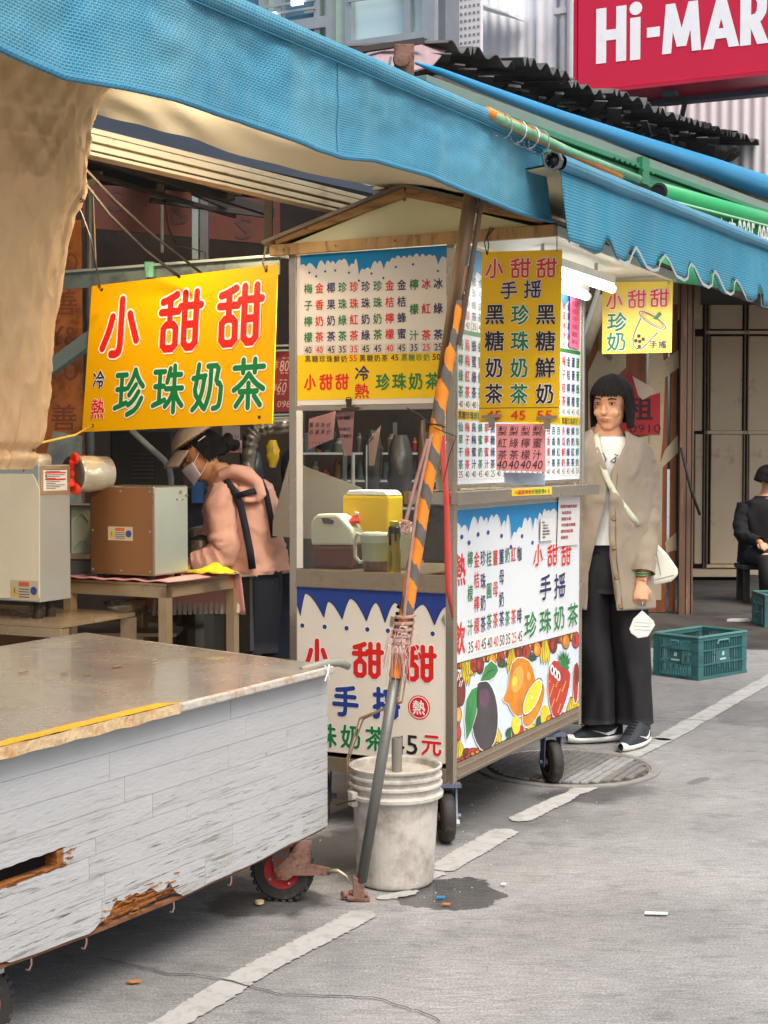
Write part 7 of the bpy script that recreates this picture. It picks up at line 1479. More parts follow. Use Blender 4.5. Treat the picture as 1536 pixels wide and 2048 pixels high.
# container between the machines
jr = thing('beverage_container', at(160, 1140, 6.0), 'clear ribbed container between chrome bars beside the steel box', 'container'); fj = Fr(at(140, 1140, 6.0), (1, 0, 0), ZU)
for (x0, y0, x1, y1, n_, m_, l0, l1) in ((142, 1108, 182, 1012, 'body', mat('pale_green_plastic', '#9aa898', rough=.25, coat=.3), -.12, 0), (140, 1012, 184, 1007, 'bar', M_SS, -.05, .01), (138, 1118, 184, 1106, 'bar', M_SS, -.05, .02), (140, 1180, 184, 1120, 'base', mat('grey_base', '#5c625e', rough=.4, metal=.4), -.12, .01)):
    p0 = fj.px(x0, y0); p1 = fj.px(x1, y1); q = MB(); q.frbox(fj, p0[0], p1[0], p0[1], p1[1], l0, l1); q.build(n_, m_, jr, bevel=.004)
for y in (1040, 1095): q = MB(); P = [fj.px(150 + 26 * k / 8, y - 14 * math.sin(math.pi * k / 8)) for k in range(9)]; q.tube([fj(a_, b_, .004) for a_, b_ in P], .003, 6); q.build('rib', M_PALE, jr)
# stand below the machine
st = thing('machine_stand', M_A0 - ZU * (M_A0.z), 'brown steel stand under the sealing machine', 'stand'); zt_ = M_A0.z - .068; tp_ = Vector((M_A0.x, M_A0.y, 0)) - U * .03 - V * .12
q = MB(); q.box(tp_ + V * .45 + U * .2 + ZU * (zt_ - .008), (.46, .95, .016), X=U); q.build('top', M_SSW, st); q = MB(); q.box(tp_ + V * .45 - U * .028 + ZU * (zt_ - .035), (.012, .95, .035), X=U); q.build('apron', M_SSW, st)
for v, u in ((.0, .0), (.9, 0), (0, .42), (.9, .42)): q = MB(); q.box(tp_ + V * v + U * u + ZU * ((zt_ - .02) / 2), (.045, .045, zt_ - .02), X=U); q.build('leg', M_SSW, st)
q = MB(); c = at(250, 1215, 6.3); q.lathe(c, [(.0, -.05), (.05, -.04), (.085, .0), (.09, .03)], 20); tag(q.build('mixing_bowl', M_SS, smooth=True, solid=.003), 'steel mixing bowl on the shelf under the table', 'bowl')
q = MB(); q.box(at(250, 1245, 6.4) - ZU * .03, (.5, .4, .015)); tag(q.build('low_shelf', M_SSD), 'low steel shelf behind the table legs', 'shelf')
wallq('steel_backboard', [at(-60, 1330, 6.6), at(440, 1330, 6.9), at(440, 1225, 6.9), at(-60, 1225, 6.6)], mat('brown_steel_board', '#5c4630', rough=.35, metal=.5, var=.3, scale=2), 'brown reflecting steel board low behind the tables', 'board')
# ------------------------------------------------------------ rolled brown tarp
M_TARP = mat('brown_tarp', '#d6ae7c', rough=.45, var=.12, scale=3, stretch=(2.2, 2.2, .7), dirt='#9a744a', dirt_amt=.3, dirt_scale=4, dirt_w=.3, wrinkle=(3.2, 1.0, (1.8, 1.8, .8)))
prof = [(100, 205), (150, 200), (200, 182), (260, 165), (330, 160), (380, 158), (430, 135), (480, 125), (560, 112), (640, 100), (720, 97), (800, 90), (860, 84), (886, 78), (915, 72), (935, 60)]
YT = 3.4; q = MB(); cxp = -40
def tarp(s, t):
    y = 95 + (938 - 95) * t; xr = interp([(p[0], p[1]) for p in prof], y); R_ = (xr - cxp) * YT / FPX; c = at(cxp, y, YT); an = s * 2 * math.pi
    fold = .035 * nz(s * 5 + t, t * 1.1, 1) + .045 * (.5 - abs(nz(s * 13 + t * 7, t * 1.6, 4))) + .03 * (.5 - abs(nz(s * 30 - t * 9, t * 4, 9))) * (1.8 if t < .25 else 1) + .014 * (.5 - abs(nz(s * 60 + t * 14, t * 16, 3)))
    fold += .05 * max(0, .15 - abs(t - .06)) * math.sin(s * 60) - (.10 * math.exp(-((t - .955) / .012) ** 2))
    rr_ = R_ * (1 + fold * 1.1)
    return c + Vector((math.cos(an) * rr_, -math.sin(an) * min(.24, R_) * (1 + fold * 1.3), 0))
q.grid(tarp, 240, 200, closeu=True); TP = crease(q.build('rolled_tarp', M_TARP, smooth=True), .006, 11, (1.5, 1, .25), 2, .7)
for t0_, t1_ in ((.945, .955), (.30, .36)):
    q = MB(); q.tube([tarp(.5 + .5 * k / 24, t0_ + (t1_ - t0_) * k / 24) + Vector((.004, -.004, 0)) for k in range(25)], .0025, 5); q.build('tie_cord', mat('tarp_cord', '#7a5a3a', rough=.9), TP)
WL[TP.name] = TP.location.copy()
tag(TP, 'bulging brown plastic tarp gathered up under the awning at the left edge', 'tarp')
# ============================================================ BACKGROUND AT THE RIGHT
M_PLY = mat('orange_brown_ply', '#8a4f28', rough=.65, var=.25, scale=3, stretch=(3, 3, .4), dirt='#5a2e18', dirt_amt=.4, dirt_scale=3); M_PAP = mat('torn_cream_paint', '#b5a486', rough=.75, var=.1, scale=3, dirt='#8f7c5c', dirt_amt=.3)
gy = on_z(1350, 1226).y; F9 = Fr(at(1150, 1226, gy), (1, -.02, 0), ZU); A9 = lambda x, y: F9.px(x, y)
pp = thing('plywood_partition', at(1250, 1226, gy), 'brown plywood partition with torn cream paint behind the customer', 'partition')
xs = [1120, 1165, 1232, 1295, 1338, 1356]
for x0, x1 in zip(xs, xs[1:]):
    q = MB(); p0 = A9(x0, 1224); p1 = A9(x1, 560); q.frbox(F9, p0[0] + .003, p1[0] - .003, 0.01, p1[1], -.03, 0); q.build('plank', M_PLY, pp)
for poly in (((1176, 745), (1196, 700), (1196, 650), (1240, 640), (1252, 640), (1252, 735), (1215, 770), (1200, 850), (1176, 880)), ((1196, 700), (1222, 725), (1228, 700), (1252, 690), (1252, 650), (1196, 650)), ((1298, 707), (1325, 705), (1327, 722), (1356, 700), (1358, 735), (1330, 755), (1325, 880), (1320, 925), (1330, 900), (1355, 870), (1356, 905), (1325, 935), (1322, 1200), (1290, 1200), (1290, 930), (1305, 800), (1296, 770)), ((1252, 880), (1300, 870), (1305, 1190), (1252, 1190)), ((1330, 1085), (1352, 1065), (1353, 1100), (1332, 1105)), ((1165, 560), (1356, 560), (1356, 608), (1300, 612), (1225, 612), (1165, 625))):
    q = MB(); q.prism(F9, [A9(*p) for p in poly], .001, .006); q.build('torn_paint', M_PAP, pp)
rp_ = thing('red_poster', F9(*A9(1290, 870)), 'torn red poster with black characters behind the head of the customer', 'poster'); q = MB(); q.prism(F9, [A9(*p) for p in ((1240, 760), (1258, 745), (1282, 795), (1296, 795), (1320, 785), (1320, 868), (1225, 872), (1230, 780))], .010, .013); q.build('sheet', mat('poster_red', '#a51820', rough=.6, var=.12), rp_)
q = MB(); p = A9(1280, 818); glyph(q, F9, '租', p[0], p[1], .22, .20, 0, .03, .015); p = A9(1290, 857); glyph(q, F9, '0910', p[0], p[1], .26, .07, 0, .0, .015); q.build('lettering', mat('poster_black', '#2a0f14'), rp_)
q = MB(); q.prism(F9, [A9(*p) for p in ((1264, 752), (1303, 775), (1312, 785), (1285, 800), (1276, 792))], .014, .018); q.build('torn_corner', mat('torn_pale', '#c2b09c', rough=.8), rp_)
q = MB()
for x, w, m in ((1362, .05, 0), (1374, .035, 0), (1382, .012, 0)): p = at(x, 1226, gy - .1); q.box(Vector((p.x, p.y, 1.45)), (w, .06, 2.9))
tag(q.build('timber_post', mat('post_brown', '#6e5442', rough=.6, var=.3, scale=4, stretch=(4, 4, .4), dirt='#a88a68', dirt_amt=.25)), 'scuffed brown doorway post right of the plywood partition', 'post')
q = MB(); q.tube([at(1362, 895, gy - .25), at(1382, 980, gy - .22), at(1400, 1030, gy - .2)], .012, 6); tag(q.build('black_hose', M_TYRE, smooth=True), 'black hose leaning across the doorway post', 'hose')
# brown painted folding doors
YD = 15.6; F10 = Fr(at(1385, 1155, YD), (1, 0, 0), ZU); A10 = lambda x, y: F10.px(x, y); fdz = thing('folding_door', at(1450, 1150, YD), 'closed brown grey metal folding doors behind the seated person', 'door')
M_DOOR = mat('door_brown', '#c9b699', rough=.6, var=.1, scale=1.5, dirt='#5a4c3c', dirt_amt=.3, dirt_scale=2); M_DFR = mat('door_frame_brown', '#98897a', rough=.6, var=.15)
for (x0, x1) in ((1388, 1406), (1420, 1486), (1496, 1580), (1590, 1700)):
    for (y0, y1) in ((658, 600), (862, 672), (1128, 868)): q = MB(); p0 = A10(x0, y0); p1 = A10(x1, y1); q.frbox(F10, p0[0], p1[0], p0[1], p1[1], -.02, 0); q.build('door_panel', M_DOOR, fdz, bevel=.01)
for x in (1386, 1409, 1415, 1488, 1494, 1584): q = MB(); p0 = A10(x - 2, 1150); p1 = A10(x + 2.5, 570); q.frbox(F10, p0[0], p1[0], p0[1], p1[1], -.03, .03); q.build('stile', M_DFR if x != 1415 else M_DOOR, fdz)
for y in (665, 865, 1132): q = MB(); p0 = A10(1412, y + 3); p1 = A10(1700, y - 3); q.frbox(F10, p0[0], p1[0], p0[1], p1[1], -.02, .02); q.build('cross_rail', M_DOOR, fdz)
q = MB(); p0 = A10(1380, 1152); p1 = A10(1700, 1138); q.frbox(F10, p0[0], p1[0], p0[1], p1[1], -.1, .1); q.build('sill', M_DOOR, fdz)
q = MB(); p0 = A10(1300, 600); p1 = A10(1700, 480); q.frbox(F10, p0[0], p1[0], p0[1], p1[1], -.04, -.02); q.build('lintel', mat('lintel_brown', '#5e5040', rough=.8), fdz)
q = MB(); q.bar(at(1416, 601, YD - .3), at(1530, 596, YD - .3), .02, .03); tag(q.build('pale_rod', M_PALE), 'pale horizontal rod across the top of the folding doors', 'rod')
wallq('shop_wall', [at(1340, 1160, YD + .3), at(1900, 1160, YD + .3), at(1900, 380, YD + .3), at(1340, 380, YD + .3)], mat('shop_wall', '#4a4036', rough=.9, var=.2), 'dark shop wall behind the folding doors')
wallq('upper_board', [at(1110, 640, gy + .2), at(1400, 640, gy + .2), at(1400, 500, gy + .2), at(1110, 500, gy + .2)], mat('upper_cream', '#8d7a5e', rough=.8, var=.12, scale=1.2), 'cream brown wall above the plywood partition', 'board')
q = MB(); q.tube([at(1166, 700, 9.5), at(1205, 600, 9.8)], .05, 10); tag(q.build('rolled_canvas', mat('rolled_canvas_grey', '#7f7462', rough=.8, var=.3), smooth=True), 'slanting grey canvas roll behind the small yellow sign', 'canvas roll')
q = MB(); q.bar(at(1160, 690, 9.3), at(1200, 570, 9.4), .02, .02); tag(q.build('support_arm', M_PALE), 'thin slanting awning arm left of the small yellow sign', 'arm')
q = MB(); q.grid(lambda s, t: Vector((.9 + 6 * s, 10.3 + 8 * t - (.8 * s), .003)), 2, 2); struct(q, 'shop_floor', mat('shop_floor', '#4b4742', rough=.8, var=.25, scale=1.5, dirt='#2f2b28', dirt_amt=.5, dirt_scale=2))
q = MB(); P = [at(1100, 455, 10.2), at(1900, 455, 14), at(1900, 455, 22), at(1100, 455, 16.5)]; z_ = 2.9; q.add([Vector((p.x, p.y, z_)) for p in P], [(0, 1, 2, 3)]); tag(q.build('shop_ceiling', mat('ceiling_dark', '#3a342c', rough=.9)), 'dark ceiling over the shop interior at the right', 'ceiling')
# ------------------------------------------------------------ crates
M_CR = mat('green_crate', '#35686a', rough=.5, var=.12, scale=6, dirt='#2a4440', dirt_amt=.4, dirt_scale=7, bump=.2); M_CRL = mat('green_crate_rim', '#5d8f88', rough=.45, var=.15, scale=8)
def crate(O, ex, ey, lx, ly, h, label, detail=True):
    t = thing('crate', O + ex * lx / 2 + ey * ly / 2, label, 'crate'); sides = [(O, ex, lx, 0), (O + ex * lx, ey, ly, 1), (O + ex * lx + ey * ly, -ex, lx, 2), (O + ey * ly, -ey, ly, 3)]; cache = {}
    for o, d, L_, k in sides:
        fr = Fr(o, d, ZU); ins = -.012
        for z0, z1, l in ((0.002, .018, .003), (h * .32, h * .32 + .008, .002), (h * .64, h * .64 + .008, .002), (h - .030, h - .022, .003), (h - .010, h, .004)):
            q = MB(); q.frbox(fr, 0, L_, z0, z1, ins, l); q.build('rib', M_CR if z1 < h - .001 else M_CRL, t)
        q = MB(); q.frbox(fr, .004, L_ - .004, h - .028, h - .004, -.008, -.002); q.frbox(fr, .002, .05, .01, h - .02, -.008, 0); q.frbox(fr, L_ - .05, L_ - .002, .01, h - .02, -.008, 0); q.build('corner_plate', M_CR, t)
        if k < 4:
            a0, a1_ = L_ * .36, L_ * .64; q = MB(); q.frbox(fr, a0, a1_, h * .33, h * .64, -.008, -.001); q.build('label_plate', M_CR, t)
            if k in (0, 3): q = MB(); c_ = (a0 + a1_) / 2; q.flat(fr, [(c_ - .012, h * .50), (c_ + .012, h * .50), (c_ + .014, h * .58), (c_ - .004, h * .60)], .001); q.frbox(fr, c_ - .03, c_ + .03, h * .40, h * .44, 0, .001); q.build('emblem', mat('crate_print', '#b5c8c0'), t)
            q = MB(); q.tube([fr(a0 + .01, h * .78, .002), fr(a0 + .02, h * .86, .004), fr(a1_ - .02, h * .86, .004), fr(a1_ - .01, h * .78, .002)], .006, 6); q.build('grip', M_CRL, t)
        n_ = int((L_ - .11) / .0165)
        for i in range(n_):
            a_ = .058 + i * (L_ - .116) / max(1, n_ - 1)
            segs = [(.016, h * .33)] + ([(h * .66, h - .028)]) + ([(h * .33, h * .65)] if not (L_ * .35 < a_ < L_ * .65) else [])
            for z0, z1 in segs:
                key = round(z1 - z0, 4), k % 2
                if key not in cache:
                    q = MB(); q.frbox(Fr((0, 0, 0), d, ZU), -.0028, .0028, 0, z1 - z0, -.009, -.002); s_ = q.build('slat', M_CR, t, origin=(0, 0, 0)); cache[key] = s_
                else: s_ = bpy.data.objects.new('slat', cache[key].data); COL.objects.link(s_); s_.parent = t
                s_.location = fr(a_, z0, 0) - WL[t.name]
                if k > 1: s_.location += fr.n * -.011 * -0
    q = MB(); q.box(O + ex * lx / 2 + ey * ly / 2 + ZU * .006, (lx - .02, ly - .02, .006), X=ex, Y=ey); q.build('base', M_CR, t)
    return t
cn_ = on_z(1396, 1362); cr_ = on_z(1499, 1344); e1 = (cr_ - cn_).normalized(); e2 = Vector((-e1.y, e1.x, 0)); crate(cn_, e1, e2, .50, .33, .262, 'dark green plastic crate standing on the concrete beside the painted line')
c2 = on_z(1529, 1256); crate(c2, Vector((1, .05, 0)).normalized(), Vector((-.05, 1, 0)).normalized(), .5, .33, .26, 'second green crate cut off by the right edge of the frame')
# bench and seated person in black
yS = 13.3; bn_ = thing('bench', at(1530, 1205, yS), 'dark low bench the person in black sits on', 'bench'); zS = at(1500, 1128, yS).z
q = MB(); c = at(1560, 1130, yS); q.box(Vector((c.x, c.y, zS - .02)), (.75, .34, .04)); q.build('seat', mat('bench_dark', '#2c2826', rough=.7), bn_, bevel=.005)
for x, y_ in ((1487, 0), (1640, 0), (1487, .25), (1640, .25)): q = MB(); p = at(x, 1200, yS); q.box(Vector((p.x, p.y - .1 + y_, (zS - .04) / 2)), (.05, .05, zS - .04)); q.build('leg', mat('bench_dark', '#2c2826'), bn_)
q = MB(); q.bar(at(1497, 1155, yS), at(1600, 1158, yS), .03, .05); q.build('pale_stretcher', mat('pale_stretch', '#b5b2aa'), bn_)

# ============================================================ PEOPLE
M_SKIN = mat('skin', '#d9a07c', rough=.5, var=.06, scale=8); M_SKIN2 = mat('skin_warm', '#cf9468', rough=.5, var=.06, scale=8); M_HAIR = mat('black_hair', '#15110f', rough=.6, var=.4, scale=60, stretch=(3, 3, .25), bump=.9, bscale=110, spec=.3); M_BLK = mat('black_cloth', '#141416', rough=.85, var=.2, scale=6, wrinkle=(4, .7, (1, 1, .8))); M_WHT = mat('white_cotton', '#dcdad4', rough=.85, var=.05, bump=.1)
class Body:                                      # local axes: r to its image right, b away, z up
    def __init__(s, o, face=0.): s.o = Vector(o); s.x = Vector((math.cos(face), math.sin(face), 0)); s.y = Vector((-math.sin(face), math.cos(face), 0))
    def __call__(s, x, y, z): return s.o + s.x * x + s.y * y + ZU * z
def loft(mb, B, rings, n=28, m=0, a0=None, a1=None, wr=None, cap=True):
    """rings (x, y, z, rx, ry[, tilt]); closed unless a0/a1 give the angular span per ring"""
    open_ = a0 is not None; vs = []
    for k, rg in enumerate(rings):
        x, y, z, rx_, ry_ = rg[:5]; s0, s1 = (a0[k], a1[k]) if open_ else (0, 2 * math.pi)
        for i in range(n + (1 if open_ else 0)):
            an = s0 + (s1 - s0) * i / n; dx = rx_ * math.sin(an); dy = -ry_ * math.cos(an); w = 1 + (wr(an, z) if wr else 0); tz = rg[5] if len(rg) > 5 else 0
            vs.append(B(x + dx * w, y + dy * w, z + tz * dx + (rg[6] if len(rg) > 6 else 0) * dy))
    w_ = n + (1 if open_ else 0); fs = [(k * w_ + i, k * w_ + (i + 1) % w_, (k + 1) * w_ + (i + 1) % w_, (k + 1) * w_ + i) for k in range(len(rings) - 1) for i in range(n if open_ or True else n)] if not open_ else [(k * w_ + i, k * w_ + i + 1, (k + 1) * w_ + i + 1, (k + 1) * w_ + i) for k in range(len(rings) - 1) for i in range(n)]
    if cap and not open_: fs += [tuple(range(n)), tuple((len(rings) - 1) * n + i for i in range(n))[::-1]]
    mb.add(vs, fs, m)
def dens(rings, k=4):
    out = []
    for a_, b__ in zip(rings, rings[1:]):
        for i in range(k):
            t = i / k; out.append(tuple(p + (q_ - p) * t for p, q_ in zip(a_, b__)))
    return out + [rings[-1]]
def ball(mb, c, r, X=None, Y=None, Z=None, n=18, m=0):
    X = Vector(X or (1, 0, 0)); Y = Vector(Y or (0, 1, 0)); Z = Vector(Z or (0, 0, 1)); vs = []; k = 10
    for j in range(k + 1):
        ph = math.pi * j / k
        for i in range(n): an = 2 * math.pi * i / n; vs.append(Vector(c) + X * (r[0] * math.sin(ph) * math.cos(an)) + Y * (r[1] * math.sin(ph) * math.sin(an)) + Z * (r[2] * math.cos(ph)))
    mb.add(vs, [(j * n + i, j * n + (i + 1) % n, (j + 1) * n + (i + 1) % n, (j + 1) * n + i) for j in range(k) for i in range(n)], m)
def fuse(o, vox, it=4):
    r = o.modifiers.new('fuse', 'REMESH'); r.mode = 'VOXEL'; r.voxel_size = vox; r.use_smooth_shade = True
    s_ = o.modifiers.new('soft', 'SMOOTH'); s_.iterations = it; s_.factor = .5; return o
def head(mb, c, fw, up, s=1.):                   # skull, jaw, nose, ears; fw the way the face looks
    fw = Vector(fw).normalized(); up = Vector(up).normalized(); rt = fw.cross(up).normalized(); up = rt.cross(fw)
    c = Vector(c); P = lambda a_, b__, z: c + rt * a_ * s + fw * b__ * s + up * z * s
    ball(mb, P(0, -.01, .03), (.074 * s, .092 * s, .088 * s), rt, fw, up); ball(mb, P(0, .018, -.035), (.060 * s, .068 * s, .075 * s), rt, fw, up); ball(mb, P(0, .045, -.085), (.032 * s, .032 * s, .026 * s), rt, fw, up)
    ball(mb, P(0, .088, -.012), (.011 * s, .018 * s, .022 * s), rt, fw, up); ball(mb, P(0, .097, -.024), (.015 * s, .014 * s, .010 * s), rt, fw, up); ball(mb, P(0, .079, -.055), (.023 * s, .011 * s, .010 * s), rt, fw, up)
    for k in (-1, 1): ball(mb, P(.074 * k, -.008, -.012), (.009 * s, .018 * s, .030 * s), rt, fw, up); ball(mb, P(.034 * k, .062, -.03), (.022 * s, .018 * s, .02 * s), rt, fw, up)
    ball(mb, P(0, .072, .036), (.045 * s, .012 * s, .012 * s), rt, fw, up)
    return P, rt, fw, up
def face(P, rt, fw, up, par, s=1.):
    q = MB()
    for k in (-1, 1): ball(q, P(.031 * k, .0735, .010), (.013 * s, .006 * s, .0045 * s), rt, fw, up, m=0); ball(q, P(.031 * k, .0785, .010), (.0050 * s, .003 * s, .0046 * s), rt, fw, up, m=1)
    q.build('eyes', [mat('eye_white', '#b5a79c', rough=.4), mat('iris', '#1d120c', rough=.2)], par)
    q = MB()
    for k in (-1, 1): q.tube([P(.016 * k, .083, .030), P(.032 * k, .083, .035), P(.050 * k, .072, .029)], [.003, .0035, .002], 6); q.tube([P(.017 * k, .079, .0145), P(.031 * k, .0815, .0175), P(.046 * k, .073, .0135)], .0017, 5)
    q.build('eyebrows', M_HAIR, par)
    q = MB(); ball(q, P(0, .086, -.052), (.021 * s, .006 * s, .004 * s), rt, fw, up); ball(q, P(0, .085, -.059), (.018 * s, .006 * s, .005 * s), rt, fw, up); q.build('lips', mat('lips', '#b9776a', rough=.45), par)
def hand(mb, W, dr, nrm, s=1., curl=.5, side=1):  # wrist, pointing way, back-of-hand normal
    dr = Vector(dr).normalized(); nrm = Vector(nrm); nrm = (nrm - dr * nrm.dot(dr)).normalized(); sd_ = dr.cross(nrm) * side
    mb.tube([W - dr * .02, W + dr * .02, W + dr * .055, W + dr * .085], [.022, .026, .034, .036], 12, flat=.5, up=nrm)
    for k, (o_, L_) in enumerate(((-.027, .062), (-.009, .074), (.009, .070), (.027, .056))):
        b0 = W + dr * .082 + sd_ * o_ * 1.0; a1_ = dr * math.cos(curl) - nrm * math.sin(curl); a2_ = dr * math.cos(curl * 2.2) - nrm * math.sin(curl * 2.2); a3 = dr * math.cos(curl * 3) - nrm * math.sin(curl * 3)
        mb.tube([b0 - dr * .02, b0, b0 + a1_ * L_ * .42, b0 + a1_ * L_ * .42 + a2_ * L_ * .33, b0 + a1_ * L_ * .42 + a2_ * L_ * .33 + a3 * L_ * .22], [.0095, .0095, .0088, .008, .006], 8)
    b0 = W + dr * .03 - sd_ * .022; mb.tube([b0, b0 - sd_ * .022 + dr * .02 - nrm * .012, b0 - sd_ * .02 + dr * .05 - nrm * .028, b0 - sd_ * .008 + dr * .068 - nrm * .036], [.013, .012, .0098, .007], 8)
# ---- the customer
Yc = 6.85; kc = Yc / FPX
def X(px): return (px - 1215) * kc
def Zz(py): return 1.35 - (py - 905) * kc
BC = Body(((1215 - CX) * kc, Yc, 0)); cu = thing('person', BC(0, 0, 0), 'standing customer in a long beige cardigan and wide black trousers holding a white mask', 'person')
q = MB(); loft(q, BC, [(0, 0, .78, .155, .11), (0, 0, .92, .16, .115), (0, 0, 1.05, .13, .09), (0, 0, 1.22, .155, .10), (0, .0, 1.32, .165, .085), (0, .01, 1.40, .09, .06), (0.0, .0, 1.47, .055, .055), (0.01, -.02, 1.52, .052, .055)], 24)
P, rt, fw, up = head(q, BC(.012, -.02, 1.577), (-.55, -1, -.22), (0, -.1, 1), 1.09)
for s_ in (-1, 1):
    q.tube([BC(.09 * s_, 0, .86), BC(.10 * s_, 0, .5), BC(.10 * s_, .01, .28), BC(.10 * s_, .02, .08)], [.085, .055, .052, .036], 14)
sh = [BC(.150, .0, 1.34), BC(.185, .02, 1.08), BC(.155, -.11, .83)]; q.tube(sh, [.045, .038, .026], 12); W_h = BC(.136, -.135, .765)
q.tube([sh[-1], W_h], [.027, .024], 12); hand(q, W_h, (-.05, -.12, -1), (0.1, -1, .1), 1., .75, 1)
q.tube([BC(-.165, 0, 1.37), BC(-.20, .02, 1.08), BC(-.22, -.14, .86), BC(-.21, -.18, .80)], [.045, .038, .027, .024], 12); hand(q, BC(-.21, -.18, .80), (0, -.4, -1), (0, -1, .3), 1., .5, -1)
fuse(q.build('body', M_SKIN, cu), .0048, 3); face(P, rt, fw, up, cu, 1.09)
def hairdo(P, rt, fw, up, par, R=(.098, .112, .112), low=-.13, fringe=.045, open_=.9, name='hair'):
    q = MB()
    def f(s, t):
        az = (s * 2 - 1) * math.pi; aa = abs(az); k = min(1, max(0, (aa - open_) / .28)); k = k * k * (3 - 2 * k); bottom = fringe + (low - fringe) * k + .006 * math.sin(az * 41) + .008 * nz(az * 6, 1, 2)
        top = R[2] + .022; z = top + (bottom - top) * (t ** .9); zz = min(1, max(-1, (z - .02) / R[2])); rr_ = math.sqrt(max(0, 1 - zz * zz)) if z > .02 else 1 - .06 * (z / low) ** 2 + .05 * (z / low)
        rr_ *= 1 + .015 * math.sin(az * 53) + .03 * nz(az * 7, z * 9, 3)
        return P(math.sin(az) * R[0] * rr_, math.cos(az) * R[1] * rr_ - .012, z)
    q.grid(f, 110, 26); o = q.build(name, M_HAIR, par, smooth=True, solid=.008); q = MB(); C_ = P(0, 0, 0)
    for k in range(520):                          # single locks over the cap of hair
        s = rnd(0, 1); dr = rnd(-.012, .012); lift = 1 + abs(random.gauss(0, .012)) + .006; t0 = rnd(0, .5); t1 = min(1.0, t0 + rnd(.3, .6)) + (rnd(0, .03) if t0 > .35 else 0)
        pts = []
        for i in range(7):
            t = t0 + (t1 - t0) * i / 6; p = f((s + dr * i / 6) % 1, min(1, t)); p = C_ + (p - C_) * (lift + (.012 * (i / 6) if k % 9 == 0 else 0)); pts.append(p - up * max(0, t - 1) * .3)
        q.tube(pts, [.0010, .0018, .0020, .0020, .0018, .0013, .0005], 3, cap=False)
    tag(q.build('hair_locks', M_HAIR, par), kind='stuff'); return o
hairdo(P, rt, fw, up, cu, R=(.086, .106, .100), low=-.10, open_=.95)
# white tee
q = MB(); tee = dens([(0, 0, Zz(1112), .165, .125), (0, -.0, 1.0, .150, .112), (0, 0, 1.2, .168, .118), (0, 0, 1.33, .178, .105), (0, -.002, 1.39, .125, .088), (0, -.004, 1.425, .075, .07)], 5)
loft(q, BC, tee, 44, wr=lambda an, z: .02 * math.sin(an * 9 + z * 8) + .02 * nz(an * 2, z * 6, 1)); crease(q.build('shirt', M_WHT, cu, smooth=True), .003, 9, (1, 1, .5), 8)
q = MB()
for a_, b__ in (((1197, 905), (1204, 918)), ((1204, 918), (1198, 930)), ((1213, 922), (1224, 914)), ((1224, 914), (1221, 926)), ((1213, 922), (1221, 926)), ((1221, 908), (1228, 912))):
    q.tube([BC(X(a_[0]), -.122, Zz(a_[1])), BC(X(b__[0]), -.122, Zz(b__[1]))], .0022, 5)
q.build('shirt_print', M_BLK, cu)
# cardigan
M_CARD = mat('beige_knit', '#908372', rough=.95, var=.08, scale=5, bump=.2, bscale=260, sheen=.15, wrinkle=(3.4, .55, (1.5, 1.5, .7)))
q = MB(); zs_ = [Zz(1214), .70, .80, .90, 1.0, 1.08, 1.16, 1.22, 1.28, 1.33, 1.37, 1.40, 1.425, 1.445]; RX = [.222, .216, .21, .206, .202, .202, .203, .206, .208, .205, .195, .165, .125, .09]; RY = [.165, .16, .155, .15, .145, .143, .143, .142, .140, .132, .118, .100, .085, .075]
xr = [(Zz(1215), .020), (.8, .0), (Zz(1110), -.010), (Zz(1000), -.016), (Zz(940), -.004), (Zz(905), .045), (Zz(885), .068), (1.5, .075)]; xl = [(Zz(1215), -.112), (.8, -.105), (Zz(1110), -.088), (Zz(1000), -.028), (Zz(940), -.022), (Zz(905), -.05), (Zz(885), -.068), (1.5, -.075)]
rg = [(0, 0, z, a_, b__) for z, a_, b__ in zip(zs_, RX, RY)]; rg = dens(rg, 7); A0_ = []; A1_ = []
for r_ in rg: A0_.append(math.asin(max(-.98, min(.98, interp(xr, r_[2]) / r_[3])))); A1_.append(2 * math.pi + math.asin(max(-.98, min(.98, interp(xl, r_[2]) / r_[3]))))
fold = lambda an, z: .034 * math.sin(an * 7 + 2.2 * nz(an, z * 2, 3)) * max(0, (1.25 - z) * 1.3) + .06 * nz(an * 1.6, z * 3.2, 2) + .035 * (.4 - abs(nz(an * 3 + z * 2, z * 5 - an, 7)))
loft(q, BC, rg, 90, a0=A0_, a1=A1_, wr=fold); crease(q.build('cardigan', M_CARD, cu, smooth=True, solid=.010), .011, 5.5, (1.2, 1.2, .55), 1)
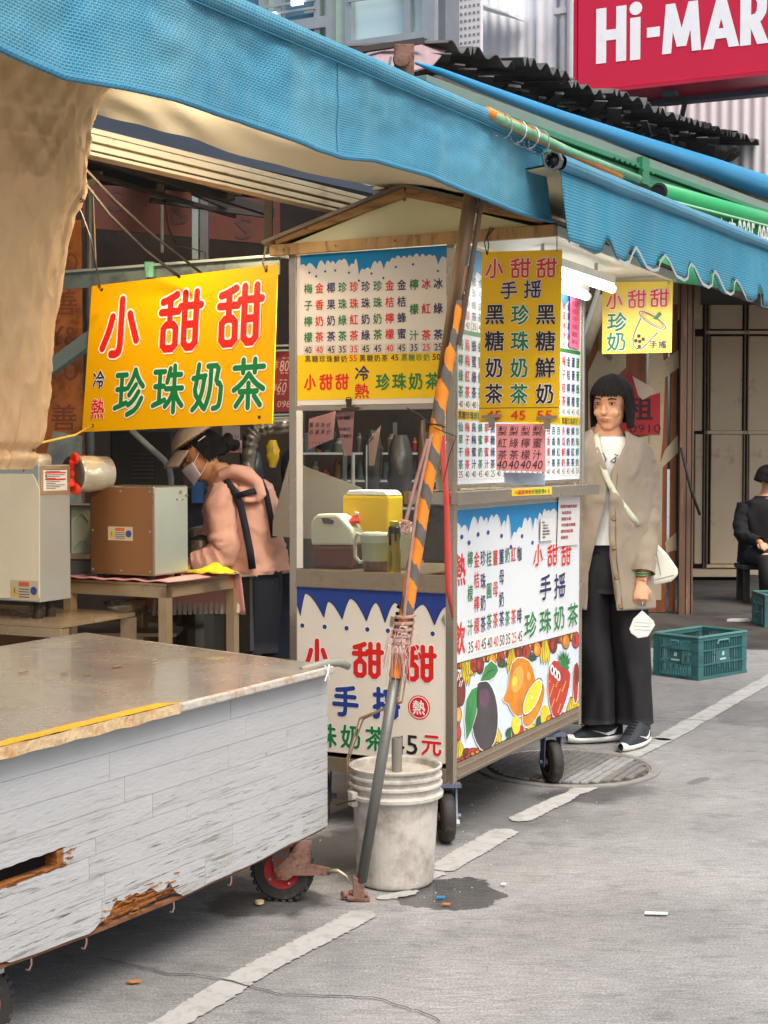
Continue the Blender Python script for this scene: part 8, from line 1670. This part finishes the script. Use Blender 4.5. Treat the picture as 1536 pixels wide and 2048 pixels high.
def sleeve(pts, rr_, name='sleeve', m=None, par=None, seed=0):
    q = MB(); P_ = []; R2 = []
    for i in range(len(pts) - 1):
        for k in range(12): t = k / 12; P_.append(pts[i].lerp(pts[i + 1], t)); R2.append(rr_[i] + (rr_[i + 1] - rr_[i]) * t)
    P_.append(pts[-1]); R2.append(rr_[-1])
    for _ in range(8): P_ = [P_[0]] + [(P_[i - 1] + P_[i] * 2 + P_[i + 1]) / 4 for i in range(1, len(P_) - 1)] + [P_[-1]]
    n = 30; vs = []; nx = Vector((0, -1, 0))
    for i, p in enumerate(P_):
        t = (P_[min(i + 1, len(P_) - 1)] - P_[max(i - 1, 0)]).normalized(); nx = (nx - t * nx.dot(t)).normalized(); ny = t.cross(nx)
        for k in range(n): an = 6.2832 * k / n; w = R2[i] * (1 + .05 * (.5 - abs(nz(math.cos(an) * 2 + i * .22, math.sin(an) * 2, i * .5 + seed))) * 1.6 + .030 * math.sin(i * .9 + math.sin(an + seed) * 1.8) + .07 * nz(math.cos(an) * 1.4, math.sin(an) * 1.4 + seed, i * .25)); vs.append(p + (nx * math.cos(an) + ny * math.sin(an)) * w)
    q.add(vs, [(i * n + k, i * n + (k + 1) % n, (i + 1) * n + (k + 1) % n, (i + 1) * n + k) for i in range(len(P_) - 1) for k in range(n)] + [tuple(range(n))]); return crease(q.build(name, m, par, smooth=True), .008, 9, (1, 1, 1.2), seed)
sleeve([BC(.080, .0, 1.385), BC(.14, .0, 1.352), BC(.170, .01, 1.26), BC(.184, .02, 1.12), BC(.172, -.03, 1.0), BC(.145, -.115, .80)], [.040, .062, .068, .064, .060, .052], 'sleeve', M_CARD, cu)
sleeve([BC(-.085, .0, 1.375), BC(-.15, .0, 1.345), BC(-.187, .01, 1.26), BC(-.21, .02, 1.12), BC(-.225, -.02, 1.0), BC(-.215, -.145, .82)], [.040, .062, .068, .064, .060, .05], 'sleeve', M_CARD, cu, 3)
for px_, py_ in ((1217, 1033), (1218, 1090), (1223, 1148), (1230, 1205)):
    z = Zz(py_); x_ = X(px_); r_ = min(rg, key=lambda r: abs(r[2] - z)); yy = -r_[4] * math.sqrt(1 - (x_ / r_[3]) ** 2) * 1.05 - .006; q = MB(); c = BC(x_, yy, z); q.lathe(c, [(.0105, .004), (.0115, -.002), (.008, -.006), (0, -.004)], 14, X=(1, 0, 0), Y=(0, 0, 1), Zd=(0, 1, 0)); q.build('button', mat('button_tan', '#8a7354', rough=.4), cu)
q = MB(); pl_r = [r for r in rg if .62 < r[2] < Zz(945)]; q2 = []
for r_ in pl_r:
    x_ = interp(xr, r_[2]) + .028; q2.append(BC(x_, -r_[4] * math.sqrt(1 - (x_ / r_[3]) ** 2) * (1 + fold(math.asin(x_ / r_[3]), r_[2])) - .0085, r_[2]))
q.tube(q2, .0022, 4); q.build('placket_seam', mat('seam_brown', '#7c6b54', rough=.95), cu)
# trousers: two wide legs
q = MB()
for s_, xb, xw in ((-1, X(1197), .082), (1, X(1270), .088)):
    rgp = dens([(xb, -.02, .098, xw, .10), (xb * .95, -.01, .30, xw * .98, .10), (.085 * s_ + .01, 0, .55, .095, .105), (.08 * s_, 0, .75, .095, .11), (.07 * s_, 0, .90, .09, .11)], 6)
    loft(q, BC, rgp, 36, wr=lambda an, z, s_=s_: .07 * math.sin(an * 5 + s_ + z * 3) * max(.15, (.8 - z)) + .06 * nz(an * 2, z * 4, s_) + .03 * (.5 - abs(nz(an * 4, z * 9, 2))))
loft(q, BC, dens([(0, 0, .70, .170, .12), (0, 0, .80, .172, .125), (0, 0, .93, .158, .117)], 3), 30)
crease(q.build('trousers', mat('black_trousers', '#131316', rough=.8, var=.15, scale=5), cu, smooth=True), .010, 6, (1.3, 1.3, .3), 3)
# trainers
M_SHOE = mat('trainer_navy', '#272c33', rough=.7, var=.3, scale=25, bump=.3, bscale=90); M_SOLE = mat('sole_white', '#dcdcd8', rough=.5)
def shoe(c, dr, par, L_=.275, W_=.1, sw=1):
    dr = Vector(dr).normalized(); sd2 = Vector((-dr.y, dr.x, 0)); Pn = lambda l, w, z: c + dr * l + sd2 * w + ZU * z
    wid = lambda t: W_ / 2 * (.62 + .38 * math.sin(math.pi * min(1, t * 1.15 + .02))) * (1 if t < .85 else math.sqrt(max(0, 1 - ((t - .85) / .16) ** 2)) * .9 + .1)
    q = MB(); q.grid(lambda s, t: Pn(L_ * (t - .35), wid(t) * (1.06) * math.cos(s * 6.2832) , .002 + .0185 * (1 + math.sin(s * 6.2832)) * (1 + .4 * (1 - t)) + .02 * max(0, t - .8) ** 1 * 2), 20, 18, closeu=True); q.build('sole', M_SOLE, par, smooth=True)
    hh = lambda t: .098 - .01 * math.sin(t * 9) if t < .38 else .098 - (t - .38) * .098 / .62 * .98
    q = MB(); q.grid(lambda s, t: Pn(L_ * (t * .97 + .005 - .35), wid(t) * .98 * math.cos(s * math.pi) , .028 + (hh(t)) * (math.sin(s * math.pi) ** .6) * (.97)), 18, 22); q.build('upper', M_SHOE, par, smooth=True)
    q = MB()
    for k in range(5): t = .42 + k * .07; q.tube([Pn(L_ * (t - .35), -.018, .030 + hh(t) * .97), Pn(L_ * (t - .34), .0, .033 + hh(t) * .98), Pn(L_ * (t - .35), .018, .030 + hh(t) * .97)], .0028, 5)
    q.build('laces', M_BLK, par)
    for k in (-1, 1):
        q = MB(); pts = [(.14, .052), (.22, .040), (.34, .044), (.55, .064), (.36, .050)] if True else []
        V_ = [Pn(L_ * (t - .35), k * (wid(t) * .98 * math.sqrt(max(0.02, 1 - ((z - .028) / hh(t)) ** 3.3)) + .0025), z) for t, z in ((.12, .074), (.20, .046), (.32, .040), (.60, .066), (.36, .052), (.24, .058))]
        q.add(V_, [(0, 1, 5), (1, 2, 4, 5), (2, 3, 4)]); q.build('side_stripe', M_SOLE, par, solid=.002)
sA = on_z(1203, 1484); sB = on_z(1273, 1494); shoe(sA, (-.95, -.32, 0), cu); shoe(sB, (-.55, -.85, 0), cu)
# hair tie, mask, bag
q = MB(); q.lathe(W_h + Vector((.003, 0, .022)), [(.027, 0), (.030, .004), (.027, .009)], 20); q.lathe(W_h + Vector((.004, 0, .034)), [(.027, 0), (.030, .003), (.027, .007)], 20); tag(q.build('wristband', mat('green_band', '#4f7a45', rough=.6), cu))
mk = thing('face_mask', BC(X(1268), -.22, Zz(1265)), 'white folded face mask dangling from the hand of the customer', 'face mask'); FMk = Fr(BC(X(1268), -.215, 0), (1, 0, 0), ZU)
q = MB(); pts = [(X(x) - X(1268), Zz(y)) for x, y in ((1245, 1248), (1253, 1228), (1270, 1212), (1292, 1232), (1295, 1241), (1281, 1263), (1262, 1266), (1248, 1256))]; q.prism(FMk, pts, -.006, .004); q.build('cloth', M_WHT, mk, bevel=.003)
for k in range(3): q = MB(); a_ = [(X(x) - X(1268), Zz(y + k * 7)) for x, y in ((1254, 1234), (1286, 1236))]; q.tube([FMk(*a_[0], .005), FMk(*a_[1], .005)], .001, 4); q.build('pleat', mat('pleat_blue', '#b5c2d4'), mk)
q = MB(); q.tube([FMk(X(1270) - X(1268), Zz(1213)), FMk(X(1269) - X(1268), Zz(1200), .02), W_h + Vector((.0, -.045, -.09))], .0016, 5); q.build('ear_loop', mat('loop_blue', '#8fb4d8'), mk)
bg = thing('shoulder_bag', BC(.25, .05, Zz(1172)), 'small white leather shoulder bag behind the arm of the customer', 'bag'); M_BAG = mat('white_leather', '#d9d8c8', rough=.45, var=.05, coat=.1)
FBg = Fr(BC(0, .02, 0), (1, 0, 0), ZU); pts = [(X(x), Zz(y)) for x, y in ((1298, 1074), (1306, 1078), (1336, 1108), (1357, 1138), (1359, 1150), (1344, 1164), (1312, 1171), (1302, 1170), (1280, 1165), (1275, 1120), (1285, 1085))]
q = MB(); q.prism(FBg, pts, -.03, .03); q.build('pouch', M_BAG, bg, bevel=.014); q = MB(); q.tube([FBg(X(1305), Zz(1105), .032), FBg(X(1312), Zz(1100), .032), FBg(X(1322), Zz(1150), .034)], .0015, 4); q.tube([FBg(X(1308), Zz(1160), .034), FBg(X(1348), Zz(1150), .033)], .0015, 4); q.build('stitching', mat('stitch', '#8f8c7c'), bg)
def cardsurf(x_, z, lift=.012):
    r_ = min(rg, key=lambda r: abs(r[2] - z)); s__ = max(-.97, min(.97, x_ / r_[3])); return BC(x_, -r_[4] * math.sqrt(1 - s__ * s__) * (1 + max(0, fold(math.asin(s__), z))) - lift, z)
sp2 = [(1186, 868), (1188, 890), (1194, 925), (1205, 958), (1222, 990), (1240, 1012), (1256, 1032), (1268, 1048)]; q = MB(); vs = []
for x, y in sp2:
    p = cardsurf(X(x), Zz(y)); w = .0155; vs += [p + Vector((-w * .75, 0, -w * .35)), p + Vector((w * .75, 0, w * .35))]
q.add(vs, [(2 * i, 2 * i + 1, 2 * i + 3, 2 * i + 2) for i in range(len(sp2) - 1)]); q.build('strap', mat('strap_pale', '#c8cbb4', rough=.5), bg, solid=.004, smooth=True)
# ---- the worker
Yw = 6.6; kw = Yw / FPX
def Q(px, py, d=0.): p = at(px, py, Yw + d); return p
wo = thing('person', Vector((Q(490, 1000).x, Yw, 0)), 'worker in a pink hoodie, dark apron, beige cap and face mask bending over the pots', 'person')
BW = Body((0, 0, 0)); q = MB(); hc = Q(404, 908)
def ringp(px, py, rx_, ry_, d=0): p = Q(px, py, d); return (p.x, p.y, p.z, rx_, ry_)
loft(q, BW, dens([ringp(505, 1290, .13, .11), ringp(505, 1160, .14, .12), ringp(500, 1080, .12, .10), ringp(485, 1000, .13, .10), ringp(468, 965, .12, .09), ringp(448, 945, .06, .06), ringp(432, 925, .045, .05)], 3), 24)
P, rt, fw, up = head(q, hc, (-.80, -.12, -.52), (-.42, 0, .8), .98)
for s_ in (-1, 1): q.tube([Q(505 + 25 * s_, 1180), Q(508 + 28 * s_, 1380), Q(510 + 28 * s_, 1470)], [.085, .06, .05], 12)
q.tube([Vector((Q(510 + 0, 1470).x - .07, Yw, .4)), Vector((Q(510, 1470).x - .07, Yw, .06))], [.05, .036], 12); q.tube([Vector((Q(510 + 0, 1470).x + .07, Yw, .4)), Vector((Q(510, 1470).x + .07, Yw, .06))], [.05, .036], 12)
el1 = Q(452, 1105, -.12); q.tube([Q(450, 985, -.1), el1, Q(392, 1128, -.12)], [.045, .036, .025], 12); hand(q, Q(392, 1125, -.12), (-1, -.1, -.25), (0, -.3, 1), 1, .5, 1)
q.tube([Q(440, 985, .12), Q(430, 1080, .12), Q(390, 1118, .05)], [.045, .036, .025], 12); hand(q, Q(390, 1118, .05), (-1, -.1, -.25), (0, -.3, 1), 1, .5, -1)
fuse(q.build('body', M_SKIN2, wo), .006, 3); face(P, rt, fw, up, wo)
M_HOOD = mat('pink_hoodie', '#e0ab97', rough=.95, var=.07, scale=5, bump=.15, bscale=90, wrinkle=(4.2, .8, (1.2, 1.2, .9)))
q = MB(); wr2 = lambda an, z: .07 * nz(an * 1.7, z * 7, 2) + .05 * (.5 - abs(nz(an * 3 + z * 6, z * 11, 5))) * (1.3 if z < 1.02 else .6)
loft(q, BW, dens([ringp(512, 1152, .125, .125), ringp(512, 1138, .150, .14), ringp(508, 1112, .150, .14), ringp(500, 1060, .135, .13), ringp(490, 1010, .150, .130), ringp(480, 978, .145, .118), ringp(470, 958, .115, .095), ringp(455, 943, .08, .07), ringp(446, 934, .055, .055)], 9), 64, wr=wr2); crease(q.build('hoodie', M_HOOD, wo, smooth=True), .010, 8, (1, 1, .9), 4)
sleeve([Q(462, 972, -.09), Q(440, 1000, -.13), Q(446, 1060, -.14), Q(452, 1102, -.14), Q(420, 1120, -.14), Q(388, 1126, -.13)], [.062, .072, .064, .066, .058, .045], 'sleeve', M_HOOD, wo, 1)
sleeve([Q(455, 975, .08), Q(435, 1010, .13), Q(430, 1070, .13), Q(405, 1105, .08)], [.06, .065, .056, .045], 'sleeve', M_HOOD, wo, 5)
q = MB(); q.tube([Q(430, 968, -.12), Q(442, 950, -.15), Q(466, 942, -.15), Q(494, 948, -.16), Q(514, 966, -.15), Q(522, 990, -.15), Q(514, 1004, -.16)], [.018, .026, .034, .036, .03, .026, .014], 12); ball(q, Q(482, 962, -.08), (.075, .06, .032)); ball(q, Q(497, 982, -.12), (.055, .04, .046)); q.tube([Q(478, 975, -.14), Q(492, 1000, -.165), Q(508, 1002, -.165)], [.02, .018, .012], 8); fuse(q.build('hood', M_HOOD, wo), .008, 5)
M_APR = mat('apron_navy', '#1c1f2c', rough=.8, var=.2)
def strapw(pts, w=.016):
    q = MB(); vs = []
    for i, p in enumerate(pts):
        d = (pts[min(i + 1, len(pts) - 1)] - pts[max(0, i - 1)]).normalized(); n_ = Vector((-d.z, 0, d.x)).normalized() * w; vs += [p - n_, p + n_]
    q.add(vs, [(2 * i, 2 * i + 2, 2 * i + 3, 2 * i + 1) for i in range(len(pts) - 1)]); return q.build('apron_strap', M_APR, wo, solid=.006, smooth=True)
strapw([Q(440, 955, -.13), Q(456, 966, -.165), Q(470, 985, -.18), Q(482, 1015, -.175), Q(492, 1060, -.165), Q(500, 1100, -.18), Q(505, 1138, -.18)]); strapw([Q(474, 992, -.185), Q(500, 984, -.182), Q(528, 978, -.15)], .013); strapw([Q(519, 955, -.13), Q(532, 985, -.13), Q(541, 1030, -.12), Q(548, 1075, -.12)], .013)
q = MB(); loft(q, BW, dens([ringp(500, 1300, .165, .14), ringp(508, 1200, .16, .14), ringp(510, 1145, .155, .14)], 4), 30, wr=lambda an, z: .03 * math.sin(an * 9)); q.build('apron', M_APR, wo, smooth=True)
q = MB(); c = Q(545, 1152, -.08)
for k in range(5): q.tube([c, c + Vector((rnd(-.03, .05), -.02, rnd(-.02, .03))), c + Vector((rnd(-.02, .06), -.01, -.05 - .012 * k))], [.010, .012, .004], 6, flat=.5)
q.build('apron_bow', M_APR, wo)
q = MB()
for s_ in (-1, 1): loft(q, BW, [(Q(518, 1200).x + .06 * s_, Yw, .06, .065, .08), (Q(518, 1200).x + .07 * s_, Yw, .45, .08, .09), (Q(512, 1200).x + .06 * s_, Yw, .80, .10, .11)], 20)
q.build('jeans', mat('dark_jeans', '#1b2436', rough=.85, var=.2), wo, smooth=True)
hairdo(P, rt, fw, up, wo, R=(.079, .098, .080), low=-.05, fringe=.05, open_=1.25)
q = MB(); ball(q, P(0, -.115, -.02), (.036, .042, .036), rt, fw, up); ball(q, P(.01, -.145, -.045), (.022, .03, .026), rt, fw, up); ball(q, P(-.01, -.14, .0), (.024, .022, .022), rt, fw, up); fuse(q.build('hair_bun', M_HAIR, wo), .006, 2)
M_CAP = mat('beige_cap', '#b39c86', rough=.85, var=.08, bump=.2, bscale=90); q = MB()
def capf(s, t):
    az = s * 6.2832; ph = t * 1.25; r_ = math.sin(ph) / math.sin(1.25); z = .040 + .105 * math.cos(ph) / 1.0 + .0; return P(math.sin(az) * .100 * r_, math.cos(az) * .118 * r_ - .010, z + .006 + .01 * (math.cos(az) * .0) + .003 * abs(math.sin(az * 3)) * (1 - t))
q.grid(capf, 40, 12, closeu=True); q.build('cap_crown', M_CAP, wo, smooth=True, solid=.004)
q = MB(); q.grid(lambda s, t: P((s - .5) * .165 * (1 - .16 * t * t), .095 + .085 * t * math.sin(math.pi * (.18 + .64 * s)) ** .6 - .055 * (abs(s - .5) * 2) ** 2 * (1 - t * .4), .074 - .035 * t - .06 * (s - .5) ** 2 * 2.2), 20, 8); q.build('cap_brim', M_CAP, wo, smooth=True, solid=.005)
q = MB(); q.tube([P(-.101, -.055, .055), P(-.101, -.015, .052)], .010, 6, flat=.25); q.build('cap_label', M_SW, wo)
q = MB(); q.grid(lambda s, t: P(math.sin((s - .5) * 2.3) * .070, .028 + math.cos((s - .5) * 2.3) * .070 + .020 * math.exp(-((s - .5) / .2) ** 2) * (1 - t * .5), -.012 - .088 * t * (1 - .25 * abs(s - .5) * 2) + .004 * math.sin(t * 18)), 26, 14); q.build('mask', mat('mask_white', '#dcd8dc', rough=.8), wo, smooth=True, solid=.003)
for k in (-1, 1): q = MB(); q.tube([P(.066 * k, .055, -.02), P(.077 * k, .0, .015), P(.080 * k, -.022, -.005), P(.075 * k, .0, -.045), P(.060 * k, .055, -.078)], .0018, 5); q.build('mask_loop', M_SW, wo)
# ---- seated person
ks = yS / FPX; sp3 = at(1522, 1128, yS); BS = Body((sp3.x, yS, 0)); se = thing('person', BS(0, 0, 0), 'person in a black jacket seated on the low bench at the right edge', 'person')
q = MB(); loft(q, BS, dens([(0, .05, zS, .17, .13), (0, .04, .55, .16, .12), (.0, .0, .80, .18, .12), (.02, -.03, .93, .13, .09), (.03, -.04, .98, .055, .055), (.04, -.06, 1.04, .05, .05)], 3), 24)
P, rt, fw, up = head(q, BS(.045, -.06, 1.115), (.95, .12, -.35), (.2, 0, 1), .98)
for s_ in (-1, 1): q.tube([BS(.08 * s_, .0, zS + .06), BS(.10 * s_ + .05, -.36, zS + .08), BS(.10 * s_ + .05, -.38, .08)], [.08, .06, .04], 12); q.tube([BS(.16 * s_, 0, .86), BS(.2 * s_, -.08, .62), BS(.1 * s_ + .03, -.28, .55)], [.045, .038, .028], 10); hand(q, BS(.1 * s_ + .03, -.28, .55), (0, -1, -.1), (0, 0, 1), 1, .5, s_)
fuse(q.build('body', M_SKIN, se), .007, 3); face(P, rt, fw, up, se); hairdo(P, rt, fw, up, se, R=(.092, .108, .104), low=-.05, open_=1.0)
q = MB(); loft(q, BS, dens([(0, .05, zS + .01, .20, .17), (0, .04, .55, .19, .15), (0, 0, .80, .205, .145), (.01, -.02, .90, .17, .12), (.02, -.03, .96, .09, .08)], 4), 36, wr=lambda an, z: .05 * nz(an * 2, z * 6, 3)); crease(q.build('jacket', M_BLK, se, smooth=True), .012, 7, (1, 1, .8), 6)
for s_ in (-1, 1): sleeve([BS(.155 * s_, -.01, .88), BS(.205 * s_, -.05, .72), BS(.2 * s_, -.12, .6), BS(.11 * s_ + .03, -.27, .56)], [.065, .065, .06, .048], 'sleeve', M_BLK, se, s_)
q = MB()
for s_ in (-1, 1): q.tube([BS(.08 * s_, .06, zS + .075), BS(.10 * s_ + .03, -.2, zS + .09), BS(.10 * s_ + .05, -.38, zS + .06), BS(.10 * s_ + .05, -.39, .1)], [.10, .09, .075, .06], 14)
q.build('trousers', mat('dark_trousers', '#1e1c1e', rough=.85), se, smooth=True)
for s_ in (-1, 1): shoe(BS(.10 * s_ + .05, -.42, 0), (0, -1, 0), se)
# ============================================================ groups of alike things
GR = dict(crate='green plastic crates on the ground', fluorescent_lamp='tube lamps of the stall', hanging_sign='yellow hanging signs of the stall', paper_note='paper notes hung around the cart', binder_clip='bulldog clips on the signs', hanging_bag='bags hanging inside the stall', steel_post='posts inside the stall', truss_bar='truss bars under the stall roof', truss_post='stub posts of the roof truss', cable='cables inside the stall', awning='awnings over the stalls', steel_pot='steel pots by the worker', notice='white notices on the side panel', roof_light='translucent roof panels', stand_pole='stand poles behind the cart window', paper_scrap='paper scraps on the ground', film_reel='film reels of the sealing machine', old_signboard='old orange signboards', brace='diagonal braces')
for k, g_ in GR.items():
    os_ = [o for o in COL.objects if o.parent is None and o.name.split('.')[0] == k]
    if len(os_) > 1:
        for o in os_: o['group'] = g_
